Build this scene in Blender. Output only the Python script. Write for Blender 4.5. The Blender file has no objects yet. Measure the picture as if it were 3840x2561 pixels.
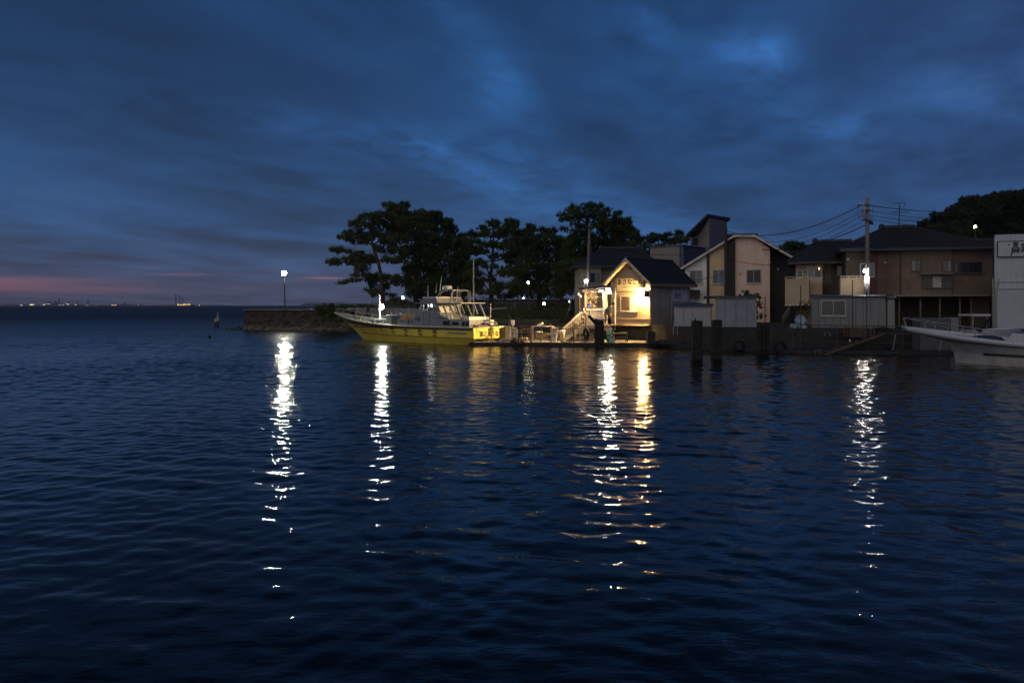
import bpy, math, random
import numpy as np
from mathutils import Vector, Matrix
from mathutils.bvhtree import BVHTree

SC = bpy.context.scene
COL = SC.collection
R = math.radians
PI = math.pi

# ------------------------------------------------------------------ camera
F, CX, HY, H = 2986.67, 1920.0, 1145.0, 2.6      # focal length in photo pixels, centre column, horizon row, eye height
cam_data = bpy.data.cameras.new('camera')
cam = bpy.data.objects.new('camera', cam_data)
COL.objects.link(cam)
cam_data.lens = 28.0
cam_data.sensor_width = 36.0
cam_data.shift_y = -135.5 / 3840.0
cam_data.clip_start = 0.1
cam_data.clip_end = 60000.0
cam.location = (0, 0, H)
cam.rotation_euler = (R(90), 0, 0)
SC.camera = cam

# ------------------------------------------------------------------ render settings
SC.view_settings.view_transform = 'Standard'
SC.view_settings.look = 'None'
SC.view_settings.exposure = 0.0
SC.view_settings.gamma = 1.0
SC.view_settings.use_curve_mapping = False
SC.render.engine = 'CYCLES'
SC.cycles.use_denoising = True
try:
    SC.cycles.denoiser = 'OPENIMAGEDENOISE'
except Exception:
    pass
SC.cycles.max_bounces = 5
SC.cycles.diffuse_bounces = 2
SC.cycles.glossy_bounces = 3
SC.cycles.transmission_bounces = 3
SC.cycles.volume_bounces = 0
SC.cycles.sample_clamp_indirect = 4.0
SC.cycles.sample_clamp_direct = 0.0
SC.cycles.caustics_reflective = False
SC.cycles.caustics_refractive = False
SC.cycles.blur_glossy = 0.3


def s2l(r, g, b):
    def c(v):
        v /= 255.0
        return v / 12.92 if v <= 0.04045 else ((v + 0.055) / 1.055) ** 2.4
    return (c(r), c(g), c(b))


def AZ(px):
    return math.atan((px - CX) / F)


def EL(px, py):
    d = math.hypot(F, px - CX)
    return math.atan((HY - py) / d)


# ------------------------------------------------------------------ world: dusk sky with layered cloud
SUN_EL, SUN_ROT = R(-3.0), R(-38.0)
world = bpy.data.worlds.new('World')
SC.world = world
world.use_nodes = True
wn = world.node_tree
world.cycles.sampling_method = 'MANUAL'
world.cycles.sample_map_resolution = 256
wn.nodes.clear()


class NB:
    """small helper that writes node expressions"""
    def __init__(self, nt):
        self.nt = nt

    def n(self, t, **kw):
        nd = self.nt.nodes.new(t)
        for k, v in kw.items():
            setattr(nd, k, v)
        return nd

    def put(self, sock, v):
        if isinstance(v, bpy.types.NodeSocket):
            self.nt.links.new(v, sock)
        elif v is not None:
            sock.default_value = v

    def m(self, op, a, b=None, c=None, clamp=False):
        nd = self.n('ShaderNodeMath', operation=op, use_clamp=clamp)
        self.put(nd.inputs[0], a)
        self.put(nd.inputs[1], b)
        if c is not None:
            self.put(nd.inputs[2], c)
        return nd.outputs[0]

    def mix(self, f, a, b, blend='MIX'):
        nd = self.n('ShaderNodeMix', data_type='RGBA', blend_type=blend)
        self.put(nd.inputs['Factor'], f)
        ia = [s for s in nd.inputs if s.name == 'A' and s.type == 'RGBA'][0]
        ib = [s for s in nd.inputs if s.name == 'B' and s.type == 'RGBA'][0]
        for s, v in ((ia, a), (ib, b)):
            if isinstance(v, tuple) and len(v) == 3:
                v = (*v, 1)
            self.put(s, v)
        return [s for s in nd.outputs if s.type == 'RGBA'][0]

    def ramp(self, f, stops):
        nd = self.n('ShaderNodeValToRGB')
        e = nd.color_ramp.elements
        while len(e) < len(stops):
            e.new(0.5)
        for i, (p, c) in enumerate(stops):
            e[i].position = p
            e[i].color = (*c, 1)
        self.put(nd.inputs[0], f)
        return nd.outputs[0]

    def mapr(self, v, a, b, c, d, smooth=False):
        nd = self.n('ShaderNodeMapRange')
        if smooth:
            nd.interpolation_type = 'SMOOTHSTEP'
        self.put(nd.inputs[0], v)
        for i, x in enumerate((a, b, c, d)):
            nd.inputs[i + 1].default_value = x
        return nd.outputs[0]

    def noise(self, vec, scale, detail=4, rough=0.5, dist=0.0, out=0):
        nd = self.n('ShaderNodeTexNoise')
        self.put(nd.inputs['Vector'], vec)
        nd.inputs['Scale'].default_value = scale
        nd.inputs['Detail'].default_value = detail
        nd.inputs['Roughness'].default_value = rough
        nd.inputs['Distortion'].default_value = dist
        return nd.outputs[out]

    def xyz(self, x, y, z):
        nd = self.n('ShaderNodeCombineXYZ')
        self.put(nd.inputs[0], x)
        self.put(nd.inputs[1], y)
        self.put(nd.inputs[2], z)
        return nd.outputs[0]


W = NB(wn)
tc = W.n('ShaderNodeTexCoord').outputs['Generated']
sep = W.n('ShaderNodeSeparateXYZ')
wn.links.new(tc, sep.inputs[0])
dx, dy, dz = sep.outputs
az = W.m('ARCTAN2', dx, dy)
el = W.m('ARCSINE', dz)
elc = W.m('MAXIMUM', el, 0.0)
# vertical gradient (degrees / 90)
grad = W.ramp(W.m('DIVIDE', elc, R(40)), [
    (0.00, s2l(70, 80, 108)), (0.035, s2l(62, 77, 110)), (0.07, s2l(47, 76, 117)), (0.13, s2l(36, 78, 126)),
    (0.28, s2l(31, 72, 121)), (0.55, s2l(25, 59, 101)), (1.0, s2l(17, 36, 60))])
# sky turns a little more violet grey towards the right of the view
violet = W.mapr(az, R(8), R(36), 0.0, 1.0, True)
grad = W.mix(W.m('MULTIPLY', violet, 0.45), grad, s2l(50, 75, 119))
# cloud sheet: parallel streets running away towards azimuth 28 degrees
den = W.m('ADD', W.m('MAXIMUM', dz, 0.0), 0.10)
ux, uy = W.m('DIVIDE', dx, den), W.m('DIVIDE', dy, den)
ca, sa = math.cos(R(28)), math.sin(R(28))
along = W.m('ADD', W.m('MULTIPLY', ux, sa), W.m('MULTIPLY', uy, ca))
across = W.m('SUBTRACT', W.m('MULTIPLY', ux, ca), W.m('MULTIPLY', uy, sa))
n1 = W.noise(W.xyz(W.m('MULTIPLY', along, 0.48), across, 3.7), 0.85, 3, 0.5, 0.5)
n2 = W.noise(W.xyz(W.m('MULTIPLY', along, 0.65), across, 9.1), 2.3, 4, 0.52, 0.3)
# fine strata close to the horizon
n3 = W.noise(W.xyz(W.m('MULTIPLY', az, 3.0), W.m('MULTIPLY', el, 42.0), 1.3), 1.6, 3, 0.5, 0.0)
n4 = W.noise(W.xyz(W.m('MULTIPLY', along, 0.8), across, 5.2), 6.0, 4, 0.55, 0.3)
cl = W.m('ADD', W.m('ADD', W.m('MULTIPLY', n1, 0.54), W.m('MULTIPLY', n2, 0.32)), W.m('MULTIPLY', n4, 0.14))
cf = W.mapr(cl, 0.38, 0.64, 0.60, 1.38)
low = W.mapr(el, R(1.0), R(9.0), 1.0, 0.0, True)
cf = W.m('MULTIPLY', cf, W.m('ADD', 1.0, W.m('MULTIPLY', low, W.m('MULTIPLY', W.m('SUBTRACT', n3, 0.5), 0.7))))


azel = W.xyz(az, el, 0.0)


def blob(px, py, sx, sy, rot, amp, prev):
    """a soft cloud gap in azimuth / elevation; sizes in photo pixels at its place; returns prev + amp * gap"""
    a0, e0 = AZ(px), EL(px, py)
    k = math.cos(a0)
    mp_ = W.n('ShaderNodeMapping', vector_type='TEXTURE')
    wn.links.new(azel, mp_.inputs[0])
    mp_.inputs['Location'].default_value = (a0, e0, 0)
    mp_.inputs['Rotation'].default_value = (0, 0, rot)
    mp_.inputs['Scale'].default_value = (sx / F * k, sy / F * k, 1)
    dt = W.n('ShaderNodeVectorMath', operation='DOT_PRODUCT')
    wn.links.new(mp_.outputs[0], dt.inputs[0])
    wn.links.new(mp_.outputs[0], dt.inputs[1])
    return W.m('MULTIPLY_ADD', W.m('POWER', 0.36788, dt.outputs['Value']), amp, prev)


acc = 0.0
for (px, py, sx, sy, rot, amp) in [
        (1520, 540, 260, 55, -0.10, 0.42), (1530, 535, 60, 26, 0.0, 0.55), (1060, 480, 330, 45, -0.16, 0.20),
        (1900, 320, 110, 90, -0.6, 0.45), (1760, 130, 420, 90, -0.85, 0.28), (2410, 60, 100, 60, -0.5, 0.60),
        (2830, 190, 170, 110, -0.75, 0.38), (2900, 185, 55, 40, -0.6, 0.40), (2700, 260, 480, 260, -0.5, 0.18),
        (3110, 480, 150, 60, -0.1, 0.38), (1950, 660, 520, 130, -0.3, 0.30), (2500, 640, 300, 80, -0.35, -0.12),
        (3600, 330, 330, 260, 0.0, 0.16), (2060, 420, 260, 90, -0.7, -0.20), (600, 130, 700, 110, -0.05, -0.20),
        (1500, 390, 420, 70, -0.18, -0.16), (3150, 230, 260, 110, -0.6, -0.16)]:
    acc = blob(px, py, sx, sy, rot, amp, acc)
rag = W.mapr(W.m('ADD', W.m('MULTIPLY', n2, 0.45), W.m('MULTIPLY', n4, 0.55)), 0.36, 0.64, 0.1, 1.9)
cf = W.m('MULTIPLY', cf, W.m('ADD', 1.0, W.m('MULTIPLY', acc, rag)))
cf = W.m('MULTIPLY', cf, W.mapr(az, R(-30), R(6), 0.86, 1.03, True))
skycol = W.mix(1.0, grad, cf, 'MULTIPLY')
# after-glow under the cloud edge
glow = 0.0
for (px, py, sx, sy, amp) in [
        (0, 1050, 300, 13, 0.50), (60, 1078, 330, 20, 0.42), (420, 1088, 240, 14, 0.14), (690, 1030, 90, 3.5, 0.30),
        (1215, 1043, 75, 3.5, 0.75), (930, 1080, 90, 5, 0.16), (-700, 1066, 420, 30, 0.4)]:
    glow = blob(px, py, sx, sy, 0.0, amp, glow)
glow = W.m('MULTIPLY', glow, W.mapr(n3, 0.25, 0.75, 0.5, 1.35))
skycol = W.mix(W.m('MINIMUM', glow, 1.0), skycol, s2l(166, 104, 118))
nish = W.n('ShaderNodeTexSky')
nish.sky_type = 'NISHITA'
nish.sun_disc = False
nish.sun_elevation = SUN_EL
nish.sun_rotation = SUN_ROT
bg1 = W.n('ShaderNodeBackground')
wn.links.new(nish.outputs[0], bg1.inputs[0])
bg1.inputs[1].default_value = 0.05
bg2 = W.n('ShaderNodeBackground')
wn.links.new(skycol, bg2.inputs[0])
bg2.inputs[1].default_value = 1.0
add = W.n('ShaderNodeAddShader')
wn.links.new(bg1.outputs[0], add.inputs[0])
wn.links.new(bg2.outputs[0], add.inputs[1])
wo = W.n('ShaderNodeOutputWorld')
wn.links.new(add.outputs[0], wo.inputs[0])

# the last light of the sky, very weak and very soft
sun_data = bpy.data.lights.new('sun', 'SUN')
sun_data.energy = 0.66
sun_data.angle = R(70)
sun_data.color = (1.0, 0.88, 0.78)
sun = bpy.data.objects.new('sun', sun_data)
COL.objects.link(sun)
sun.rotation_euler = Vector((0.45, 0.85, -0.42)).to_track_quat('-Z', 'Y').to_euler()

# ------------------------------------------------------------------ materials
MATS = {}


def mat(name, col, rough=0.7, metal=0.0, var=0.15, scale=3.0, bump=0.0, bscale=20.0, spec=0.4,
        siding=None, seams=None, col2=None, streak=0.0):
    """painted / weathered surface; siding=(axis, period m, depth) lap lines, seams=(axis, period m)"""
    if name in MATS:
        return MATS[name]
    m = bpy.data.materials.new(name)
    m.use_nodes = True
    nt = m.node_tree
    nt.nodes.clear()
    B = NB(nt)
    bs = B.n('ShaderNodeBsdfPrincipled')
    out = B.n('ShaderNodeOutputMaterial')
    nt.links.new(bs.outputs[0], out.inputs[0])
    bs.inputs['Roughness'].default_value = rough
    bs.inputs['Metallic'].default_value = metal
    bs.inputs['Specular IOR Level'].default_value = spec
    co = B.n('ShaderNodeTexCoord').outputs['Object']
    nz = B.noise(co, scale, 5, 0.6)
    f = B.mapr(nz, 0.3, 0.7, 0.0, 1.0)
    lo = tuple(max(0, c * (1 - var)) for c in col)
    hi = tuple(min(1, c * (1 + var)) for c in col)
    c = B.mix(f, lo, hi if col2 is None else col2)
    if streak > 0:
        mp = B.n('ShaderNodeMapping')
        mp.inputs['Scale'].default_value = (6, 6, 0.5)
        nt.links.new(co, mp.inputs[0])
        sn = B.noise(mp.outputs[0], 1.5, 4, 0.6)
        c = B.mix(B.mapr(sn, 0.5, 0.75, 0.0, streak), c, tuple(v * 0.35 for v in col))
    hgt = None
    if siding or seams:
        ax, per = (siding or seams)[:2]
        sp = B.n('ShaderNodeSeparateXYZ')
        nt.links.new(co, sp.inputs[0])
        v = sp.outputs['XYZ'.index(ax)]
        fr = B.m('FRACT', B.m('DIVIDE', v, per))
        if siding:
            hgt = fr
            line = B.m('LESS_THAN', fr, 0.14)
        else:
            line = B.m('LESS_THAN', fr, 0.10)
            hgt = B.m('SUBTRACT', 1.0, line)
        c = B.mix(B.m('MULTIPLY', line, 0.35), c, tuple(x * 0.4 for x in col))
    nt.links.new(c, bs.inputs['Base Color'])
    if bump > 0 or hgt is not None:
        bp = B.n('ShaderNodeBump')
        bp.inputs['Strength'].default_value = 0.6
        bp.inputs['Distance'].default_value = bump if bump > 0 else 0.015
        h = B.noise(co, bscale, 5, 0.6)
        if hgt is not None:
            h = B.m('ADD', B.m('MULTIPLY', h, 0.4), hgt)
        nt.links.new(h, bp.inputs['Height'])
        nt.links.new(bp.outputs[0], bs.inputs['Normal'])
    MATS[name] = m
    return m


def glow_mat(name, col, strength):
    if name in MATS:
        return MATS[name]
    m = bpy.data.materials.new(name)
    m.use_nodes = True
    nt = m.node_tree
    nt.nodes.clear()
    e = nt.nodes.new('ShaderNodeEmission')
    e.inputs[0].default_value = (*col, 1)
    e.inputs[1].default_value = strength
    o = nt.nodes.new('ShaderNodeOutputMaterial')
    nt.links.new(e.outputs[0], o.inputs[0])
    MATS[name] = m
    return m


def glass_mat(name, col, rough=0.08):
    """window glass seen from outside: dark, reflective"""
    if name in MATS:
        return MATS[name]
    m = mat(name, col, max(rough, .16), 0.0, 0.2, 0.8, spec=0.7)
    return m


# ------------------------------------------------------------------ mesh builder
class MB:
    def __init__(self):
        self.v, self.f = [], []

    def add(self, verts, faces):
        o = len(self.v)
        self.v += [tuple(p) for p in verts]
        self.f += [tuple(i + o for i in fc) for fc in faces]
        return self

    def box(self, c, s, rz=0.0, M=None):
        hx, hy, hz = s[0] / 2, s[1] / 2, s[2] / 2
        vs = [Vector((x, y, z)) for x in (-hx, hx) for y in (-hy, hy) for z in (-hz, hz)]
        if M is not None:
            vs = [M @ p for p in vs]
        if rz:
            m = Matrix.Rotation(rz, 3, 'Z')
            vs = [m @ p for p in vs]
        c = Vector(c)
        return self.add([p + c for p in vs], [(0, 1, 3, 2), (4, 6, 7, 5), (0, 4, 5, 1), (2, 3, 7, 6), (0, 2, 6, 4), (1, 5, 7, 3)])

    def b2(self, lo, hi):
        return self.box([(a + b) / 2 for a, b in zip(lo, hi)], [abs(b - a) for a, b in zip(lo, hi)])

    def bar(self, a, b, w, t=None, up=(0, 0, 1)):
        """rectangular bar from a to b, w wide, t thick"""
        a, b = Vector(a), Vector(b)
        t = w if t is None else t
        d = (b - a)
        L = d.length
        if L < 1e-6:
            return self
        d.normalize()
        u = Vector(up)
        if abs(d.dot(u)) > 0.98:
            u = Vector((1, 0, 0))
        s = d.cross(u).normalized()
        n = s.cross(d).normalized()
        vs = []
        for e in (a, b):
            for i, j in ((-1, -1), (1, -1), (1, 1), (-1, 1)):
                vs.append(e + s * (i * w / 2) + n * (j * t / 2))
        return self.add(vs, [(0, 3, 2, 1), (4, 5, 6, 7), (0, 1, 5, 4), (1, 2, 6, 5), (2, 3, 7, 6), (3, 0, 4, 7)])

    def tube(self, pts, r, n=6, r2=None):
        pts = [Vector(p) for p in pts]
        k = len(pts)
        rings = []
        for i, p in enumerate(pts):
            d = (pts[min(i + 1, k - 1)] - pts[max(i - 1, 0)])
            if d.length < 1e-9:
                d = Vector((0, 0, 1))
            d.normalize()
            u = Vector((0, 0, 1)) if abs(d.z) < 0.9 else Vector((1, 0, 0))
            s = d.cross(u).normalized()
            t = s.cross(d).normalized()
            if isinstance(r, (list, tuple)):
                rr = r[i]
            else:
                rr = r if r2 is None else r + (r2 - r) * i / max(1, k - 1)
            rings.append([p + s * (rr * math.cos(2 * PI * j / n)) + t * (rr * math.sin(2 * PI * j / n)) for j in range(n)])
        vs = [p for rg in rings for p in rg]
        fs = []
        for i in range(k - 1):
            for j in range(n):
                fs.append((i * n + j, i * n + (j + 1) % n, (i + 1) * n + (j + 1) % n, (i + 1) * n + j))
        fs.append(tuple(range(n - 1, -1, -1)))
        fs.append(tuple((k - 1) * n + j for j in range(n)))
        return self.add(vs, fs)

    def lathe(self, base, prof, n=12):
        """profile [(r, z)...] turned about the vertical through base"""
        b = Vector(base)
        vs, fs = [], []
        for r, z in prof:
            for j in range(n):
                vs.append(b + Vector((r * math.cos(2 * PI * j / n), r * math.sin(2 * PI * j / n), z)))
        for i in range(len(prof) - 1):
            for j in range(n):
                fs.append((i * n + j, i * n + (j + 1) % n, (i + 1) * n + (j + 1) % n, (i + 1) * n + j))
        fs.append(tuple(range(n - 1, -1, -1)))
        fs.append(tuple((len(prof) - 1) * n + j for j in range(n)))
        return self.add(vs, fs)

    def prism(self, poly, off):
        """polygon (3-D points) extruded by vector off"""
        off = Vector(off)
        p = [Vector(q) for q in poly]
        n = len(p)
        vs = p + [q + off for q in p]
        fs = [tuple(range(n - 1, -1, -1)), tuple(range(n, 2 * n))]
        for i in range(n):
            j = (i + 1) % n
            fs.append((i, j, n + j, n + i))
        return self.add(vs, fs)

    def torus(self, c, rad, r, axis=(0, 1, 0), n=18, k=6):
        ax = Vector(axis).normalized()
        u = ax.cross(Vector((0, 0, 1)) if abs(ax.z) < 0.9 else Vector((1, 0, 0))).normalized()
        w = ax.cross(u)
        c = Vector(c)
        vs, fs = [], []
        for i in range(n):
            a = 2 * PI * i / n
            dr = u * math.cos(a) + w * math.sin(a)
            for j in range(k):
                b = 2 * PI * j / k
                vs.append(c + dr * (rad + r * math.cos(b)) + ax * (r * math.sin(b)))
        for i in range(n):
            for j in range(k):
                fs.append((i * k + j, i * k + (j + 1) % k, ((i + 1) % n) * k + (j + 1) % k, ((i + 1) % n) * k + j))
        return self.add(vs, fs)

    def ball(self, c, r, nu=10, nv=6):
        rx, ry, rz = r if isinstance(r, (tuple, list)) else (r, r, r)
        c = Vector(c)
        vs, fs = [c + Vector((0, 0, rz))], []
        for i in range(1, nv):
            t = PI * i / nv
            for j in range(nu):
                p = 2 * PI * j / nu
                vs.append(c + Vector((rx * math.sin(t) * math.cos(p), ry * math.sin(t) * math.sin(p), rz * math.cos(t))))
        vs.append(c - Vector((0, 0, rz)))
        for j in range(nu):
            fs.append((0, 1 + j, 1 + (j + 1) % nu))
            fs.append((len(vs) - 1, 1 + (nv - 2) * nu + (j + 1) % nu, 1 + (nv - 2) * nu + j))
        for i in range(nv - 2):
            for j in range(nu):
                a = 1 + i * nu
                fs.append((a + j, a + nu + j, a + nu + (j + 1) % nu, a + (j + 1) % nu))
        return self.add(vs, fs)

    def build(self, name, material, parent=None, smooth=False, kind=None, label=None, world=True, bevel=0.0):
        """link as one mesh object; vertices given in world space unless world=False (then in the parent's frame)"""
        me = bpy.data.meshes.new(name)
        vs = self.v
        if parent is not None and world:
            Mi = world_matrix(parent).inverted()
            vs = [Mi @ Vector(p) for p in vs]
        org = Vector((0, 0, 0))
        if parent is None and vs:
            xs = [p[0] for p in vs]
            ys = [p[1] for p in vs]
            zs = [p[2] for p in vs]
            org = Vector(((min(xs) + max(xs)) / 2, (min(ys) + max(ys)) / 2, min(zs)))
            vs = [Vector(p) - org for p in vs]
        me.from_pydata([tuple(p) for p in vs], [], self.f)
        me.validate(verbose=False)
        if smooth:
            me.polygons.foreach_set('use_smooth', [True] * len(me.polygons))
        me.materials.append(material)
        me.update()
        o = bpy.data.objects.new(name, me)
        o.location = org
        COL.objects.link(o)
        if parent is not None:
            o.parent = parent
        if kind:
            o['kind'] = kind
        if label:
            o['label'] = label
        if bevel > 0:
            bv = o.modifiers.new('bevel', 'BEVEL')
            bv.width = bevel
            bv.segments = 2
            bv.limit_method = 'ANGLE'
        return o


def world_matrix(o):
    m = o.matrix_basis.copy()
    while o.parent is not None:
        o = o.parent
        m = o.matrix_basis @ m
    return m


def thing(name, label, cat, loc=(0, 0, 0), rz=0.0, group=None):
    o = bpy.data.objects.new(name, None)
    o.empty_display_size = 0.2
    COL.objects.link(o)
    o.location = loc
    o.rotation_euler = (0, 0, rz)
    return tag(o, label, cat, group)


def tag(o, label, cat, group=None):
    o['label'] = label
    o['category'] = cat
    if group:
        o['group'] = group
    return o


def struct(o):
    o['kind'] = 'structure'
    return o


def copy_thing(root, loc, rz=None, label=None):
    r = root.copy()
    COL.objects.link(r)
    r.location = loc
    if rz is not None:
        r.rotation_euler = (0, 0, rz)
    if label:
        r['label'] = label
    for ch in list(root.children):
        c = ch.copy()
        COL.objects.link(c)
        c.parent = r
        for g in list(ch.children):
            d = g.copy()
            COL.objects.link(d)
            d.parent = c
    return r


def P(px, py, Y):
    return Vector(((px - CX) * Y / F, Y, H + (HY - py) * Y / F))


def XP(px, Y):
    return (px - CX) * Y / F


def ZP(py, Y):
    return H + (HY - py) * Y / F


FONT_OBJ = None


def text_mesh(s, size, depth=0.0, bold=0.0):
    """mesh of a line of writing, centred, in the XY plane"""
    cu = bpy.data.curves.new('lettering', 'FONT')
    cu.body = s
    cu.size = size
    cu.align_x = 'CENTER'
    cu.align_y = 'CENTER'
    cu.extrude = depth
    cu.offset = bold
    cu.resolution_u = 2
    ob = bpy.data.objects.new('lettering', cu)
    COL.objects.link(ob)
    bpy.context.view_layer.update()
    dg = bpy.context.evaluated_depsgraph_get()
    me = bpy.data.meshes.new_from_object(ob.evaluated_get(dg))
    bpy.data.objects.remove(ob)
    return me


def lettering(s, size, material, parent, origin, right, up, name='lettering', bold=0.0, sx=1.0, fn=None):
    """writing laid on a surface: origin (centre), right and up directions in the parent's frame; fn bends it onto a hull"""
    me = text_mesh(s, size, 0.0, bold)
    o_, r_, u_ = Vector(origin), Vector(right).normalized(), Vector(up).normalized()
    for v in me.vertices:
        p = o_ + r_ * (v.co.x * sx) + u_ * v.co.y
        v.co = fn(v.co.x * sx, v.co.y) if fn else p
    me.materials.clear()
    me.materials.append(material)
    ob = bpy.data.objects.new(name, me)
    COL.objects.link(ob)
    ob.parent = parent
    return ob


rng = random.Random(7)

# ------------------------------------------------------------------ common materials
M_CONC = mat('concrete', (0.20, 0.19, 0.175), 0.9, 0, 0.3, 1.2, 0.02, 12, streak=0.4)
M_CONC_D = mat('wet_concrete', (0.035, 0.033, 0.030), 0.8, 0, 0.4, 1.6, 0.04, 7, streak=0.5)
M_STONE_D = mat('sea_wall_stone', (0.055, 0.046, 0.036), 0.9, 0, 0.5, 1.8, 0.10, 4)
M_EARTH = mat('park_ground', (0.05, 0.055, 0.03), 0.95, 0, 0.4, 0.6, 0.03, 9)
M_WOOD = mat('weathered_timber', (0.16, 0.11, 0.07), 0.8, 0, 0.35, 4, 0.01, 25, streak=0.4)
M_WOOD_D = mat('tarred_timber', (0.022, 0.019, 0.016), 0.85, 0, 0.5, 5, 0.03, 14, streak=0.5)
M_WOOD_L = mat('pale_timber', (0.42, 0.31, 0.18), 0.75, 0, 0.2, 4, 0.005, 30)
M_STEEL = mat('galvanised_steel', (0.30, 0.29, 0.27), 0.5, 0.4, 0.3, 8)
M_STEEL_D = mat('rusty_steel', (0.10, 0.075, 0.055), 0.75, 0.3, 0.5, 9)
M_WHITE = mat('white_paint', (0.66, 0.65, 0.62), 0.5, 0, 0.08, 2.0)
M_WHITE_W = mat('weathered_white_paint', (0.55, 0.55, 0.54), 0.6, 0, 0.15, 2.5, streak=0.3)
M_GREYP = mat('grey_plastic', (0.25, 0.26, 0.27), 0.55, 0, 0.2, 3)
M_BLACK = mat('black_rubber', (0.012, 0.012, 0.013), 0.7, 0, 0.3, 6)
M_CABLE = mat('cable', (0.008, 0.008, 0.009), 0.8, 0, 0.1, 6)
M_GLASS = glass_mat('dark_window_glass', (0.012, 0.013, 0.016))
M_GLASS_C = glass_mat('curtained_glass', (0.12, 0.125, 0.12), 0.25)
M_BARK = mat('pine_bark', (0.055, 0.038, 0.027), 0.95, 0, 0.4, 5, 0.03, 14)
M_NEEDLE = mat('pine_needles', (0.042, 0.068, 0.015), 0.7, 0, 0.45, 0.7)
M_LEAF = mat('broad_leaves', (0.050, 0.085, 0.022), 0.6, 0, 0.5, 0.8)
M_HEDGE = mat('hedge_leaves', (0.055, 0.080, 0.025), 0.7, 0, 0.55, 1.1)
M_GRASS = mat('grass_blades', (0.05, 0.085, 0.02), 0.7, 0, 0.4, 1.0)

# ------------------------------------------------------------------ water
def make_water():
    fine = np.radians(np.arange(-38.0, 38.001, 0.15))
    coarse = np.radians(np.linspace(38, 322, 44)[1:-1])
    ang = np.concatenate([fine, coarse])
    rad = [2.2]
    while rad[-1] < 14:
        rad.append(rad[-1] * 1.0043)
    while rad[-1] < 96:
        rad.append(rad[-1] * 1.0021)
    while rad[-1] < 30000:
        rad.append(rad[-1] * min(1.16, 1.004 + (rad[-1] - 96) * 0.0006))
    rad = np.array(rad)
    nr, na = len(rad), len(ang)
    A, Rr = np.meshgrid(ang, rad)
    X, Y = Rr * np.sin(A), Rr * np.cos(A)
    Z = np.zeros_like(X)
    rs = np.random.RandomState(11)
    N = 110
    lam = np.exp(rs.uniform(math.log(0.10), math.log(3.2), N))
    th = R(255) + rs.normal(0, 0.75, N)               # wind chop coming in from the open water
    ph = rs.uniform(0, 2 * PI, N)
    wgt = np.exp(-((np.log(lam) - math.log(0.48)) / 0.85) ** 2) + 0.10
    slope = 0.060 * math.sqrt(2) * wgt / math.sqrt((wgt ** 2).sum())
    gust = 1.0 + 0.35 * np.sin(X * 0.21 + 1.3) * np.sin(Y * 0.13 + 0.4) + 0.2 * np.sin(X * 0.07 - Y * 0.31)
    sp = Rr * np.where(Rr < 14, 0.0043, 0.0026)
    chop = 0.78 + 0.30 * np.clip((Rr - 6) / 12, 0, 1) + 1.35 * np.clip((Rr - 14) / 50, 0, 1)
    for l, t, p, s in zip(lam, th, ph, slope):
        k = 2 * PI / l
        w = np.clip((l / sp - 2.5) / 2.5, 0, 1)
        arg = k * (math.cos(t) * X + math.sin(t) * Y) + p
        Z += w * (s / k) * np.sin(arg + 0.25 * np.sin(arg))
    Z *= gust * chop
    Z *= np.clip((118 - Rr) / 22, 0, 1)
    vs = np.stack([X, Y, Z], -1).reshape(-1, 3)
    vs = np.concatenate([vs, [[0, 0, 0]]])
    i = np.arange(nr - 1)[:, None] * na
    j = np.arange(na)[None, :]
    jn = (j + 1) % na
    q = np.stack([i + j, i + na + j, i + na + jn, i + jn], -1).reshape(-1, 4)
    c = len(vs) - 1
    tri = np.array([[c, a, (a + 1) % na] for a in range(na)])
    me = bpy.data.meshes.new('water')
    me.vertices.add(len(vs))
    me.vertices.foreach_set('co', vs.astype(np.float32).ravel())
    nl = q.size + tri.size
    me.loops.add(nl)
    me.loops.foreach_set('vertex_index', np.concatenate([q.ravel(), tri.ravel()]).astype(np.int32))
    np_ = len(q) + len(tri)
    me.polygons.add(np_)
    st = np.concatenate([np.arange(len(q)) * 4, q.size + np.arange(len(tri)) * 3])
    me.polygons.foreach_set('loop_start', st.astype(np.int32))
    me.update(calc_edges=True)
    me.validate()
    me.polygons.foreach_set('use_smooth', [True] * len(me.polygons))
    m = bpy.data.materials.new('sea_water')
    m.use_nodes = True
    nt = m.node_tree
    nt.nodes.clear()
    B = NB(nt)
    bs = B.n('ShaderNodeBsdfPrincipled')
    o_ = B.n('ShaderNodeOutputMaterial')
    nt.links.new(bs.outputs[0], o_.inputs[0])
    bs.inputs['Base Color'].default_value = (0.0004, 0.0010, 0.0020, 1)
    bs.inputs['IOR'].default_value = 1.333
    geo = B.n('ShaderNodeNewGeometry').outputs['Position']
    ln = B.n('ShaderNodeVectorMath', operation='LENGTH')
    nt.links.new(geo, ln.inputs[0])
    dist = ln.outputs['Value']
    # chop finer than the mesh can hold becomes roughness
    rg = B.mapr(dist, 10.0, 80.0, 0.05, 0.20)
    rg = B.m('ADD', rg, B.mapr(dist, 55.0, 190.0, 0.0, 0.30))
    nt.links.new(rg, bs.inputs['Roughness'])
    mp = B.n('ShaderNodeMapping')
    mp.inputs['Scale'].default_value = (1.0, 1.7, 1.0)
    nt.links.new(geo, mp.inputs[0])
    h = B.noise(mp.outputs[0], 5.5, 3, 0.55)
    bp = B.n('ShaderNodeBump')
    bp.inputs['Distance'].default_value = 0.013
    nt.links.new(B.mapr(dist, 4.0, 60.0, 0.55, 0.15), bp.inputs['Strength'])
    nt.links.new(h, bp.inputs['Height'])
    nt.links.new(bp.outputs[0], bs.inputs['Normal'])
    me.materials.append(m)
    ob = bpy.data.objects.new('water', me)
    COL.objects.link(ob)
    struct(ob)


make_water()

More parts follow.
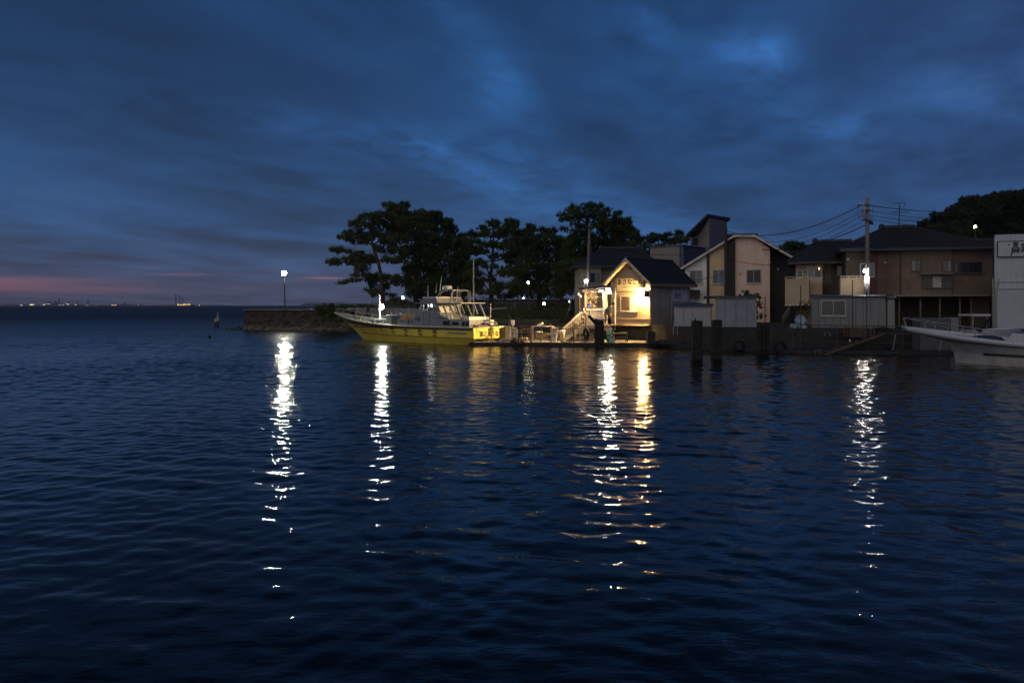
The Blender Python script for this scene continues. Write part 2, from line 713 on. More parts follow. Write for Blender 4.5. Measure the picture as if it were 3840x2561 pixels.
# ------------------------------------------------------------------ land and quays
ZG = 1.25      # upper quay level
ZD = 0.25      # low landing stage level


def slab(name, pts, ztop, depth, material):
    return struct(MB().prism([(x, y, ztop) for x, y in reversed(pts)], (0, 0, -depth)).build(name, material))


UP = [(-17.0, 88.0), (-14.5, 78.0), (-5.5, 65.0), (0.5, 58.0), (6.3, 55.9), (9.35, 52.75), (12.3, 49.2), (15.0, 46.4), (22.0, 44.6), (45.0, 42.0), (90, 40.0)]
slab('upper_quay_ground', UP + [(400, 60), (500, 420), (-90, 420), (-42, 215)], ZG, 3.2, M_CONC_D)
slab('landing_stage', [(-2.4, 51.0), (9.6, 49.8), (9.9, 52.0), (6.2, 57.2), (0.4, 59.4), (-4.0, 63.5), (-6.0, 62.5)], ZD - .03, 0.52, M_CONC_D)
slab('landing_deck', [(-2.36, 51.03), (9.57, 49.83), (9.86, 52.0), (6.2, 57.16), (0.4, 59.36), (-4.0, 63.46), (-5.96, 62.5)], ZD, 0.028, mat('landing_concrete', (0.33, 0.29, 0.23), 0.85, 0, 0.3, 1.5, 0.02, 14))
slab('quay_ledge', [(9.62, 49.8), (12.0, 45.6), (14.6, 43.4), (22.0, 41.2), (45.0, 39.0), (90, 37.5), (90, 41), (45, 43), (22, 45.5), (15.3, 47.2), (10.4, 52.6), (9.9, 52.0)], 0.17, 1.5, M_CONC_D)
slab('park_ground', [(-17.6, 89.5), (-15.0, 80.0), (-6.0, 67.5), (1.0, 61.0), (6, 60), (16, 74), (30, 110), (30, 230), (-42, 230)], ZG + 0.25, 0.24, M_EARTH)

# far hill on the right (terrain under the wood)
def make_hill():
    mb = MB()
    nx, ny = 26, 14
    x0, x1, y0, y1 = 52, 140, 104, 190
    for j in range(ny + 1):
        for i in range(nx + 1):
            x = x0 + (x1 - x0) * i / nx
            y = y0 + (y1 - y0) * j / ny
            u = (x - x0) / (x1 - x0)
            v = (y - y0) / (y1 - y0)
            h = 15.5 * (1 - (1 - min(1, u * 1.9)) ** 2) * math.sin(PI * min(1, max(0, v * 1.25))) ** 0.7 + rng.uniform(-0.3, 0.3)
            if i == 0 or j == 0 or i == nx or j == ny:
                h = -0.5
            mb.v.append((x, y, ZG + h))
    for j in range(ny):
        for i in range(nx):
            a = j * (nx + 1) + i
            mb.f.append((a, a + 1, a + nx + 2, a + nx + 1))
    struct(mb.build('hill', M_EARTH, smooth=True))


make_hill()

# ------------------------------------------------------------------ foliage
def tufts(centers, per, L, w, seed, up=0.35, spread=1.0):
    """spiky sprays: per thin triangles about each centre"""
    rs = np.random.RandomState(seed)
    n = len(centers)
    c = np.repeat(np.asarray(centers, float), per, 0)
    d = rs.normal(size=(n * per, 3))
    d /= np.linalg.norm(d, axis=1)[:, None] + 1e-9
    d[:, 2] += up
    s = rs.normal(size=(n * per, 3))
    s -= d * (s * d).sum(1)[:, None] / ((d * d).sum(1)[:, None] + 1e-9)
    s /= np.linalg.norm(s, axis=1)[:, None] + 1e-9
    Ls = L * rs.uniform(0.55, 1.2, (n * per, 1))
    a = c - d * Ls * 0.35 - s * w * 0.5
    b = c - d * Ls * 0.35 + s * w * 0.5
    t = c + d * Ls * 0.75
    t2 = t + s * w * 0.35
    return np.stack([a, b, t2, t], 1).reshape(-1, 3)


def leaf_mesh(name, verts, material, parent=None, kind=None, label=None):
    n = len(verts) // 4
    me = bpy.data.meshes.new(name)
    if parent is not None:
        Mi = np.array(world_matrix(parent).inverted())
        verts = verts @ Mi[:3, :3].T + Mi[:3, 3]
        org = np.zeros(3)
    else:
        org = np.array([verts[:, 0].mean(), verts[:, 1].mean(), verts[:, 2].min()])
        verts = verts - org
    me.vertices.add(len(verts))
    me.vertices.foreach_set('co', verts.astype(np.float32).ravel())
    me.loops.add(n * 4)
    me.loops.foreach_set('vertex_index', np.arange(n * 4, dtype=np.int32))
    me.polygons.add(n)
    me.polygons.foreach_set('loop_start', (np.arange(n) * 4).astype(np.int32))
    me.update(calc_edges=True)
    me.materials.append(material)
    o = bpy.data.objects.new(name, me)
    o.location = org
    COL.objects.link(o)
    if parent is not None:
        o.parent = parent
    if kind:
        o['kind'] = kind
    if label:
        o['label'] = label
    return o


def pad_centers(cx, cy, cz, rx, ry, rz, dens, rs):
    """points through a flattened pad, denser towards its upper shell, with knobs on the outline"""
    n = max(8, int(dens * 1.9 * rx * rz * PI))
    out = []
    knobs = []
    for k in range(max(5, int(4 + rx * 3))):
        a = rs.uniform(0, 2 * PI)
        e = rs.uniform(-0.5, 0.9)
        knobs.append((math.cos(a) * math.cos(e), math.sin(a) * math.cos(e), math.sin(e), rs.uniform(0.25, 0.5)))
    for i in range(n):
        if rs.uniform() < 0.6:
            k = knobs[rs.randint(len(knobs))]
            q = rs.normal(0, 0.5, 3)
            s = k[3]
            out.append((cx + rx * k[0] * 0.85 + q[0] * s * 0.8, cy + ry * k[1] * 0.85 + q[1] * s * 0.8, cz + rz * k[2] * 0.85 + q[2] * s * 0.55))
        else:
            d = rs.normal(size=3)
            d /= np.linalg.norm(d) + 1e-9
            r = rs.uniform(0.2, 1) ** 0.5 * 0.95
            out.append((cx + rx * d[0] * r, cy + ry * d[1] * r, cz + rz * d[2] * r))
    return out


def pine(label, Y, trunk, pads, seed, dens=34, group='pines in the waterside park', L=0.38, w=0.06, per=13, r0=0.28, yspread=1.0, material=None, name='pine_tree', zb=None):
    rs = np.random.RandomState(seed)
    zb = ZG + 0.2 if zb is None else zb
    base = P(trunk[0][0], trunk[0][1], Y)
    base.z = zb
    t = thing(name, label, 'tree', base, 0, group)
    pts = [base - Vector((0, 0, 0.3))] + [P(a, b, Y) + Vector((0, rs.uniform(-0.3, 0.3), 0)) for a, b in trunk[1:]]
    mb = MB()
    k = len(pts)
    mb.tube(pts, [r0 * (1 - 0.72 * i / (k - 1)) for i in range(k)], 8)
    cents = []
    for (a, b, ra, rb) in pads:
        dy = rs.uniform(-1, 1) * yspread * (1.6 + ra * Y / F * 0.5)
        c = P(a, b, Y)
        sc = (Y + dy) / Y
        c = Vector((c.x * sc, Y + dy, H + (c.z - H) * sc))
        rx, rz = ra * Y / F, rb * Y / F
        cents += pad_centers(c.x, c.y, c.z, rx, max(0.5, rx * 0.8), rz, dens, rs)
        # limb from the trunk to the pad
        below = [p for p in pts[1:] if p.z < c.z + 0.4] or [pts[1]]
        s = min(below, key=lambda p: (p - c).length)
        mid = s.lerp(c, 0.5) + Vector((rs.uniform(-.2, .2), rs.uniform(-.2, .2), rs.uniform(0.0, 0.35)))
        mb.tube([s, mid, c, c + Vector((math.copysign(rx * 0.5, c.x - s.x), 0, rz * 0.1))], [0.10, 0.07, 0.045, 0.02], 5)
    mb.build('trunk', M_BARK, t, smooth=True)
    leaf_mesh('crown', tufts(cents, per, L, w, seed + 1), material or M_NEEDLE, t)
    return t


pine('pine with long level branches reaching out over the water, lit green by the lamp', 84,
     [(1437, 1165), (1436, 1110), (1432, 1050), (1418, 985), (1398, 920), (1396, 870), (1410, 840)],
     [(1262, 938, 34, 9), (1290, 944, 34, 10), (1250, 985, 36, 11), (1290, 978, 46, 12), (1330, 985, 40, 14), (1288, 1060, 26, 6), (1325, 1052, 30, 6), (1352, 1030, 30, 10),
      (1300, 893, 34, 14), (1330, 880, 46, 20), (1345, 845, 40, 22), (1385, 825, 50, 22), (1430, 815, 55, 24), (1440, 850, 60, 28), (1350, 905, 46, 16), (1400, 885, 46, 16),
      (1345, 958, 34, 14), (1372, 975, 40, 26), (1352, 1005, 32, 18), (1440, 935, 48, 16), (1470, 900, 60, 28), (1400, 1045, 40, 22), (1420, 1080, 46, 18),
      (1470, 980, 44, 12), (1460, 1045, 46, 16), (1404, 1100, 18, 18), (1500, 1060, 44, 16), (1466, 1108, 20, 6), (1490, 940, 40, 18)], 21, dens=34)
pine('tallest dense black pine behind the yellow boat wheelhouse', 92,
     [(1562, 1165), (1558, 1090), (1555, 1000), (1560, 930), (1570, 860)],
     [(1462, 770, 26, 10), (1490, 785, 40, 16), (1515, 772, 20, 12), (1500, 812, 60, 26), (1560, 825, 66, 30), (1580, 800, 20, 16), (1610, 815, 50, 22), (1640, 810, 22, 14), (1650, 845, 55, 30),
      (1690, 870, 34, 24), (1560, 880, 95, 48), (1640, 910, 85, 48), (1700, 915, 42, 34), (1732, 890, 22, 14), (1575, 960, 90, 46), (1660, 975, 80, 48), (1720, 975, 36, 40),
      (1590, 1035, 80, 42), (1670, 1045, 70, 46), (1550, 1010, 36, 22), (1610, 1095, 70, 40), (1690, 1105, 60, 44), (1735, 1060, 30, 60), (1500, 870, 50, 26), (1545, 1090, 30, 30), (1735, 1000, 26, 40), (1752, 935, 26, 34), (1758, 1075, 34, 44), (1520, 835, 50, 24), (1778, 940, 24, 24), (1775, 880, 20, 16), (1770, 1010, 26, 30)], 33, dens=46, r0=0.36)
pine('slender open pine with sky showing between its branches, right of the sailboat mast', 88,
     [(1842, 1165), (1842, 1100), (1838, 1040), (1848, 980), (1850, 920), (1850, 860)],
     [(1813, 862, 16, 18), (1850, 840, 20, 22), (1832, 880, 34, 16), (1876, 880, 30, 18), (1920, 840, 30, 22), (1902, 870, 40, 24), (1772, 905, 34, 12), (1830, 920, 40, 12),
      (1880, 925, 40, 16), (1925, 915, 40, 30), (1800, 945, 40, 9), (1870, 962, 50, 10), (1925, 970, 40, 34), (1780, 985, 34, 12), (1830, 1000, 40, 8), (1905, 1020, 44, 26),
      (1780, 1030, 34, 20), (1830, 1052, 34, 8), (1890, 1075, 44, 16), (1770, 1085, 34, 24), (1830, 1098, 50, 8), (1940, 1075, 34, 34), (1905, 1110, 40, 12), (1955, 900, 36, 40), (1965, 985, 30, 44), (1790, 1065, 30, 20)], 45, dens=36)
pine('broad black pine with a row of pointed tops, left of the umbrella pine', 96,
     [(2025, 1165), (2022, 1080), (2015, 1000), (2010, 920)],
     [(1962, 878, 22, 22), (1995, 858, 18, 20), (1975, 900, 44, 28), (2040, 872, 22, 18), (2068, 872, 20, 18), (2040, 905, 56, 28), (2095, 905, 34, 22), (1985, 950, 66, 40),
      (2065, 955, 70, 44), (2120, 960, 40, 46), (2000, 1020, 70, 44), (2085, 1025, 70, 44), (1985, 1085, 60, 36), (2120, 1040, 40, 50), (2060, 1085, 60, 40), (1955, 1030, 30, 40), (2140, 915, 30, 26), (2150, 970, 34, 40), (2150, 1060, 34, 44)], 57, dens=44, r0=0.4)
pine('umbrella pine with a flat spreading top behind the wooden pole', 82,
     [(2222, 1165), (2224, 1050), (2216, 950), (2206, 870), (2200, 815)],
     [(2185, 776, 50, 13), (2230, 778, 42, 13), (2145, 795, 34, 11), (2108, 806, 24, 8), (2200, 800, 80, 15), (2258, 793, 34, 13), (2276, 808, 18, 9), (2120, 822, 26, 8),
      (2160, 822, 40, 13), (2225, 826, 44, 18), (2262, 828, 28, 12), (2104, 825, 12, 8), (2152, 840, 26, 9), (2112, 860, 18, 6), (2140, 868, 26, 6), (2190, 850, 30, 14), (2250, 850, 40, 16)], 63, dens=34, r0=0.3, per=11, L=0.32)
pine('rounded dark pine rising just right of the umbrella pine', 86,
     [(2300, 1165), (2300, 1050), (2305, 950), (2312, 870)],
     [(2314, 808, 14, 14), (2300, 835, 40, 22), (2335, 838, 34, 22), (2352, 866, 30, 24), (2290, 880, 60, 34), (2345, 895, 46, 30), (2378, 884, 20, 20), (2385, 905, 18, 12),
      (2190, 900, 66, 34), (2260, 930, 80, 40), (2340, 945, 66, 40), (2160, 945, 60, 40), (2230, 985, 80, 40), (2330, 1000, 70, 40), (2150, 1010, 70, 44), (2250, 1045, 80, 44), (2170, 1075, 70, 44), (2390, 980, 40, 40), (2340, 1060, 70, 44)], 71, dens=42, r0=0.36)
pine('low bushy pines line behind the hut roof, below the wire', 98,
     [(2470, 1120), (2470, 1000), (2475, 930)],
     [(2420, 905, 34, 18), (2450, 890, 22, 18), (2482, 893, 24, 16), (2508, 880, 14, 9), (2520, 905, 34, 16), (2550, 880, 18, 16), (2562, 900, 26, 16), (2430, 940, 50, 26), (2500, 945, 60, 26), (2560, 945, 50, 26), (2420, 985, 50, 30), (2500, 1000, 60, 34)], 83, dens=36)
pine('small round-topped pine between the pink house and the tiled roof', 105,
     [(2980, 1100), (2980, 1000), (2978, 940)],
     [(2960, 918, 22, 8), (2985, 916, 30, 9), (2945, 932, 24, 9), (2990, 935, 40, 13), (3030, 930, 30, 8), (2965, 955, 44, 18), (3020, 955, 40, 18), (2990, 985, 60, 24)], 91, dens=46)


def shrub(label, Y, pads, seed, dens=34, name='shrub', cat='shrub', material=None, L=0.22, w=0.09, per=9, group=None, zb=None):
    rs = np.random.RandomState(seed)
    cents = []
    for (a, b, ra, rb) in pads:
        dy = rs.uniform(-0.5, 0.5)
        c = P(a, b, Y + dy)
        cents += pad_centers(c.x, c.y, c.z, ra * Y / F, max(0.4, ra * Y / F * 0.8), rb * Y / F, dens, rs)
    ce = np.array(cents)
    base = Vector((ce[:, 0].mean(), ce[:, 1].mean(), ZG if zb is None else zb))
    t = thing(name, label, cat, base, 0, group)
    ce[:, 2] = np.maximum(ce[:, 2], base.z + 0.03)
    leaf_mesh('foliage', tufts(ce, per, L, w, seed + 1, 0.2), material or M_LEAF, t)
    mb = MB()
    for k in range(5):
        p = ce[rs.randint(len(ce))]
        mb.tube([base + Vector((rs.uniform(-.2, .2), rs.uniform(-.2, .2), -0.1)), base.lerp(Vector(p), 0.5) + Vector((0, 0, 0.1)), p], [0.04, 0.025, 0.01], 5)
    mb.build('stem', M_BARK, t)
    return t


shrub('round leafy shrub on the breakwater beside the white boat bow', 78, [(1215, 1160, 26, 20), (1245, 1155, 22, 22), (1230, 1180, 34, 20), (1260, 1180, 26, 24), (1275, 1195, 24, 22)], 5, 50)
shrub('low bush on the bank ahead of the yellow boat bow', 73, [(1290, 1215, 30, 22), (1330, 1222, 34, 22), (1270, 1235, 24, 14), (1370, 1225, 40, 24)], 6, 44)
shrub('dark bush standing against the sea beyond the boat bow rail', 120, [(1290, 1150, 20, 9), (1330, 1152, 30, 9), (1380, 1150, 30, 10)], 8, 40)
shrub('pale green bush lit by a park lamp below the broad pine', 86, [(2088, 1085, 18, 22), (2080, 1060, 14, 12), (2100, 1110, 22, 22)], 9, 60)
shrub('bush glowing green under the far white park lamp', 110, [(1515, 1135, 24, 8), (1540, 1142, 22, 8), (1490, 1142, 26, 9)], 12, 60)
shrub('dark bush behind the far railing left of the park lamp', 104, [(1470, 1132, 22, 12), (1492, 1128, 22, 14), (1450, 1140, 22, 10)], 14, 60)


def hedge(label, a, b, z0, z1, thick, seed, dens=60):
    """clipped bank of leaves between ground points a and b"""
    rs = np.random.RandomState(seed)
    a, b = Vector((*a, 0)), Vector((*b, 0))
    L = (b - a).length
    d = (b - a).normalized()
    nrm = Vector((-d.y, d.x, 0))
    n = int(dens * L * (z1 - z0))
    ce = []
    for i in range(n):
        u = rs.uniform(0, L)
        zt = z1 + 0.16 * math.sin(u * 1.7 + seed) + 0.10 * math.sin(u * 4.1)
        z = z0 + (zt - z0) * rs.uniform(0, 1) ** 0.8
        v = rs.uniform(-thick, thick) * (1 - 0.5 * (z - z0) / (zt - z0))
        p = a + d * u + nrm * v
        ce.append((p.x, p.y, z))
    mid = (a + b) / 2
    t = thing('hedge', label, 'hedge', (mid.x, mid.y, z0))
    leaf_mesh('foliage', tufts(np.array(ce), 9, 0.2, 0.09, seed, 0.2), M_HEDGE, t)
    mb = MB()
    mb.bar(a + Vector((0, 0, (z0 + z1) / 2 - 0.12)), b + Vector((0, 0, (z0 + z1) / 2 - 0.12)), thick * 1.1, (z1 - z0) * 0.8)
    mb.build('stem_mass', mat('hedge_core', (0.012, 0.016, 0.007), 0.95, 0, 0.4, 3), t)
    return t


hedge('long clipped hedge along the bank behind the boat stern and the landing stage', (-6.4, 68.0), (4.6, 61.5), ZG, 2.45, 0.7, 3)
hedge('rough hedge on the lower bank directly above the landing stage tables', (-3.6, 65.6), (5.2, 59.8), 0.35, 1.55, 0.8, 4)


hedge('tall dark hedge far behind the pine trunks', (XP(1560, 118), 118), (XP(2190, 112), 112), ZG, 3.75, 1.2, 15, 26)


# wood on the right-hand hill: reads as one mass
def wood():
    rs = np.random.RandomState(4)
    cents = []
    outline = [(3400, 900), (3445, 868), (3490, 835), (3540, 806), (3600, 778), (3650, 752), (3720, 736), (3790, 728), (3850, 720), (3960, 715), (4100, 730)]
    for (a, b) in outline:
        for k in range(4):
            Yk = rs.uniform(116, 132)
            pa, pb = a + rs.uniform(-26, 26), b + rs.uniform(6, 26)
            c = P(pa, pb, Yk)
            cents += pad_centers(c.x, c.y, c.z, rs.uniform(1.0, 2.0), 1.6, rs.uniform(0.6, 1.1), 22, rs)
    for k in range(150):
        a = rs.uniform(3400, 4120)
        top = np.interp(a, [o[0] for o in outline], [o[1] for o in outline])
        b = rs.uniform(top + 20, 930)
        Yk = rs.uniform(108, 126)
        c = P(a, b, Yk)
        cents += pad_centers(c.x, c.y, c.z, rs.uniform(1.2, 2.2), 1.6, rs.uniform(0.9, 1.6), 15, rs)
    o = leaf_mesh('hillside_wood', tufts(np.array(cents), 8, 0.55, 0.13, 5, 0.3), mat('hill_leaves', (0.022, 0.034, 0.012), 0.7, 0, 0.5, 0.3))
    o['kind'] = 'stuff'
    o['label'] = 'dark wooded hillside behind the tiled house roof'


wood()

# ------------------------------------------------------------------ breakwater, shore lamp, beacon, far shore
def rough_wall(label, pts, ztop, seed, name, material, cap=None, batter=0.25):
    """stone sea wall: rugged face along pts (x, y), thickness backwards"""
    rs = random.Random(seed)
    t = thing(name, label, 'sea wall', (*pts[0], 0))
    path = []
    for (a, b) in zip(pts[:-1], pts[1:]):
        a, b = Vector((*a, 0)), Vector((*b, 0))
        n = max(2, int((b - a).length / 0.35))
        for i in range(n):
            path.append(a.lerp(b, i / n))
    path.append(Vector((*pts[-1], 0)))
    mb = MB()
    zs = [-0.6, -0.1, 0.12, 0.35, 0.6, 0.85, 1.1, 1.35, 1.6, 1.85, ztop]
    zs = [z for z in zs if z < ztop - 0.1] + [ztop]
    for i, p in enumerate(path):
        d = (path[min(i + 1, len(path) - 1)] - path[max(i - 1, 0)]).normalized()
        out = Vector((d.y, -d.x, 0))
        for z in zs:
            k = (batter + 0.5 * max(0, 0.5 - z)) * (1 - z / ztop) + rs.uniform(-0.10, 0.10) * (0.3 if z == ztop else 1)
            q = p + out * k
            mb.v.append((q.x, q.y, z + (rs.uniform(-0.06, 0.06) if z != ztop else 0)))
    m = len(zs)
    for i in range(len(path) - 1):
        for j in range(m - 1):
            a = i * m + j
            mb.f.append((a, a + m, a + m + 1, a + 1))
    base = len(mb.v)
    for p in path:
        mb.v.append((p.x + 0.15, p.y + 1.5, ztop))
        mb.v.append((p.x + 0.15, p.y + 1.5, -0.6))
    for i in range(len(path) - 1):
        mb.f.append((i * m + m - 1, (i + 1) * m + m - 1, base + 2 * i + 2, base + 2 * i))
        mb.f.append((base + 2 * i, base + 2 * i + 2, base + 2 * i + 3, base + 2 * i + 1))
    # end caps
    mb.f.append(tuple(list(range(m - 1, -1, -1)) + [base + 1, base]))
    e = (len(path) - 1) * m
    mb.f.append(tuple(list(range(e, e + m)) + [base + 2 * (len(path) - 1), base + 2 * (len(path) - 1) + 1]))
    mb.build('stone_face', material, t)
    if cap:
        cb = MB()
        for a, b in zip(pts[:-1], pts[1:]):
            cb.bar((a[0], a[1] + 0.55, ztop + 0.04), (b[0], b[1] + 0.55, ztop + 0.04), 1.5, 0.10)
        cb.build('coping', cap, t)
    return t


rough_wall('long dark stone breakwater with a flat concrete coping and a lamp on it', [(-28.6, 85.4), (-22.0, 83.2), (-16.4, 81.4)], 2.08, 1, 'breakwater', M_STONE_D, M_CONC)
rough_wall('low dark rubble bank running behind the yellow boat bow', [(-17.0, 81.5), (-14.6, 77.0), (-10.0, 70.5), (-5.4, 64.0)], 1.30, 2, 'rubble_bank', mat('dark_rubble', (0.022, 0.020, 0.016), 0.95, 0, 0.5, 2.5, 0.08, 5), None, 0.9)
# submerged toe of the breakwater
mb = MB()
rs_ = random.Random(3)
for i in range(14):
    mb.ball((-30.6 + i * 0.20 + rs_.uniform(-.1, .1), 86.2 + rs_.uniform(-.6, .6), 0.05), (rs_.uniform(.25, .5), .4, rs_.uniform(.10, .28)), 7, 4)
tag(mb.build('rock_toe', M_STONE_D), 'low wet rocks in the water at the breakwater end', 'rocks')


def lamp_post(label, base, top, L, bulb_r, col, material=M_STEEL_D, r=0.06, group=None, head='globe', name='lamp_post'):
    t = thing(name, label, 'lamp', base, 0, group)
    b, tp = Vector(base), Vector(top)
    MB().tube([b, b.lerp(tp, 0.5), tp - Vector((0, 0, bulb_r * 0.8))], [r, r * 0.85, r * 0.7], 8).build('pole', material, t)
    MB().lathe(b, [(r * 2.2, 0), (r * 2.2, 0.05), (r * 1.2, 0.12)], 10).build('base_plate', material, t)
    mb = MB().lathe(tp - Vector((0, 0, bulb_r * 1.1)), [(r, -0.1), (bulb_r * 0.55, 0), (bulb_r * 0.55, 0.05)], 10)
    mb.build('lamp_collar', material, t)
    MB().ball(tp, bulb_r, 12, 8).build('bulb', glow_mat('glow_%s' % label[:24], col, L), t, smooth=True)
    mb = MB().lathe(tp + Vector((0, 0, bulb_r * 0.93)), [(bulb_r * 0.45, 0), (bulb_r * 0.3, 0.05), (0.02, 0.07)], 10)
    mb.build('lamp_cap', material, t)
    return t


COOL = (1.0, 0.96, 0.80)
lamp_post('tall bright lamp on the stone breakwater above the sea', P(1065, 1160, 83.2) + Vector((0, 0.4, 0)), P(1065, 1025, 83.6), 420, 0.25, (1.0, 0.98, 0.74), r=0.08)
lamp_post('small bright lamp far behind the railing, above a green bush', (XP(1511, 112), 112, ZG), P(1511, 1117, 112), 55, 0.20, (0.9, 1.0, 0.9), r=0.05)
lamp_post('yellowish park lamp shining among the dark pines', (XP(1981, 84), 84, ZG), P(1981, 1060, 84), 30, 0.13, (1.0, 0.96, 0.55), r=0.05)
lamp_post('yellow lamp in front of the wooded hill above the tiled roof', (XP(3657, 100), 100, ZG), P(3657, 851, 100), 60, 0.17, (1.0, 0.86, 0.42), r=0.07)
lamp_post('tiny white park lamp low between the pine trunks', (XP(1963, 100), 100, ZG), P(1963, 1118, 100), 8, 0.10, (1, 0.98, 0.9), r=0.04)
lamp_post('tiny greenish lamp by the path left of the steps', (XP(2040, 90), 90, ZG), P(2040, 1139, 90), 10, 0.16, (0.9, 1.0, 0.6), r=0.04)

# beacon in the water off the breakwater
bx = (XP(817, 95), 95)
t = thing('channel_beacon', 'small white beacon standing in the water left of the breakwater', 'beacon', (bx[0], bx[1], -0.3))
MB().tube([(bx[0], bx[1], -0.5), (bx[0], bx[1], 0.7)], 0.14, 8).build('pile', M_WOOD_D, t)
MB().tube([(bx[0] - .3, bx[1], -0.5), (bx[0] - .3, bx[1], 0.6)], 0.10, 8).build('pile', M_WOOD_D, t)
MB().lathe((bx[0], bx[1], 0.68), [(0.2, 0), (0.2, 0.5), (0.09, 0.55), (0.09, 1.0), (0.05, 1.05)], 10).build('marker', M_GREYP, t)
MB().lathe((bx[0] - .3, bx[1], 0.58), [(0.13, 0), (0.13, 0.4), (0.05, 0.45)], 8).build('float_collar', M_GREYP, t)
mb = MB().lathe((XP(786, 64), 64, -0.25), [(0.05, 0), (0.12, 0.1), (0.16, 0.25), (0.12, 0.38), (0.03, 0.45)], 10)
tag(mb.build('mooring_buoy', M_BLACK, smooth=True), 'little black buoy floating off the breakwater', 'buoy')

# far shore: about five kilometres off
FY = 5000.0
M_FAR = mat('far_shore_land', (0.05, 0.05, 0.06), 1.0, 0, 0.1, 0.01)
mb = MB()
rf = random.Random(12)
xs = [XP(-600 + i * 22, FY) for i in range(110)]
for i, x in enumerate(xs):
    px = -600 + i * 22
    hgt = 3 + 2 * math.sin(i * 0.7) + rf.uniform(0, 4)
    if px > 820:
        hgt *= 0.35
    if px > 1120:
        hgt = 13 + 4 * math.sin(i * 0.4) + rf.uniform(0, 5)
    mb.v += [(x, FY + 30, -2), (x, FY + 30, hgt), (x, FY + 260, hgt * 0.6), (x, FY + 260, -2)]
for i in range(len(xs) - 1):
    a = i * 4
    mb.f += [(a, a + 4, a + 5, a + 1), (a + 1, a + 5, a + 6, a + 2), (a + 2, a + 6, a + 7, a + 3)]
struct(mb.build('far_shore_terrain', M_FAR))
M_FARB = mat('far_industrial_steel', (0.05, 0.055, 0.07), 0.9, 0, 0.1, 0.05)
GROUP_FAR = 'lit works along the far shore'
for (px, wpx, hpx, cnt, colr, L, lab) in [
        (80, 6, 5, 2, (1, 0.85, 0.5), 2.2, 'tiny lit shed on the far shore near the left edge'),
        (120, 15, 7, 5, (1, 0.82, 0.3), 3.0, 'brightest yellow-lit works on the far shore near the left edge'),
        (166, 9, 12, 3, (1, 0.85, 0.5), 1.8, 'low works with three lamps left of the faint far tower'),
        (183, 12, 16, 3, (1, 0.85, 0.45), 1.5, 'far works block just under the faint far tower'),
        (230, 16, 6, 4, (1, 0.92, 0.75), 0.8, 'dim pale-lit far shed right of the faint far tower'),
        (256, 8, 14, 3, (1, 0.75, 0.35), 2.0, 'narrow far works stack with yellow lamps'),
        (285, 6, 14, 2, (1, 0.8, 0.45), 1.6, 'slim lit far column among the works'),
        (330, 16, 6, 3, (1, 0.9, 0.75), 0.6, 'dim wide far shed in the middle of the works'),
        (365, 14, 5, 2, (1, 0.85, 0.7), 0.6, 'dim low far shed right of the middle of the works'),
        (428, 18, 6, 5, (1, 0.55, 0.2), 2.2, 'orange-lit far works halfway to the lit barge'),
        (520, 6, 9, 1, (1, 0.85, 0.6), 1.2, 'far mast building with one pale lamp'),
        (560, 16, 5, 2, (0.9, 0.9, 1.0), 0.35, 'dim far shed left of the lit barge'),
        (748, 5, 4, 1, (1, 0.9, 0.7), 2.0, 'single far lamp house right of the lit barge')]:
    w, h = wpx * FY / F * 1.2, hpx * FY / F
    x = XP(px, FY)
    t = thing('far_works_building', lab, 'building', (x, FY, 0), 0, GROUP_FAR)
    mb = MB().b2((x - w / 2, FY, -1), (x + w / 2, FY + 20, h * 0.55)).b2((x - w * 0.2, FY + 2, h * 0.5), (x + w * 0.15, FY + 16, h))
    mb.build('wall', M_FARB, t)
    for k in range(cnt):
        zx = x + (k - (cnt - 1) / 2) * w / max(1, cnt) * 1.05
        zz = h * rf.uniform(0.2, 0.6)
        s = 2.0 * rf.uniform(.7, 1.3)
        MB().b2((zx - s, FY - 3, zz - s * 0.8), (zx + s, FY - 0.5, zz + s * 0.8)).build('lamp', glow_mat('far_%s' % lab[:20], colr, L * 0.9), t)
# faint towers and cranes
for (px, hpx, wpx, lab) in [(184, 22, 14, 'wide faint tower block on the far shore'), (200, 40, 4, 'tallest faint chimney on the far shore'), (310, 36, 4, 'faint far crane mast at the middle of the works'),
                            (450, 16, 8, 'faint far tank left of the dim sheds'), (1320, 16, 5, 'faint far mast beyond the boat bow')]:
    x = XP(px, FY)
    w, h = wpx * FY / F * .8, hpx * FY / F * .75
    MB_ = MB().b2((x - w / 2, FY + 60, -1), (x + w / 2, FY + 60 + w, h * 0.8)).b2((x - w / 4, FY + 60, h * 0.8), (x + w / 4, FY + 60 + w / 2, h))
    tag(MB_.build('far_tower', M_FARB), lab, 'tower')
x = XP(690, 4000)
t = thing('jackup_barge', 'orange-lit jack-up barge with tall legs on the far horizon', 'barge', (x, 4000, 0))
MB().b2((x - 34, 4000, -1), (x + 34, 4030, 9)).build('hull', M_FARB, t)
for lx, hh in ((-46, 56), (-27, 54), (-12, 44)):
    mb = MB()
    for q in (-2, 2):
        mb.b2((x + lx + q - .45, 4010, 0), (x + lx + q + .45, 4014, hh))
    for k in range(8):
        mb.bar((x + lx - 2, 4011, hh * k / 8), (x + lx + 2, 4011, hh * (k + 1) / 8), 0.4)
    mb.build('leg', M_FARB, t)
for k in range(12):
    MB().b2((x - 33 + k * 5.6, 3998.5, 2 + rf.uniform(0, 3)), (x - 29.6 + k * 5.6, 3999.5, 6 + rf.uniform(0, 4.5))).build('deck_light', glow_mat('barge_light', (1.0, 0.62, 0.18), 1.8), t)

# ------------------------------------------------------------------ boats
def smooth_interp(xs, ys, x):
    return float(np.interp(x, xs, ys))


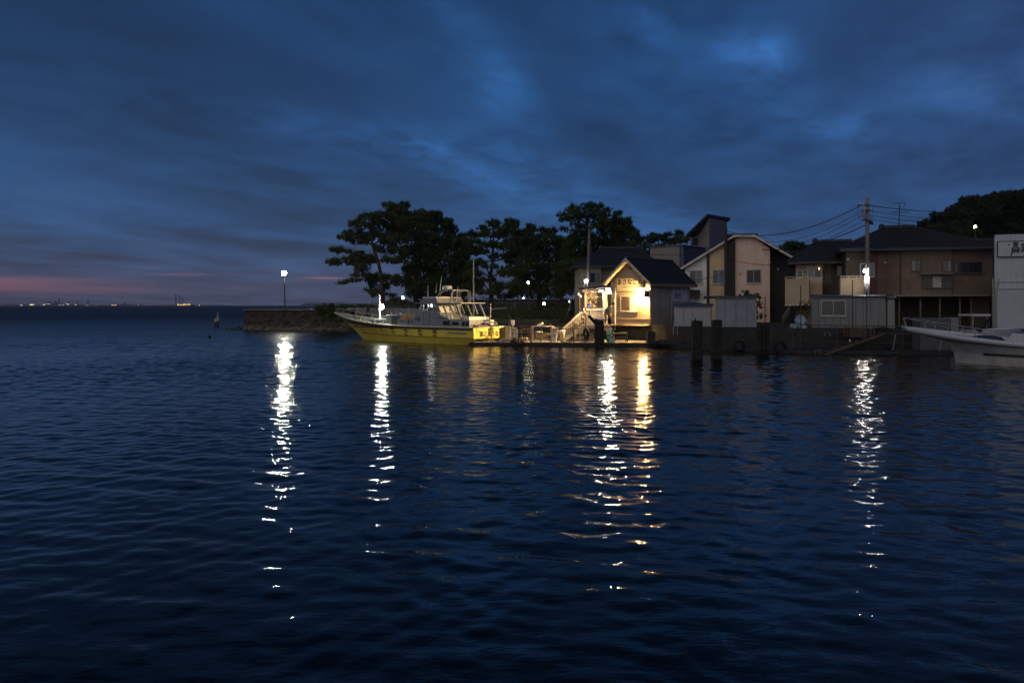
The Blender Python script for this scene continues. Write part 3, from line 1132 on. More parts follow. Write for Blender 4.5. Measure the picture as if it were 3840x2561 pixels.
class Hull:
    """lofted hull: levels = list of (x0, xstem, halfbeam fn(s), z fn(s)); local +x forward, +y port"""
    def __init__(self, levels, n=34):
        self.L = []
        for (x0, x1, fy, fz) in levels:
            row = []
            for i in range(n + 1):
                s = i / n
                row.append((x0 + (x1 - x0) * s, max(0.012, fy(s)), fz(s)))
            self.L.append(row)
        self.n = n

    def strip(self, a, b, transom=True):
        mb = MB()
        n = self.n
        for k in range(a, b):
            for sgn in (1, -1):
                o = len(mb.v)
                for i in range(n + 1):
                    for lev in (k, k + 1):
                        x, y, z = self.L[lev][i]
                        mb.v.append((x, y * sgn, z))
                for i in range(n):
                    q = (o + 2 * i, o + 2 * i + 1, o + 2 * i + 3, o + 2 * i + 2)
                    q = q if sgn > 0 else q[::-1]
                    mb.f += [(q[0], q[1], q[2]), (q[0], q[2], q[3])] if sgn > 0 else [(q[1], q[2], q[3]), (q[1], q[3], q[0])]
            # stern panel and stem closure
            for idx, flip in ((0, False), (n, True)):
                o = len(mb.v)
                for lev, sgn in ((k, 1), (k + 1, 1), (k + 1, -1), (k, -1)):
                    x, y, z = self.L[lev][idx]
                    mb.v.append((x, y * sgn, z))
                if transom or idx == n:
                    mb.f.append((o + 3, o + 2, o + 1, o) if not flip else (o, o + 1, o + 2, o + 3))
        return mb

    def y_at(self, x, z):
        """half breadth of the skin at (x, z)"""
        col = []
        for row in self.L:
            xs = [p[0] for p in row]
            col.append((float(np.interp(x, xs, [p[2] for p in row])), float(np.interp(x, xs, [p[1] for p in row]))))
        col.sort()
        return float(np.interp(z, [c[0] for c in col], [c[1] for c in col]))

    def sheer(self, lev, x):
        row = self.L[lev]
        xs = [p[0] for p in row]
        return float(np.interp(x, xs, [p[1] for p in row])), float(np.interp(x, xs, [p[2] for p in row]))


def shape(p, stern=0.93, peak=0.35):
    def f(s):
        if s < peak:
            return stern + (1 - stern) * math.sin(s / peak * PI / 2)
        return max(0.0, 1 - ((s - peak) / (1 - peak)) ** p)
    return f


M_YELLOW = mat('yellow_hull_paint', (0.80, 0.64, 0.10), 0.45, 0, 0.14, 1.2, streak=0.22)
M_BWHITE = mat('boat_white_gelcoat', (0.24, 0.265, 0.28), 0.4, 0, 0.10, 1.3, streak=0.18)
M_RED = mat('red_antifouling', (0.35, 0.035, 0.02), 0.7, 0, 0.3, 3)
M_INK = mat('black_lettering', (0.006, 0.006, 0.006), 0.6, 0, 0.1, 3)
M_BLUEINK = mat('blue_lettering', (0.03, 0.06, 0.16), 0.6, 0, 0.1, 3)
M_ORANGEBOX = mat('orange_locker', (0.60, 0.27, 0.10), 0.5, 0, 0.1, 3)
M_BLUECLOTH = mat('blue_sail_cover', (0.02, 0.035, 0.14), 0.8, 0, 0.3, 4)

BS, BF, BPn = Vector((-1.44, 52.45, 0)), Vector((-0.768, 0.640, 0)), Vector((-0.640, -0.768, 0))
B_ROT = math.atan2(BF.y, BF.x)


def bxl(px, y=1.3):
    r = (px - CX) / F
    return (BS.x + BPn.x * y - r * (BS.y + BPn.y * y)) / (r * BF.y - BF.x)


def bzl(px, py, y=1.3):
    x = bxl(px, y)
    Yw = BS.y + BF.y * x + BPn.y * y
    return ZP(py, Yw)


def yellow_boat():
    t = thing('fishing_boat', 'yellow and white charter fishing boat with black lettering moored at the landing stage', 'boat', BS, B_ROT)
    q = dict(parent=t, world=False)
    lev = [
        (1.5, 12.3, lambda s: 0.03 + 0.0 * s, lambda s: -0.28 - 0.2 * s),
        (1.0, 12.75, lambda s: 1.28 * shape(1.7, 0.88)(s), lambda s: -0.06 + 0.02 * s),
        (0.8, 13.0, lambda s: 1.36 * shape(1.75, 0.9)(s), lambda s: 0.10 + 0.02 * s),
        (0.0, 13.75, lambda s: 1.52 * shape(1.95, 0.95)(s), lambda s: 0.43 + 0.22 * s ** 3),
        (0.0, 14.85, lambda s: 1.60 * shape(2.4, 0.95)(s), lambda s: 1.0 + 0.02 * math.sin(s * PI) + 0.27 * s ** 5),
        (0.0, 16.4, lambda s: 1.70 * shape(2.9, 0.94)(s), lambda s: 1.13 + 0.89 * max(0, (s - 0.35) / 0.65) ** 2.0),
    ]
    hl = Hull(lev)
    sk_ = hl.strip(1, 5)
    skin_tree = BVHTree.FromPolygons([Vector(v) for v in sk_.v], sk_.f)

    def sy(x, z):
        h_ = skin_tree.ray_cast(Vector((x, 6.0, z)), Vector((0, -1, 0)))[0]
        return h_.y if h_ else hl.y_at(x, z)
    hl.strip(0, 1).build('antifouling', M_RED, smooth=True, **q)
    hl.strip(1, 4).build('hull', M_YELLOW, smooth=True, **q)
    bw = hl.strip(4, 5)
    o = bw.build('bulwark', M_BWHITE, smooth=True, **q)
    sol = o.modifiers.new('thickness', 'SOLIDIFY')
    sol.thickness = 0.05
    sol.offset = -1
    # yellow stern board (the white bulwark ends ahead of it)
    mb = MB()
    mb.prism([(-0.03, 1.60, 0.44), (-0.03, 1.66, 1.12), (-0.03, -1.66, 1.12), (-0.03, -1.60, 0.44)], (0.025, 0, 0))
    mb.build('transom', M_YELLOW, **q)
    mb = MB()
    pts = [(x, hl.sheer(5, x)[0], hl.sheer(5, x)[1] + 0.02) for x in np.linspace(0, 16.3, 30)]
    for sg in (1, -1):
        mb.tube([(x, y * sg, z) for x, y, z in pts], 0.055, 6)
    mb.tube([(0, pts[0][1], pts[0][2]), (0, -pts[0][1], pts[0][2])], 0.055, 6)
    mb.build('gunwale', mat('cream_gunwale', (0.62, 0.56, 0.33), 0.5, 0, 0.1, 3), smooth=True, **q)
    mb = MB()
    for sg in (1, -1):
        mb.tube([(x, (sy(x, 1.0) + 0.02) * sg, 1.0 + 0.02 * math.sin(PI * x / 14.85)) for x in np.linspace(0.1, 13.6, 26)], 0.04, 6)
    mb.build('rubbing_strake', mat('dark_strake', (0.05, 0.055, 0.05), 0.7), smooth=True, **q)
    mb = MB()
    for sg in (1, -1):
        mb.tube([(x, (sy(x, 0.46 + 0.1 * (x / 13.5) ** 3) + 0.012) * sg, 0.46 + 0.1 * (x / 13.5) ** 3) for x in np.linspace(0.1, 12.6, 26)], 0.022, 5)
    mb.build('knuckle_line', mat('dark_yellow_line', (0.12, 0.09, 0.02), 0.7), smooth=True, **q)
    # deck
    mb = MB()
    top = [(x, sy(x, 0.80 + max(0, (x - 9) * 0.10)) - 0.03, 0.80 + max(0, (x - 9) * 0.10)) for x in np.linspace(0.1, 13.6, 24)]
    for i in range(len(top) - 1):
        (xa, ya, za), (xb, yb, zb) = top[i], top[i + 1]
        ya, yb = max(0.05, ya - 0.05), max(0.05, yb - 0.05)
        mb.add([(xa, -ya, za), (xb, -yb, zb), (xb, yb, zb), (xa, ya, za)], [(0, 1, 2, 3)])
    mb.build('deck', mat('deck_paint', (0.30, 0.34, 0.30), 0.7, 0, 0.2, 3), **q)
    # fender strip on the side
    xa, xb = bxl(1678, 1.62), bxl(1745, 1.62)
    MB().bar((xa, hl.y_at(xa, 0.8) + 0.03, 0.80), (xb, hl.y_at(xb, 0.8) + 0.03, 0.78), 0.05, 0.09).build('fender_strip', M_BWHITE, **q)

    yp = 1.22     # port face of the deckhouse

    def X(px):
        return bxl(px, yp)

    def Z(px, py):
        return bzl(px, py, yp)

    def house(name, pxa, pxb, topa, topb, z0=0.75, y=yp, m=M_BWHITE, bevel=0.03):
        xa, xb = bxl(pxa, y), bxl(pxb, y)
        za, zb = bzl(pxa, topa, y), bzl(pxb, topb, y)
        mb = MB().prism([(xa, -y, z0), (xa, -y, za), (xb, -y, zb), (xb, -y, z0)], (0, 2 * y, 0))
        return mb.build(name, m, bevel=bevel, **q)

    fore = house('fore_cabin', 1366, 1447, 1199, 1193, z0=0.86, y=0.72)
    house('fore_cabin_step', 1447.5, 1468, 1181, 1181, y=0.95)
    # sunken doorway recess and side panel
    house('companionway', 1468.5, 1491, 1208, 1208, y=yp - 0.25, m=mat('brown_locker', (0.10, 0.06, 0.03), 0.7))
    house('companionway_roof', 1468.5, 1500, 1182, 1182, z0=Z(1480, 1186), y=yp - 0.02)
    MB().b2((X(1519), yp - 0.9, Z(1510, 1197)), (X(1496), yp - 0.1, Z(1510, 1181))).build('locker', M_ORANGEBOX, bevel=0.02, **q)
    side = house('side_cabin', 1491.5, 1547, 1197, 1197)
    # wheelhouse lower body with raked front
    xa, xb, xc = X(1545), X(1556), X(1682)
    zt = Z(1600, 1172)
    mb = MB().prism([(xa, -yp, 0.75), (xa, -yp, Z(1545, 1196)), (xb, -yp, zt), (xc + 1.1, -yp, zt), (xc, -yp, Z(1680, 1200)), (xc, -yp, 0.75)], (0, 2 * yp, 0))
    wh = mb.build('wheelhouse', M_BWHITE, bevel=0.03, **q)
    # wheelhouse upper: pillars, windows, roof
    z1 = Z(1600, 1137)
    yw = yp - 0.04
    def wx(px):
        return bxl(px, yw)
    mb = MB()
    for sg in (1, -1):
        for (pa, pb) in ((1566, 1584), (1587, 1587), (1611, 1611), (1627, 1624), (1640, 1634)):
            mb.bar((wx(pa), sg * yw, zt), (wx(pb), sg * yw, z1), 0.10, 0.10)
        mb.bar((wx(1566), sg * yw, zt + 0.05), (wx(1640), sg * yw, zt + 0.05), 0.09, 0.09)
        mb.bar((wx(1584), sg * yw, z1 - 0.05), (wx(1640), sg * yw, z1 - 0.05), 0.10, 0.09)
    for yy in (-0.4, 0.4):
        mb.bar((wx(1566), yy, zt), (wx(1584), yy, z1), 0.09, 0.09)
    mb.build('window_pillars', M_BWHITE, **q)
    # aft bulkhead of the wheelhouse, lit cabin lining
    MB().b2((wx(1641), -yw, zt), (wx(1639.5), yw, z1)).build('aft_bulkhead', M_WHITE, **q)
    MB().b2((wx(1639), -0.75, zt), (wx(1600), 0.75, zt + 0.42)).build('console', M_BLACK, bevel=0.04, **q)
    MB().b2((wx(1604), 0.05, zt + 0.42), (wx(1600), 0.5, zt + 0.72)).build('chart_screen', M_BLACK, bevel=0.02, **q)
    # cabin lamp
    MB().box((wx(1599), yw - 0.42, z1 - 0.16), (0.32, 0.16, 0.14)).build('cabin_lamp', glow_mat('glow_cabin', (1.0, 0.95, 0.82), 22), **q)
    # roof with raised visor
    z2 = Z(1600, 1113)
    mb = MB().prism([(wx(1572), -yp - .08, z1), (wx(1592), -yp - .05, z2 - .10), (wx(1640), -yp - .05, z2 - .10), (wx(1645), -yp - .08, z1)], (0, 2 * yp + .12, 0))
    rf_ = mb.build('roof', M_BWHITE, bevel=0.03, **q)
    MB().b2((wx(1638), -yp - .02, z2 - .10), (wx(1588), yp + .02, z2)).build('roof_rack', mat('pale_lilac_panel', (0.60, 0.56, 0.60), 0.5), rf_, world=False)
    MB().b2((wx(1690), -yp, z1 - 0.02), (wx(1560), yp + .05, z1 + 0.03)).build('visor', M_BWHITE, rf_, world=False)
    # flying awning aft and its slanting posts
    MB().b2((bxl(1728, yp), -yp, z1 - 0.03), (bxl(1655, yp), yp, z1 + 0.03)).build('awning', mat('warm_white_awning', (0.42, 0.41, 0.38), 0.5), bevel=0.02, **q)
    for (pa, pya, pb, pyb) in ((1636, 1142, 1650, 1178), (1660, 1142, 1682, 1200), (1686, 1142, 1700, 1180), (1709, 1142, 1731, 1197)):
        for sg in (1, -1):
            MB().bar((bxl(pa, yp), sg * (yp - .05), bzl(pa, pya, yp)), (bxl(pb, yp), sg * (yp - .05), bzl(pb, pyb, yp)), 0.11, 0.10).build('awning_post', M_BWHITE, **q)
    # lit panels seen under the awning
    MB().b2((bxl(1668, 0.4), -0.9, bzl(1660, 1172, .4)), (bxl(1664, 0.4), 0.9, bzl(1660, 1146, .4))).build('cabin_partition', mat('varnished_panel', (0.45, 0.28, 0.12), 0.5), **q)
    MB().tube([(bxl(1690, .8), 0.8, bzl(1690, 1167, .8)), (bxl(1690, .8), 0.8, bzl(1690, 1146, .8))], 0.10, 10).build('water_tank', M_WHITE, **q)
    mb = MB()
    for k in range(6):
        mb.b2((bxl(1694, 1.0), 0.95, bzl(1690, 1172 + k * 4.2, 1.0)), (bxl(1684, 1.0), 1.0, bzl(1690, 1175 + k * 4.2, 1.0)))
    for pq in (1684, 1688, 1694):
        mb.b2((bxl(pq + .7, 1.0), 0.96, bzl(1690, 1199, 1.0)), (bxl(pq, 1.0), 1.0, bzl(1690, 1172, 1.0)))
    mb.build('slatted_basket', M_WHITE, **q)
    # aft cabin, low
    aft = house('aft_cabin', 1682.5, 1760, 1200, 1200, y=1.08)
    house('aft_cabin_step', 1738, 1760, 1188, 1188, z0=Z(1740, 1200) + .005, y=1.0)
    xq = 0.92
    ztq = bzl(1762, 1188, 1.05)
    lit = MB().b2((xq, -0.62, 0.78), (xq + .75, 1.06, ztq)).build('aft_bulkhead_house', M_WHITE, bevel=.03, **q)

    def winp(parent, pa, pb, ya, yb, m=M_GLASS, y=yp, name='window'):
        return MB().b2((bxl(pb, y), y - 0.02, bzl((pa + pb) / 2, yb, y)), (bxl(pa, y), y + 0.014, bzl((pa + pb) / 2, ya, y))).build(name, m, parent, world=False, bevel=0.01)
    winp(fore, 1383, 1403, 1201, 1211, y=.72)
    winp(fore, 1412, 1434, 1201, 1211, y=.72)
    winp(fore, 1439, 1445, 1201, 1211, y=.72)
    winp(side, 1543, 1546, 1199, 1214, mat('brown_hatch', (0.05, 0.03, 0.02)))
    winp(side, 1529, 1535, 1199, 1214, mat('brown_hatch', (0.05, 0.03, 0.02)))
    d = winp(wh, 1589, 1609, 1167, 1215, M_BWHITE, y=yp + .02, name='door')
    MB().b2((bxl(1611.5, yp), yp - .01, bzl(1600, 1216, yp)), (bxl(1610, yp), yp + .05, bzl(1600, 1150, yp))).build('door_rail', M_GREYP, d, world=False)
    MB().b2((bxl(1588.5, yp), yp - .01, bzl(1600, 1216, yp)), (bxl(1587.5, yp), yp + .05, bzl(1600, 1150, yp))).build('door_rail', M_GREYP, d, world=False)
    winp(wh, 1661, 1683, 1204, 1219)
    winp(aft, 1696, 1720, 1208, 1219, y=1.08)
    winp(aft, 1732, 1744, 1207, 1223, y=1.08)
    winp(aft, 1746, 1757, 1207, 1223, y=1.08)
    for (ya_, yb_, za_, zb_, m_) in ((.72, .30, 1.18, 1.50, M_GLASS), (.12, -.06, 1.36, 1.46, mat('brown_hatch', (0.05, 0.03, 0.02))), (.12, -.16, 0.98, 1.16, M_BLUECLOTH)):
        MB().b2((xq - .014, yb_, za_), (xq + .02, ya_, zb_)).build('window', m_, lit, world=False)
    lettering('Asanagi', 0.22, M_BLUEINK, side, (bxl(1510, yp), yp + .006, bzl(1510, 1203, yp)), (-1, 0, 0), (0, 0, 1), bold=0.004)
    lettering('ASANAGI', 0.20, M_BLUEINK, wh, (bxl(1658, yp), yp + .006, bzl(1658, 1193, yp)), (-1, 0, 0), (0, 0, 1), bold=0.003)
    mb = MB().torus((bxl(1567, yp), yp + .004, bzl(1567, 1196, yp)), 0.20, 0.025, (0, 1, 0), 20, 5)
    for v in range(len(mb.v)):
        x_, y_, z_ = mb.v[v]
        mb.v[v] = (bxl(1567, yp) + (x_ - bxl(1567, yp)) * 1.2, y_, bzl(1567, 1196, yp) + (z_ - bzl(1567, 1196, yp)) * 0.7)
    mb.bar((bxl(1563, yp), yp + .01, bzl(1567, 1194, yp)), (bxl(1573, yp), yp + .01, bzl(1567, 1198, yp)), 0.02, 0.10)
    mb.build('emblem', M_BLUEINK, wh, world=False)
    # radar arch
    za, zb = z1 + 0.02, Z(1660, 1088)
    for sg in (1, -1):
        MB().tube([(bxl(1634, 1.0), sg * 1.05, za), (bxl(1650, 1.0), sg * 0.95, Z(1650, 1096)), (bxl(1660, 1.0), sg * 0.85, zb), (bxl(1672, 1.0), sg * 0.8, zb + .02)], 0.085, 6).build('radar_arch_leg', M_BWHITE, smooth=True, **q)
        MB().bar((bxl(1690, 0.9), sg * 0.95, za), (bxl(1694, 0.9), sg * 0.8, zb - .05), 0.22, 0.08).build('radar_arch_leg', M_BWHITE, **q)
    MB().b2((bxl(1697, .8), -0.8, zb - .05), (bxl(1656, .8), 0.8, zb + .04)).build('radar_arch_top', M_BWHITE, bevel=0.02, **q)
    cxr = bxl(1677, .3)
    MB().lathe((cxr, 0.3, zb + .05), [(0.28, 0), (0.34, 0.04), (0.34, 0.2), (0.26, 0.27), (0.05, 0.29)], 16).build('radar_dome', M_WHITE, smooth=True, **q)
    for (pa, ya, pb, yb, yy) in ((1649, 1092, 1656, 1036, .9), (1605, 1112, 1605, 1070, .3), (1635, 1101, 1637, 1062, -.6), (1710, 1136, 1717, 1075, .9)):
        MB().tube([(bxl(pa, yy), yy, bzl(pa, ya, yy)), (bxl(pb, yy), yy, bzl(pb, yb, yy))], 0.022, 5, 0.012).build('antenna', M_WHITE, **q)
    MB().tube([(bxl(1697, .5), 0.5, zb), (bxl(1706, .5), 0.5, zb - .45)], 0.07, 6).build('search_light', M_BLACK, **q)
    # bow lamp mast
    yl = 0.7
    xl = bxl(1424, yl)
    MB().tube([(xl, yl, 0.85), (xl, yl, bzl(1424, 1140, yl))], 0.035, 6).build('lamp_mast', M_WHITE, **q)
    MB().tube([(xl, yl, bzl(1424, 1140, yl)), (xl, yl, bzl(1424, 1106, yl))], 0.018, 5).build('whip_antenna', mat('pale_pink_rod', (0.5, 0.4, 0.36)), **q)
    MB().ball((bxl(1433, yl), yl + .05, bzl(1433, 1151, yl)), (0.16, 0.13, 0.18), 10, 7).build('deck_lamp', glow_mat('glow_deck_lamp', (1.0, 0.97, 0.84), 620), smooth=True, **q)
    MB().bar((xl, yl, bzl(1424, 1146, yl)), (bxl(1431, yl), yl + .05, bzl(1433, 1146, yl)), 0.03).build('lamp_arm', M_WHITE, **q)
    # bow fittings
    for (pa, ya, h, r, yy) in ((1336, 1197, 0.42, 0.06, 0.3), (1355, 1198, 0.5, 0.055, 0.5), (1357, 1197, 0.42, 0.06, 0.15)):
        x_ = bxl(pa, yy)
        z_ = bzl(pa, ya, yy)
        MB().tube([(x_, yy, z_ - .45), (x_, yy, z_ + h * .6)], r, 8).build('bollard', M_WOOD, **q)
    mb = MB()
    x_ = bxl(1332, -.3)
    mb.ball((x_, -.3, 1.34), (0.9, 0.45, 0.10), 12, 5)
    mb.build('tarpaulin', mat('green_tarp', (0.28, 0.33, 0.20), 0.8), smooth=True, **q)
    for sg in (1, -1):
        mb = MB()
        rail = []
        for x_ in np.linspace(11.6, 16.1, 10):
            y_, z_ = hl.sheer(5, x_)
            rail.append((x_, sg * max(0.05, y_ - .05), z_ + 0.40 - 0.05 * (16 - x_) / 4))
        mb.tube(rail, 0.02, 5)
        for k in (0, 3, 6, 9):
            x_, y_, z_ = rail[k]
            mb.tube([(x_ - .1, y_, hl.sheer(5, x_)[1]), (x_, y_, z_)], 0.02, 5)
        mb.build('bow_rail', M_STEEL, **q)
    # things on the white cabin tops
    for pq in (1468, 1505, 1503):
        x_ = bxl(pq, .8)
        zz = bzl(pq, 1181, .8)
        MB().lathe((x_, .8, zz - .02), [(0.03, 0), (0.03, 0.12), (0.05, 0.14), (0.05, 0.2)], 8).build('vent', M_WHITE, **q)
    # stern rail, gear and rudder
    for (pa, pb) in ((1818, 1858), (1858, 1879)):
        mb = MB()
        z_ = 1.5
        ya_, yb_ = 1.35 - (pa - 1815) / 70 * 2.4, 1.35 - (pb - 1815) / 70 * 2.4
        mb.tube([(0.12, ya_, 1.05), (0.12, ya_, z_ - .06), (0.12, ya_ - .08, z_), (0.12, yb_ + .08, z_), (0.12, yb_, z_ - .06), (0.12, yb_, 1.05)], 0.03, 6)
        mb.build('stern_rail', M_STEEL, smooth=True, **q)
    MB().b2((0.5, -0.9, 0.8), (1.4, 0.6, 1.30)).build('fish_hold', M_WOOD, bevel=0.03, **q)
    MB().b2((0.3, -0.75, 1.30), (0.8, -0.35, 1.62)).build('bait_box', M_WHITE_W, bevel=0.02, **q)
    MB().tube([(0.5, -0.6, 1.3), (0.5, -0.6, 2.7)], 0.03, 6).build('stern_pole', M_STEEL, **q)
    MB().b2((0.25, -0.09, -0.45), (0.75, 0.05, 0.42)).build('rudder', M_BLACK, bevel=0.02, **q)
    # lettering
    def on_side(px, py):
        x0_ = bxl(px, 1.6)
        z0_ = bzl(px, py, 1.6)
        def f(dx, dy):
            return Vector((x0_ - dx, sy(x0_ - dx, z0_ + dy) + 0.015, z0_ + dy))
        return f
    for ch, px, py, sz in (('第', 1398, 1233, 0.30), ('三', 1417, 1235, 0.28), ('あ', 1467, 1243, 0.54), ('さ', 1519, 1247, 0.54), ('な', 1574, 1249, 0.54), ('ぎ', 1629, 1250, 0.54)):
        lettering(ch, sz, M_INK, t, (0, 0, 0), (1, 0, 0), (0, 0, 1), bold=0.012, fn=on_side(px, py))
    lettering('第三あさなぎ', 0.385, M_INK, t, (-0.045, -0.05, 0.70), (0, -1, 0), (0, 0, 1), bold=0.011)
    lettering('金  沢  漁', 0.16, M_INK, t, (-0.045, -0.05, 0.98), (0, -1, 0), (0, 0, 1), bold=0.002)
    return t


yellow_boat()


def sail_boat():
    """yacht lying behind the stern of the yellow boat"""
    o = Vector((XP(1800, 58.5), 58.5, 0))
    t = thing('sailboat', 'small sailboat with bare mast and blue sail cover behind the yellow boat stern', 'boat', o, R(172))
    q = dict(parent=t, world=False)
    lev = [(-2.6, 2.6, lambda s: 0.03, lambda s: -0.3), (-2.8, 3.0, lambda s: 0.85 * shape(2, 0.8)(s), lambda s: 0.1), (-3.0, 3.5, lambda s: 1.05 * shape(2.2, 0.85)(s), lambda s: 0.85 + 0.2 * s)]
    hl = Hull(lev, 20)
    hl.strip(0, 2).build('hull', M_WHITE_W, smooth=True, **q)
    MB().prism([(x, hl.sheer(2, x)[0] - .01, hl.sheer(2, x)[1] - .01) for x in np.linspace(-3, 3.3, 9)] + [(x, -hl.sheer(2, x)[0] + .01, hl.sheer(2, x)[1] - .01) for x in np.linspace(3.3, -3, 9)], (0, 0, -0.05)).build('deck', M_WHITE_W, **q)
    MB().prism([(-1.3, -.6, 0.9), (-1.2, -.55, 1.3), (0.9, -.5, 1.25), (1.4, -.45, 0.95)], (0, 1.1, 0)).build('cabin', M_WHITE_W, bevel=0.03, **q)
    xm = (1800 - 1776) * 58.5 / F
    zt = ZP(973, 58.5)
    MB().tube([(xm, 0, 1.1), (xm, 0, zt)], 0.065, 8, 0.05).build('mast', mat('pale_mast', (0.46, 0.40, 0.30), 0.5), **q)
    zb = ZP(1163, 58.5)
    MB().tube([(xm - .1, 0, zb), (xm - 2.4, 0, zb + .15)], 0.045, 6).build('boom', M_STEEL, **q)
    MB().tube([(xm - .05, 0, zb + .35), (xm - .25, 0, zb + .22), (xm - .8, 0, zb + .12), (xm - 1.3, 0, zb + .1)], [0.10, 0.22, 0.16, 0.05], 8).build('sail_cover', M_BLUECLOTH, smooth=True, **q)
    mb = MB()
    for (x_, z_) in ((3.2, 1.0), (-2.9, 0.9)):
        mb.tube([(xm, 0, zt - .3), (x_, 0, z_)], 0.008, 4)
    for sg in (1, -1):
        mb.tube([(xm, 0, zt - 1.2), (xm, sg * 1.0, 0.95)], 0.008, 4)
    mb.build('rigging', M_CABLE, **q)


sail_boat()
for (a_, b_, lab) in ((BS + BPn * 1.4 + Vector((0, 0, 1.1)), Vector((XP(1912, 51.6), 51.6, ZD + .1)), 'slack mooring rope from the boat port quarter to the landing'),
                      (BS - BPn * 1.45 + Vector((0, 0, 1.1)), Vector((XP(1921, 52.6), 52.6, ZD + .3)), 'short mooring rope from the boat stern to the power box'),
                      (BS + BF * 15.2 + Vector((0, 0, 1.75)), Vector((-13.2, 72.5, 1.35)), 'bow mooring rope running back to the rubble bank')):
    mb = MB()
    mb.tube([a_.lerp(b_, i / 10) - Vector((0, 0, .35 * 4 * (i / 10) * (1 - i / 10))) for i in range(11)], .022, 5)
    tag(mb.build('mooring_rope', mat('mooring_rope', (0.25, 0.20, 0.13), 0.9)), lab, 'rope', 'mooring ropes of the yellow boat')


def white_boat():
    o = Vector((20.18, 36.2, 0))
    f = Vector((-0.72, 0.694, 0))
    t = thing('white_motor_boat', 'white motor boat with a long raised bow at the right edge of the picture', 'boat', o, math.atan2(f.y, f.x))
    q = dict(parent=t, world=False)
    x0 = -9.5
    lev = [
        (x0, -0.25, lambda s: 0.03, lambda s: -0.35),
        (x0, 0.0, lambda s: 1.25 * shape(2.0, .9, .5)(s), lambda s: -0.05),
        (x0, 0.10, lambda s: 1.36 * shape(2.2, .9, .5)(s), lambda s: 0.40 + 0.10 * s),
        (x0, 0.48, lambda s: 1.45 * shape(2.6, .92, .5)(s), lambda s: 0.72 + 0.28 * s ** 3),
        (x0, 2.25, lambda s: 1.52 * shape(3.0, .92, .5)(s), lambda s: 0.78 + 0.60 * max(0, (s - .4) / .6) ** 1.6),
        (x0, 2.36, lambda s: 0.05 * (1 - s) + 1.52 * shape(3.1, .92, .5)(s), lambda s: 0.92 + 0.70 * max(0, (s - .35) / .65) ** 1.5),
    ]
    hl = Hull(lev, 40)
    hl.strip(0, 4).build('hull', mat('worn_white_hull', (0.50, 0.48, 0.44), 0.5, 0, 0.16, 1.5, streak=0.35), smooth=True, **q)
    o_ = hl.strip(4, 5).build('bulwark', mat('worn_white_bulwark', (0.60, 0.61, 0.64), 0.5, 0, 0.12, 2.0, streak=0.2), smooth=True, **q)
    s_ = o_.modifiers.new('thickness', 'SOLIDIFY')
    s_.thickness = 0.04
    s_.offset = -1
    mb = MB()
    for sg in (1, -1):
        mb.tube([(x, (hl.y_at(x, 0.42) + .02) * sg, 0.42 + .05) for x in np.linspace(x0 + .1, -1.3, 20)], 0.06, 6)
    mb.build('rubbing_strake', mat('dark_rubber_strake', (0.035, 0.04, 0.04), 0.7), smooth=True, **q)
    pts = [(x, hl.sheer(5, x)[0], hl.sheer(5, x)[1]) for x in np.linspace(x0, 2.3, 24)]
    mb = MB().prism([(x, y - .05, z - .12) for x, y, z in pts[:: 2]] + [(x, -y + .05, z - .12) for x, y, z in pts[:: -2]], (0, 0, -0.03))
    mb.build('deck', mat('boat_deck_grey', (0.22, 0.24, 0.25), 0.7), **q)
    MB().prism([(-2.0, -.95, 0.85), (-2.4, -.9, 1.42), (-8.5, -.9, 1.42), (-8.8, -.95, 0.85)], (0, 1.9, 0)).build('cabin', M_WHITE_W, bevel=0.06, **q)
    for xx in (-2.9, -4.1, -5.3):
        MB().b2((xx - .42, .90, 1.06), (xx + .42, .955, 1.30)).build('window', M_GLASS, bevel=0.08, **q)
    MB().b2((-2.55, -1.0, 1.42), (-8.6, 1.0, 1.47)).build('cabin_roof', mat('blue_grey_roof', (0.10, 0.14, 0.20), 0.6), **q)
    MB().ball((-1.2, 0.0, 1.12), (0.7, 0.6, 0.16), 10, 6).build('tarpaulin', mat('dull_blue_tarp', (0.03, 0.04, 0.08), 0.8), smooth=True, **q)
    for sg in (1, -1):
        rail = []
        for x_ in np.linspace(-1.6, 2.25, 8):
            y_, z_ = hl.sheer(5, x_)
            rail.append((x_, sg * max(.06, y_ - .06), z_ + 0.22 + 0.05 * (x_ + 1.6)))
        mb = MB().tube(rail, 0.018, 5)
        for k in (1, 3, 5, 7):
            x_, y_, z_ = rail[k]
            mb.tube([(x_ - .12, y_, hl.sheer(5, x_)[1] - .02), (x_, y_, z_)], 0.018, 5)
        mb.build('bow_rail', M_STEEL, **q)
    mb = MB().tube([(2.2, -.1, 1.62), (2.32, 0, 1.63), (2.2, .1, 1.62)], 0.03, 6)
    mb.build('bow_roller', M_STEEL, **q)
    return t


white_boat()

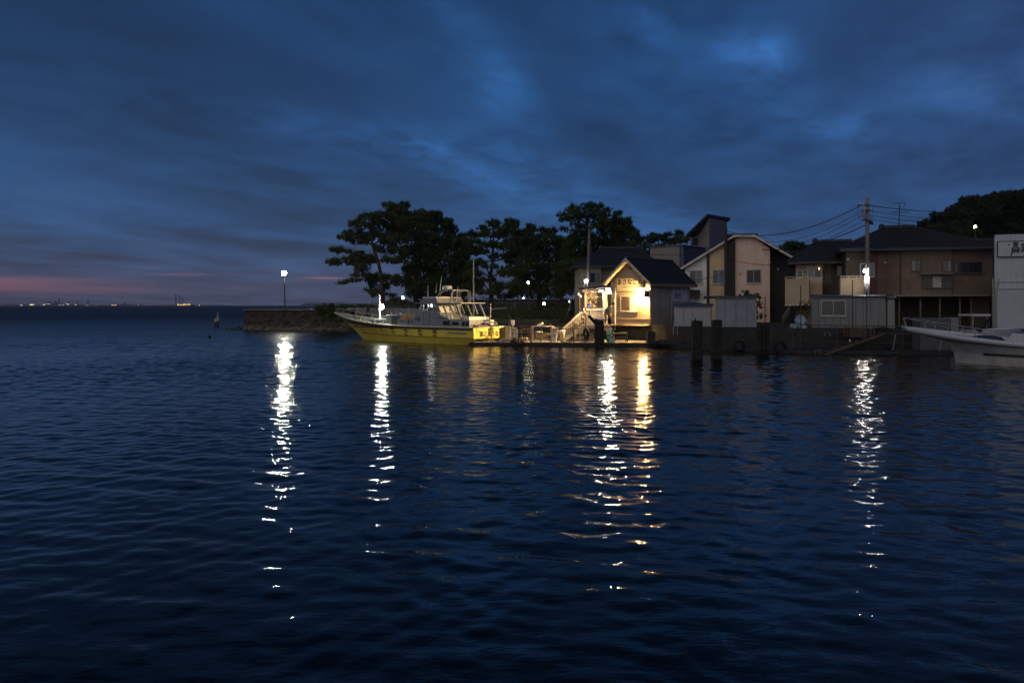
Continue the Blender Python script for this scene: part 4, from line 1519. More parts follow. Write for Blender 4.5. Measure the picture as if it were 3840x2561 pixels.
# ------------------------------------------------------------------ buildings: helpers
def frame_window(parent, o, right, nrm, w, h, fm, panes, name='window', fw=0.05, sill=True, proud=0.05, mull=True):
    """o: lower-left corner on the wall (world); frame, mullion, one pane per entry of panes (material), sill"""
    o, r, n = Vector(o), Vector(right).normalized(), Vector(nrm).normalized()
    up = Vector((0, 0, 1))

    def ob(mb, a, b, c, d, e0, e1):
        mb.prism([o + r * a + up * c + n * e0, o + r * b + up * c + n * e0, o + r * b + up * d + n * e0, o + r * a + up * d + n * e0], n * (e1 - e0))
    mb = MB()
    ob(mb, -fw, 0, -fw, h + fw, 0.002, proud)
    ob(mb, w, w + fw, -fw, h + fw, 0.002, proud)
    ob(mb, 0, w, h, h + fw, 0.002, proud)
    ob(mb, 0, w, -fw, 0, 0.002, proud)
    k = len(panes)
    if mull:
        for i in range(1, k):
            ob(mb, w * i / k - fw * 0.35, w * i / k + fw * 0.35, 0, h, 0.002, proud * 0.9)
    wnd = mb.build(name, fm, parent)
    for i, pm in enumerate(panes):
        pb = MB()
        g = fw * 0.36 if (mull and k > 1) else 0
        ob(pb, w * i / k + (g if i else 0.001), w * (i + 1) / k - (g if i < k - 1 else 0.001), 0.001, h - 0.001, 0.004, 0.018)
        pb.build('pane', pm, wnd)
    if sill:
        sb = MB()
        ob(sb, -fw * 1.4, w + fw * 1.4, -fw * 1.9, -fw * 1.02, 0.002, proud * 2)
        sb.build('sill', fm, wnd)
    return wnd


def wall_poly(parent, pts, thick, material, name='wall'):
    """wall outline (world points, counter-clockwise seen from outside) with thickness vector"""
    return MB().prism(pts, thick).build(name, material, parent)


# ------------------------------------------------------------------ angler's hut
HO = Vector((9.19, 53.0, ZG))
HRX, HRY = Vector((0.6947, -0.7193, 0)), Vector((0.7193, 0.6947, 0))


def HL(x, y, z):
    return HO + HRX * x + HRY * y + Vector((0, 0, z))


def build_hut():
    t = thing('anglers_hut', 'small gabled fishing hut with a lit sign and dark roof on the landing', 'hut', HO, 0)
    n_f, n_s = -HRY, HRX
    W_, D_ = 3.3, 4.7
    ez, rz_ = 3.05, 4.50
    m_front = mat('hut_lap_siding', (0.42, 0.33, 0.25), 0.7, 0, 0.15, 2.0, siding=('Z', 0.16, 0.02))
    m_side = mat('hut_stucco', (0.30, 0.27, 0.24), 0.9, 0, 0.15, 2.0, 0.01, 30)
    # walls as one shell, front gable as its own part
    wall_poly(t, [HL(-W_, 0, 0), HL(0, 0, 0), HL(0, 0, ez - .05), HL(-W_ / 2, 0, rz_ - .12), HL(-W_, 0, ez - .05)], HRY * 0.12, m_front, 'gable_wall')
    wall_poly(t, [HL(0.002, 0.13, 0), HL(0.002, D_, 0), HL(0.002, D_, ez - .05), HL(0.002, 0.13, ez - .05)], -HRX * 0.12, m_side, 'side_wall')
    wall_poly(t, [HL(-W_, 0.13, 0), HL(-W_, D_, 0), HL(-W_, D_, ez - .05), HL(-W_, 0.13, ez - .05)], HRX * 0.12, m_side, 'side_wall')
    wall_poly(t, [HL(-W_ + .13, D_ - .12, 0), HL(-.13, D_ - .12, 0), HL(-.13, D_ - .12, ez - .05), HL(-W_ / 2, D_ - .12, rz_ - .15), HL(-W_ + .13, D_ - .12, ez - .05)], HRY * 0.1, m_side, 'gable_wall')
    # plinth down to the landing
    MB().prism([HL(-W_ + .05, .05, -1.05), HL(-.05, .05, -1.05), HL(-.05, D_, -1.05), HL(-W_ + .05, D_, -1.05)], (0, 0, 1.04)).build('plinth', M_CONC_D, t)
    mb = MB()
    for z_, dd in ((-0.02, .75), (0.42, .06)):
        mb.prism([HL(-W_ - .02, -dd, z_), HL(0.12, -dd, z_), HL(0.12, -.003, z_), HL(-W_ - .02, -.003, z_)], (0, 0, 0.05))
    mb.build('base_trim', mat('pale_trim', (0.55, 0.44, 0.30), 0.6), t)
    # roof: two slopes with thickness, rafters' fascia and ridge cap
    m_roof = mat('dark_roof_sheet', (0.012, 0.012, 0.014), 0.8, 0, 0.25, 3, seams=('Z', 0.12))
    yo0, yo1, xo = -0.5, D_ + 0.25, 0.42
    eo = ez - xo * (rz_ - ez) / (W_ / 2) + 0.06
    for sg, nm in ((1, 'roof'), (-1, 'roof')):
        xe = -W_ / 2 + sg * (W_ / 2 + xo)
        a, b, c, d = HL(-W_ / 2, yo0, rz_), HL(xe, yo0, eo), HL(xe, yo1, eo), HL(-W_ / 2, yo1, rz_)
        rf_ = MB().prism([a, b, c, d], (0, 0, 0.09)).build(nm, m_roof, t)
        MB().prism([HL(-W_ / 2, yo0 - .012, rz_ - .14), HL(xe, yo0 - .012, eo - .14), HL(xe, yo0 - .012, eo + .06), HL(-W_ / 2, yo0 - .012, rz_ + .06)], HRY * -0.035).build('barge_board', mat('lit_barge_board', (0.55, 0.47, 0.36), 0.6), rf_)
        MB().prism([HL(xe + sg * .002, yo0, eo - .14), HL(xe + sg * .002, yo1, eo - .14), HL(xe + sg * .002, yo1, eo + .05), HL(xe + sg * .002, yo0, eo + .05)], HRX * sg * .05).build('gutter', mat('brown_gutter', (0.20, 0.13, 0.10), 0.6), rf_)
        # soffit under the front overhang
        MB().prism([HL(-W_ / 2 + sg * .02, yo0 + .02, rz_ - .035), HL(xe - sg * .02, yo0 + .02, eo - .035), HL(xe - sg * .02, -.004, eo - .035), HL(-W_ / 2 + sg * .02, -.004, rz_ - .035)], (0, 0, 0.03)).build('soffit', mat('soffit_board', (0.55, 0.47, 0.36), 0.7), rf_)
    MB().bar(HL(-W_ / 2, yo0 - .02, rz_ + .10), HL(-W_ / 2, yo1, rz_ + .10), 0.22, 0.06).build('ridge_cap', mat('ridge_metal', (0.10, 0.11, 0.13), 0.5, 0.3), t)
    # gable vent
    mb = MB()
    for k in range(4):
        w2 = 0.34 - k * 0.08
        mb.bar(HL(-W_ / 2 - w2 / 2, -.03, 3.78 + k * .08), HL(-W_ / 2 + w2 / 2, -.03, 3.78 + k * .08), 0.05, 0.03)
    mb.build('gable_vent', M_WOOD_D, t)
    # corner boards
    for x_ in (-.035, -W_ + .035):
        MB().prism([HL(x_ - .035, -.004, .5), HL(x_ + .035, -.004, .5), HL(x_ + .035, -.004, ez - .1), HL(x_ - .035, -.004, ez - .1)], HRY * -.03).build('corner_board', mat('pale_trim', (0.55, 0.44, 0.30), 0.6), t)
    # sign board
    def hx(px, y=-0.15):      # local x of a picture column on the plane y
        r = (px - CX) / F
        p = HO + HRY * y
        return (r * p.y - p.x) / (HRX.x - r * HRX.y)

    def hz(px, py, y=-0.15):
        p = HL(hx(px, y), y, 0)
        return ZP(py, p.y) - ZG
    ys = -0.16
    xa, xb = hx(2313, ys), hx(2413, ys)
    zb, zt = hz(2363, 1091, ys), hz(2363, 1044, ys)
    sgn = MB().prism([HL(xa, ys, zb), HL(xb, ys, zb), HL(xb, ys, zt), HL(xa, ys, zt)], HRY * 0.14).build('sign_board', mat('cream_sign', (0.60, 0.53, 0.36), 0.6, 0, 0.08, 2), t)
    mb = MB()
    for (a, b) in (((xa - .05, zb - .04), (xb + .05, zb - .04)), ((xa - .05, zt + .04), (xb + .05, zt + .04)), ((xa - .025, zb - .0), (xa - .025, zt)), ((xb + .025, zb), (xb + .025, zt))):
        mb.bar(HL(a[0], ys + .06, a[1]), HL(b[0], ys + .06, b[1]), 0.15 if a[1] == b[1] else 0.05, 0.05 if a[1] == b[1] else 0.15, up=(0, 0, 1))
    mb.build('sign_frame', mat('brown_sign_frame', (0.12, 0.08, 0.05), 0.7), sgn)
    zc = hz(2363, 1058.5, ys)
    M_SIGN = mat('sign_ink', (0.04, 0.025, 0.015), 0.7, 0, 0.1, 3)
    Mi = t.matrix_basis.inverted()
    lettering('あさなぎ丸', 0.44, M_SIGN, sgn, Mi @ HL((xa + xb) / 2 - .02, ys - .006, zc), HRX, (0, 0, 1), bold=0.012)
    lettering('STHMACUZOOTHE.P  MARU', 0.125, M_SIGN, sgn, Mi @ HL((xa + xb) / 2 + .12, ys - .006, hz(2363, 1076, ys)), HRX, (0, 0, 1), bold=0.002)
    # window with diagonal reed screen
    yw = -0.004
    wa, wb = hx(2330, yw), hx(2392, yw)
    za, zb2 = hz(2360, 1165, yw), hz(2360, 1112, yw)
    wn_ = frame_window(t, HL(wa, yw, za), HRX, n_f, wb - wa, zb2 - za, M_WHITE, [mat('pale_blind', (0.62, 0.60, 0.55), 0.6), mat('pale_blind', (0.62, 0.60, 0.55), 0.6)], fw=0.05)
    mb = MB()
    ww = (wb - wa) * 0.56
    hh = zb2 - za
    for k in range(-9, 13):
        x0_, z0_ = k * 0.075, hh
        x1_, z1_ = x0_ + hh * 0.45, 0.0
        if x0_ < 0:
            z0_ = hh - (0 - x0_) / 0.45
            x0_ = 0
        if x1_ > ww:
            z1_ = (x1_ - ww) / 0.45
            x1_ = ww
        if z0_ - z1_ < 0.05:
            continue
        mb.bar(HL(wa + x0_, yw - .04, za + z0_), HL(wa + x1_, yw - .04, za + z1_), 0.022, 0.022)
    mb.build('reed_screen', mat('dark_reed', (0.10, 0.06, 0.03), 0.8), wn_, kind='stuff')
    # down pipe
    xp = hx(2307, -.1)
    MB().tube([HL(xp, -.1, 0.02 + hz(2307, 1237, -.1)), HL(xp, -.1, 1.5), HL(xp, -.1, hz(2307, 1080, -.1))], 0.045, 8).build('down_pipe', M_WHITE, t)
    yq = 2.35
    MB().tube([HL(0.07, yq, 0.1), HL(0.07, yq, ez - .35)], 0.04, 8).build('down_pipe', M_GREYP, t)
    # warm wall lamp: bulb under a hood at the front corner
    lx, ly, lz = -0.20, -0.42, hz(2430, 1098, -0.3)
    MB().ball(HL(lx - .02, ly, lz), 0.075, 10, 6).build('wall_lamp_bulb', glow_mat('glow_hut_warm', (1.0, 0.60, 0.20), 7500), t, smooth=True)
    mb = MB().prism([HL(lx - .16, ly - .10, lz + .10), HL(lx + .12, ly - .10, lz + .16), HL(lx + .12, ly + .14, lz + .16), HL(lx - .16, ly + .14, lz + .10)], (0, 0, 0.025))
    mb.prism([HL(lx + .11, ly - .16, lz - .30), HL(lx + .11, -.03, lz - .30), HL(lx + .11, -.03, lz + .15), HL(lx + .11, ly - .16, lz + .15)], HRX * .025)
    mb.bar(HL(lx + .12, ly + .04, lz), HL(lx + .16, -.01, lz), 0.05)
    mb.build('wall_lamp_hood', M_STEEL_D, t)
    # side name board on the long wall
    sb = MB().prism([HL(.012, 2.45, 1.62), HL(.012, 4.35, 1.62), HL(.012, 4.35, 2.72), HL(.012, 2.45, 2.72)], HRX * .03).build('side_board', mat('pale_blue_board', (0.42, 0.44, 0.52), 0.6, 0, 0.1, 3, streak=0.3), t)
    lettering('釣船', 0.40, mat('brown_board_ink', (0.10, 0.045, 0.03), 0.8), sb, Mi @ HL(.05, 3.15, 1.98), HRY, (0, 0, 1), bold=0.008)
    lettering('つり', 0.34, mat('faded_red_ink', (0.16, 0.06, 0.05), 0.8), sb, Mi @ HL(.05, 3.15, 2.48), HRY, (0, 0, 1), bold=0.006)
    return t


build_hut()
# hoop net hung by the hut window
mb = MB()
c_ = HL(-0.82, -0.12, 1.0)
mb.torus(c_, 0.15, 0.012, -HRY, 20, 5)
for v in range(len(mb.v)):
    p = Vector(mb.v[v])
    mb.v[v] = (p.x, p.y, c_.z + (p.z - c_.z) * 1.55)
mb.tube([c_ + Vector((0, 0, .22)), c_ + Vector((0.02, 0, .5))], 0.012, 5)
tag(mb.build('rope_hoop', mat('pale_rope', (0.60, 0.48, 0.26), 0.8)), 'pale rope hoop hanging on the hut wall below the window', 'rope')

# ------------------------------------------------------------------ timber deck with canopy left of the hut
DY0, DY1 = 52.2, 55.3


def dx_(px, Y=DY0):
    return XP(px, Y)


dk = thing('timber_deck', 'raised timber deck with balustrade, counter and lean-to canopy beside the hut', 'deck', (dx_(2235), 53.5, ZD))
xL, xR = dx_(2186), dx_(2291)
M_PALE = mat('pale_painted_timber', (0.50, 0.42, 0.32), 0.6, 0, 0.15, 4)
nb = 12
for i in range(nb):
    ya = DY0 + (DY1 - DY0) * i / nb
    MB().b2((xL, ya + .008, ZG - .02), (xR, DY0 + (DY1 - DY0) * (i + 1) / nb - .008, ZG + .03)).build('deck_board', M_WOOD_L, dk)
MB().b2((xL, DY0 - .04, ZG - .18), (xR, DY0 - .002, ZG + .02)).build('edge_beam', M_WOOD, dk)
for px in (2190, 2238, 2286):
    MB().b2((dx_(px) - .06, DY0 + .05, ZD - .1), (dx_(px) + .06, DY0 + .17, ZG - .03)).build('deck_post', M_WOOD, dk)
# balustrade
z_r0, z_r1 = ZG + .05, ZP(1164, DY0)
nbal = 15
for i in range(nbal):
    x_ = xL + .12 + (xR - .5 - xL) * i / nbal
    MB().b2((x_ - .022, DY0 + .02, z_r0), (x_ + .022, DY0 + .06, z_r1)).build('baluster', M_PALE, dk)
MB().b2((xL + .02, DY0 - .03, z_r1), (dx_(2263), DY0 + .10, z_r1 + .16)).build('counter_rail', M_PALE, dk)
MB().b2((xL + .05, DY0 - .06, z_r1 + .162), (dx_(2262), DY0 + .32, z_r1 + .19)).build('counter_top', M_WOOD, dk)
MB().b2((xL, DY0, ZG + .06), (xR - .4, DY0 + .05, ZG + .12)).build('bottom_rail', M_PALE, dk)
# bright corner post and canopy posts
for px, w_, ztop in ((2263, .05, ZP(1095, DY0)), (2196, .05, ZP(1090, DY0)), (2189, .05, ZP(1092, DY1))):
    yy = DY0 + .02 if px != 2189 else DY1 - .2
    MB().b2((dx_(px) - w_, yy - .05, ZG), (dx_(px) + w_, yy + .05, ztop)).build('canopy_post', mat('red_brown_post', (0.24, 0.13, 0.08), 0.7) if px != 2263 else M_PALE, dk)
# canopy: sheet roof rising to the hut, braces, edge beam
MB().prism([(dx_(2180), DY0 - .35, ZP(1090, DY0)), (dx_(2288), DY0 - .35, ZP(1078, DY0)), (dx_(2288), DY1, ZP(1066, DY0)), (dx_(2180), DY1, ZP(1078, DY0))], (0, 0, 0.035)).build('canopy_roof', mat('canopy_sheet', (0.07, 0.06, 0.05), 0.8, 0, 0.3, 3, seams=('X', 0.15)), dk)
MB().b2((dx_(2186), DY0 - .04, ZP(1097, DY0)), (dx_(2275), DY0 + .04, ZP(1091, DY0))).build('canopy_beam', M_WOOD, dk)
MB().bar((dx_(2196), DY0 + .02, ZP(1133, DY0)), (dx_(2240), DY0 + .02, ZP(1083, DY0)), 0.05, 0.10, up=(0, 1, 0)).build('brace', mat('dark_brace', (0.10, 0.075, 0.055), 0.8), dk)
MB().bar((dx_(2192, DY1), DY1 - .2, ZP(1103, DY1)), (dx_(2256, DY1), DY1 - .2, ZP(1142, DY1)), 0.05, 0.10, up=(0, 1, 0)).build('brace', mat('dark_brace', (0.10, 0.075, 0.055), 0.8), dk)
MB().bar((dx_(2190), DY0 + .01, ZP(1114, DY0)), (dx_(2276), DY0 + .01, ZP(1113, DY0)), 0.02).build('wire_line', M_STEEL, dk)
# pale back panel of the deck
MB().b2((dx_(2196, DY1), DY1 + .02, ZG), (dx_(2258, DY1), DY1 + .06, ZP(1094, DY1))).build('back_panel', mat('grey_back_panel', (0.34, 0.30, 0.27), 0.8, 0, 0.15, 2), dk)
MB().b2((dx_(2258.5, DY1), DY1 - .3, ZG), (dx_(2276, DY1), DY1 - .26, ZP(1094, DY1))).build('back_panel', mat('white_back_panel', (0.66, 0.63, 0.58), 0.7), dk)
# white flood lamp at the canopy end and a tube lamp
fl = thing('flood_lamp', 'blinding white flood lamp under the canopy end beside the hut', 'lamp', P(2283, 1091, 51.5))
c_ = P(2283, 1091, 51.5)
dirn = Vector((-0.90, -0.28, -0.32)).normalized()
rt_ = dirn.cross(Vector((0, 0, 1))).normalized()
up_ = rt_.cross(dirn)
MB().prism([c_ + rt_ * a * .24 + up_ * b * .17 for a, b in ((-1, -1), (1, -1), (1, 1), (-1, 1))], dirn * .03).build('lamp_face', glow_mat('glow_flood', (1.0, 0.84, 0.58), 420), fl)
spot_data = bpy.data.lights.new('flood_beam', 'SPOT')          # the reflector throws a beam along the landing to the boat
spot_data.energy = 7500
spot_data.color = (1.0, 0.66, 0.28)
spot_data.spot_size = R(84)
spot_data.spot_blend = 0.7
spot_data.shadow_soft_size = 0.12
spot = bpy.data.objects.new('flood_beam', spot_data)
COL.objects.link(spot)
spot.parent = fl
spot.location = dirn * .06
spot.rotation_euler = Vector((-0.93, -0.14, -0.34)).to_track_quat('-Z', 'Y').to_euler()
MB().prism([c_ - dirn * .10 + rt_ * a * .27 + up_ * b * .20 for a, b in ((-1, -1), (1, -1), (1, 1), (-1, 1))], dirn * .095).build('housing', M_STEEL_D, fl)
MB().bar(c_ - dirn * .08, Vector((c_.x + .25, c_.y + .35, c_.z + .2)), .04).build('bracket', M_STEEL_D, fl)
tl = thing('tube_lamp', 'short white tube lamp under the canopy roof', 'lamp', P(2254, 1091, 52.0))
MB().tube([P(2247, 1092, 52.0), P(2262, 1090.5, 52.0)], 0.04, 8).build('tube', glow_mat('glow_tube', (1.0, 0.98, 0.95), 30), tl)
MB().bar(P(2245, 1089.5, 52.0), P(2264, 1088, 52.0), 0.09, 0.03).build('tube_holder', M_WHITE, tl)
for k, (px, py, Yk, lab) in enumerate([(2170, 1105, 53, 'upper round bulb on the light string left of the canopy'), (2178, 1112.5, 52.5, 'lower round bulb on the light string left of the canopy post'), (2135, 1132, 55, 'low round bulb on the stay wire left of the deck')]):
    o = MB().ball(P(px, py, Yk), 0.045, 8, 6).lathe(P(px, py, Yk) + Vector((0, 0, .04)), [(.02, 0), (.02, .06)], 6).build('festoon_bulb', glow_mat('glow_festoon', (1, 0.95, 0.9), 5))
    tag(o, lab, 'bulb', 'festoon bulbs left of the deck')

# steps down to the landing
st = thing('deck_steps', 'wooden steps with white handrails leading from the deck to the landing', 'steps', (dx_(2150), 52.6, ZD))
A, B_ = (dx_(2120), ZD), (xL, ZG)
ns = 7
for i in range(ns):
    x_ = A[0] + (B_[0] - A[0]) * (i + .5) / ns
    z_ = A[1] + (B_[1] - A[1]) * (i + 1) / ns
    MB().b2((x_ - .16, DY0 + .1, z_ - .05), (x_ + .13, DY0 + 1.1, z_)).build('tread', M_WOOD, st)
for yy in (DY0 + .06, DY0 + 1.12):
    MB().bar((A[0] - .1, yy, A[1] + .05), (B_[0], yy, B_[1] - .08), 0.05, 0.2, up=(0, 0, 1)).build('stringer', M_PALE, st)
    MB().bar((dx_(2112), yy, ZP(1233, DY0)), (dx_(2190), yy, ZP(1163, DY0)), 0.05, 0.06).build('handrail', M_PALE, st)
    for i in range(11):
        x_ = dx_(2113) + (dx_(2188) - dx_(2113)) * (i + .3) / 11
        u = (x_ - dx_(2112)) / (dx_(2190) - dx_(2112))
        zt_ = ZP(1233, DY0) + (ZP(1163, DY0) - ZP(1233, DY0)) * u
        zb_ = A[1] + (B_[1] - A[1]) * max(0, (x_ - A[0]) / (B_[0] - A[0]))
        MB().b2((x_ - .018, yy - .018, zb_), (x_ + .018, yy + .018, zt_)).build('baluster', M_PALE, st)

# ------------------------------------------------------------------ people on the deck
def skin_body(name, joints, edges, material, parent, sub=2):
    me = bpy.data.meshes.new(name)
    keys = list(joints)
    idx = {k: i for i, k in enumerate(keys)}
    me.from_pydata([tuple(joints[k][0]) for k in keys], [(idx[a], idx[b]) for a, b in edges], [])
    o = bpy.data.objects.new(name, me)
    COL.objects.link(o)
    sk = o.modifiers.new('skin', 'SKIN')
    sk.use_smooth_shade = True
    for k in keys:
        v = me.skin_vertices[0].data[idx[k]]
        r_ = joints[k][1]
        v.radius = (r_, r_) if not isinstance(r_, tuple) else r_
        v.use_root = (k == keys[0])
    s = o.modifiers.new('sub', 'SUBSURF')
    s.levels = s.render_levels = sub
    bpy.context.view_layer.update()
    dg = bpy.context.evaluated_depsgraph_get()
    m2 = bpy.data.meshes.new_from_object(o.evaluated_get(dg))
    bpy.data.objects.remove(o)
    m2.materials.clear()
    m2.materials.append(material)
    ob = bpy.data.objects.new(name, m2)
    COL.objects.link(ob)
    ob.parent = parent
    return ob


M_SKIN = mat('skin', (0.42, 0.26, 0.18), 0.6, 0, 0.05, 5)
M_HAIR = mat('dark_hair', (0.02, 0.016, 0.014), 0.7, 0, 0.2, 9)


def person(label, loc, rz, bend, jacket, trousers):
    t = thing('person', label, 'person', loc, rz)
    cb, sb = math.cos(bend), math.sin(bend)

    def tilt(x, z, y=0.0):     # torso points lean forward (+x) about the hips at z = .88
        dz_ = z - 0.88
        return Vector((x * cb + dz_ * sb, y, 0.88 + dz_ * cb - x * sb))
    J = {'hip': (Vector((0, 0, .88)), .13), 'waist': (tilt(0.0, 1.05), .125), 'chest': (tilt(0.02, 1.28), .15), 'neck': (tilt(0.03, 1.44), .06), 'chin': (tilt(.05, 1.52), .075), 'head': (tilt(.06, 1.60), .098), 'crown': (tilt(.05, 1.66), .075)}
    E_ = [('hip', 'waist'), ('waist', 'chest'), ('chest', 'neck'), ('neck', 'chin'), ('chin', 'head'), ('head', 'crown')]
    for s, nm in ((1, 'l'), (-1, 'r')):
        J['hj' + nm] = (Vector((0, s * .10, .82)), .095)
        J['kn' + nm] = (Vector((.05, s * .11, .46)), .062)
        J['an' + nm] = (Vector((-.01, s * .11, .09)), .045)
        J['toe' + nm] = (Vector((.15, s * .12, .04)), .035)
        sh = tilt(0.0, 1.38, s * .18)
        el_ = tilt(0.08, 1.10, s * .25)
        ha = tilt(0.30, 1.02, s * .17)
        J['sh' + nm] = (sh, .062)
        J['el' + nm] = (el_, .046)
        J['wr' + nm] = (ha, .032)
        d = (ha - el_).normalized()
        J['pa' + nm] = (ha + d * .07, .036)
        E_ += [('hip', 'hj' + nm), ('hj' + nm, 'kn' + nm), ('kn' + nm, 'an' + nm), ('an' + nm, 'toe' + nm), ('chest', 'sh' + nm), ('sh' + nm, 'el' + nm), ('el' + nm, 'wr' + nm), ('wr' + nm, 'pa' + nm)]
        side = Vector((0, 1, 0))
        for q in range(4):
            b_ = ha + d * .10 + side * ((q - 1.5) * .020)
            J['f%d%s' % (q, nm)] = (b_, .010)
            J['g%d%s' % (q, nm)] = (b_ + d * (.055 - .008 * abs(q - 1.5)) + Vector((0, 0, -.02)), .008)
            E_ += [('pa' + nm, 'f%d%s' % (q, nm)), ('f%d%s' % (q, nm), 'g%d%s' % (q, nm))]
        J['th' + nm] = (ha + d * .06 - side * (s * .05), .010)
        E_ += [('pa' + nm, 'th' + nm)]
    skin_body('body', J, E_, M_SKIN, t)
    up_keys = ['waist', 'hip', 'chest', 'shl', 'ell', 'wrl', 'shr', 'elr', 'wrr']
    JJ = {k: (J[k][0], J[k][1] + .022) for k in up_keys}
    JJ['collar'] = (tilt(0.02, 1.40), .085)
    skin_body('jacket', JJ, [('waist', 'hip'), ('waist', 'chest'), ('chest', 'collar'), ('chest', 'shl'), ('shl', 'ell'), ('ell', 'wrl'), ('chest', 'shr'), ('shr', 'elr'), ('elr', 'wrr')], jacket, t)
    lo_keys = ['hip', 'hjl', 'knl', 'anl', 'hjr', 'knr', 'anr']
    skin_body('trousers', {k: (J[k][0] - Vector((0, 0, .0)), J[k][1] + .018) for k in lo_keys}, [('hip', 'hjl'), ('hjl', 'knl'), ('knl', 'anl'), ('hip', 'hjr'), ('hjr', 'knr'), ('knr', 'anr')], trousers, t)
    hc = tilt(.045, 1.635)
    MB().ball(hc + Vector((-.02 * cb, 0, .03)), (.115, .105, .105), 12, 8).build('hair', M_HAIR, t, smooth=True, world=False)
    mb = MB()
    f0 = tilt(.165, 1.585)
    mb.ball(f0, (.022, .018, .03), 8, 5)
    mb.build('nose', M_SKIN, t, smooth=True, world=False)
    mb = MB()
    for s in (1, -1):
        mb.ball(tilt(.148, 1.615, s * .036), (.012, .014, .009), 6, 4)
    mb.ball(tilt(.15, 1.535), (.01, .025, .006), 6, 4)
    mb.build('eyes_and_mouth', M_HAIR, t, world=False)
    mb = MB()
    for s in (1, -1):
        mb.ball(tilt(.05, 1.60, s * .102), (.02, .01, .032), 6, 5)
    mb.build('ears', M_SKIN, t, smooth=True, world=False)
    return t


person('person in a blue jacket standing behind the counter on the deck', (dx_(2205, 53.1), 53.1, ZG + .03), R(-20), 0.12, mat('blue_jacket', (0.04, 0.09, 0.36), 0.8, 0, 0.2, 5), mat('pale_waders', (0.55, 0.54, 0.52), 0.7))
person('person in dark clothes bending over at the deck end by the hut', (dx_(2270, 52.9), 52.9, ZG + .03), R(-12), 0.75, mat('dark_navy_jacket', (0.035, 0.04, 0.07), 0.8), mat('brown_trousers', (0.07, 0.05, 0.045), 0.8))

# ------------------------------------------------------------------ things on the landing stage
LY = 50.6     # front rail line


def lx(px, Y=LY):
    return XP(px, Y)


def rail_section(label, pxs, ztop, Y=LY):
    a, b = pxs[0], pxs[-1]
    t = thing('stage_railing', label, 'railing', ((lx(a, Y) + lx(b, Y)) / 2, Y, ZD), 0, 'steel railings along the landing stage')
    for px in pxs:
        MB().tube([(lx(px, Y), Y, ZD - .02), (lx(px, Y), Y, ztop)], 0.028, 6).build('post', M_STEEL_D, t)
    for k, f_ in enumerate((1.0, 0.58, 0.2)):
        z_ = ZD + (ztop - ZD) * f_ - .02
        MB().tube([(lx(a, Y), Y, z_), (lx(b, Y), Y, z_ - .01)], 0.020, 5).build('rail', M_STEEL_D, t)
    return t


rail_section('rusty pipe railing on the landing beside the boat stern', (1918, 1955, 1990), ZP(1224, LY))
rail_section('rusty pipe railing in front of the sorting table', (1992.5, 2030, 2067), ZP(1224, LY), LY + .05)
rail_section('pipe railing at the foot of the deck steps', (2090, 2150), ZP(1229, LY), LY)
rail_section('pipe railing in front of the landing nets left of the big pile', (2152, 2200, 2232), ZP(1229, LY), LY + .06)


def table(label, px0, px1, pytop, Y, dep=0.8, m=M_WOOD, shelf=True, name='work_table', group='work tables on the landing'):
    xa, xb = lx(px0, Y), lx(px1, Y)
    zt_ = ZP(pytop, Y)
    t = thing(name, label, 'table', ((xa + xb) / 2, Y, ZD), 0, group)
    MB().b2((xa, Y, zt_ - .05), (xb, Y + dep, zt_)).build('table_top', m, t)
    for (x_, y_) in ((xa + .05, Y + .05), (xb - .05, Y + .05), (xa + .05, Y + dep - .05), (xb - .05, Y + dep - .05)):
        MB().b2((x_ - .035, y_ - .035, ZD - .01), (x_ + .035, y_ + .035, zt_ - .052)).build('leg', m, t)
    if shelf:
        MB().b2((xa + .09, Y + .04, ZD + (zt_ - ZD) * .45), (xb - .09, Y + dep - .04, ZD + (zt_ - ZD) * .45 + .04)).build('shelf', m, t)
    return t


table('long pale sorting table with things on it behind the railing', 1996, 2078, 1224, 51.6, 0.9, M_PALE)
table('low brown bench of stacked boards beside the boat stern', 1942, 1988, 1238, 51.5, 0.8, M_WOOD)
table('low table by the big pile holding fishing gear', 2158, 2226, 1252, 51.4, 0.7, M_WOOD_L)
table('table below the hut with yellow things on top', 2300, 2356, 1250, 51.0, 0.8, mat('dark_table', (0.10, 0.09, 0.07), 0.8))


def crate(label, px0, px1, py0, py1, Y, dep, m, name='fish_crate', group='crates and boxes on the landing', lid=False):
    xa, xb = lx(px0, Y), lx(px1, Y)
    za, zb = ZP(py1, Y), ZP(py0, Y)
    t = thing(name, label, 'crate', ((xa + xb) / 2, Y + dep / 2, za), 0, group)
    w_, d_, h_ = xb - xa, dep, zb - za
    mb = MB()
    th = 0.025
    mb.b2((xa, Y, za), (xb, Y + d_, za + th))
    mb.b2((xa, Y, za + th), (xb, Y + th, zb)).b2((xa, Y + d_ - th, za + th), (xb, Y + d_, zb))
    mb.b2((xa, Y + th, za + th), (xa + th, Y + d_ - th, zb)).b2((xb - th, Y + th, za + th), (xb, Y + d_ - th, zb))
    mb.build('shell', m, t)
    mb = MB().b2((xa - .012, Y - .012, zb - .04), (xb + .012, Y - .001, zb))
    mb.b2((xa - .012, Y - .012, za + h_ * .4), (xb + .012, Y - .001, za + h_ * .4 + .03))
    mb.build('rim', m, t)
    if lid:
        MB().b2((xa - .015, Y - .015, zb + .001), (xb + .015, Y + d_ + .015, zb + .04)).build('lid', m, t)
    return t


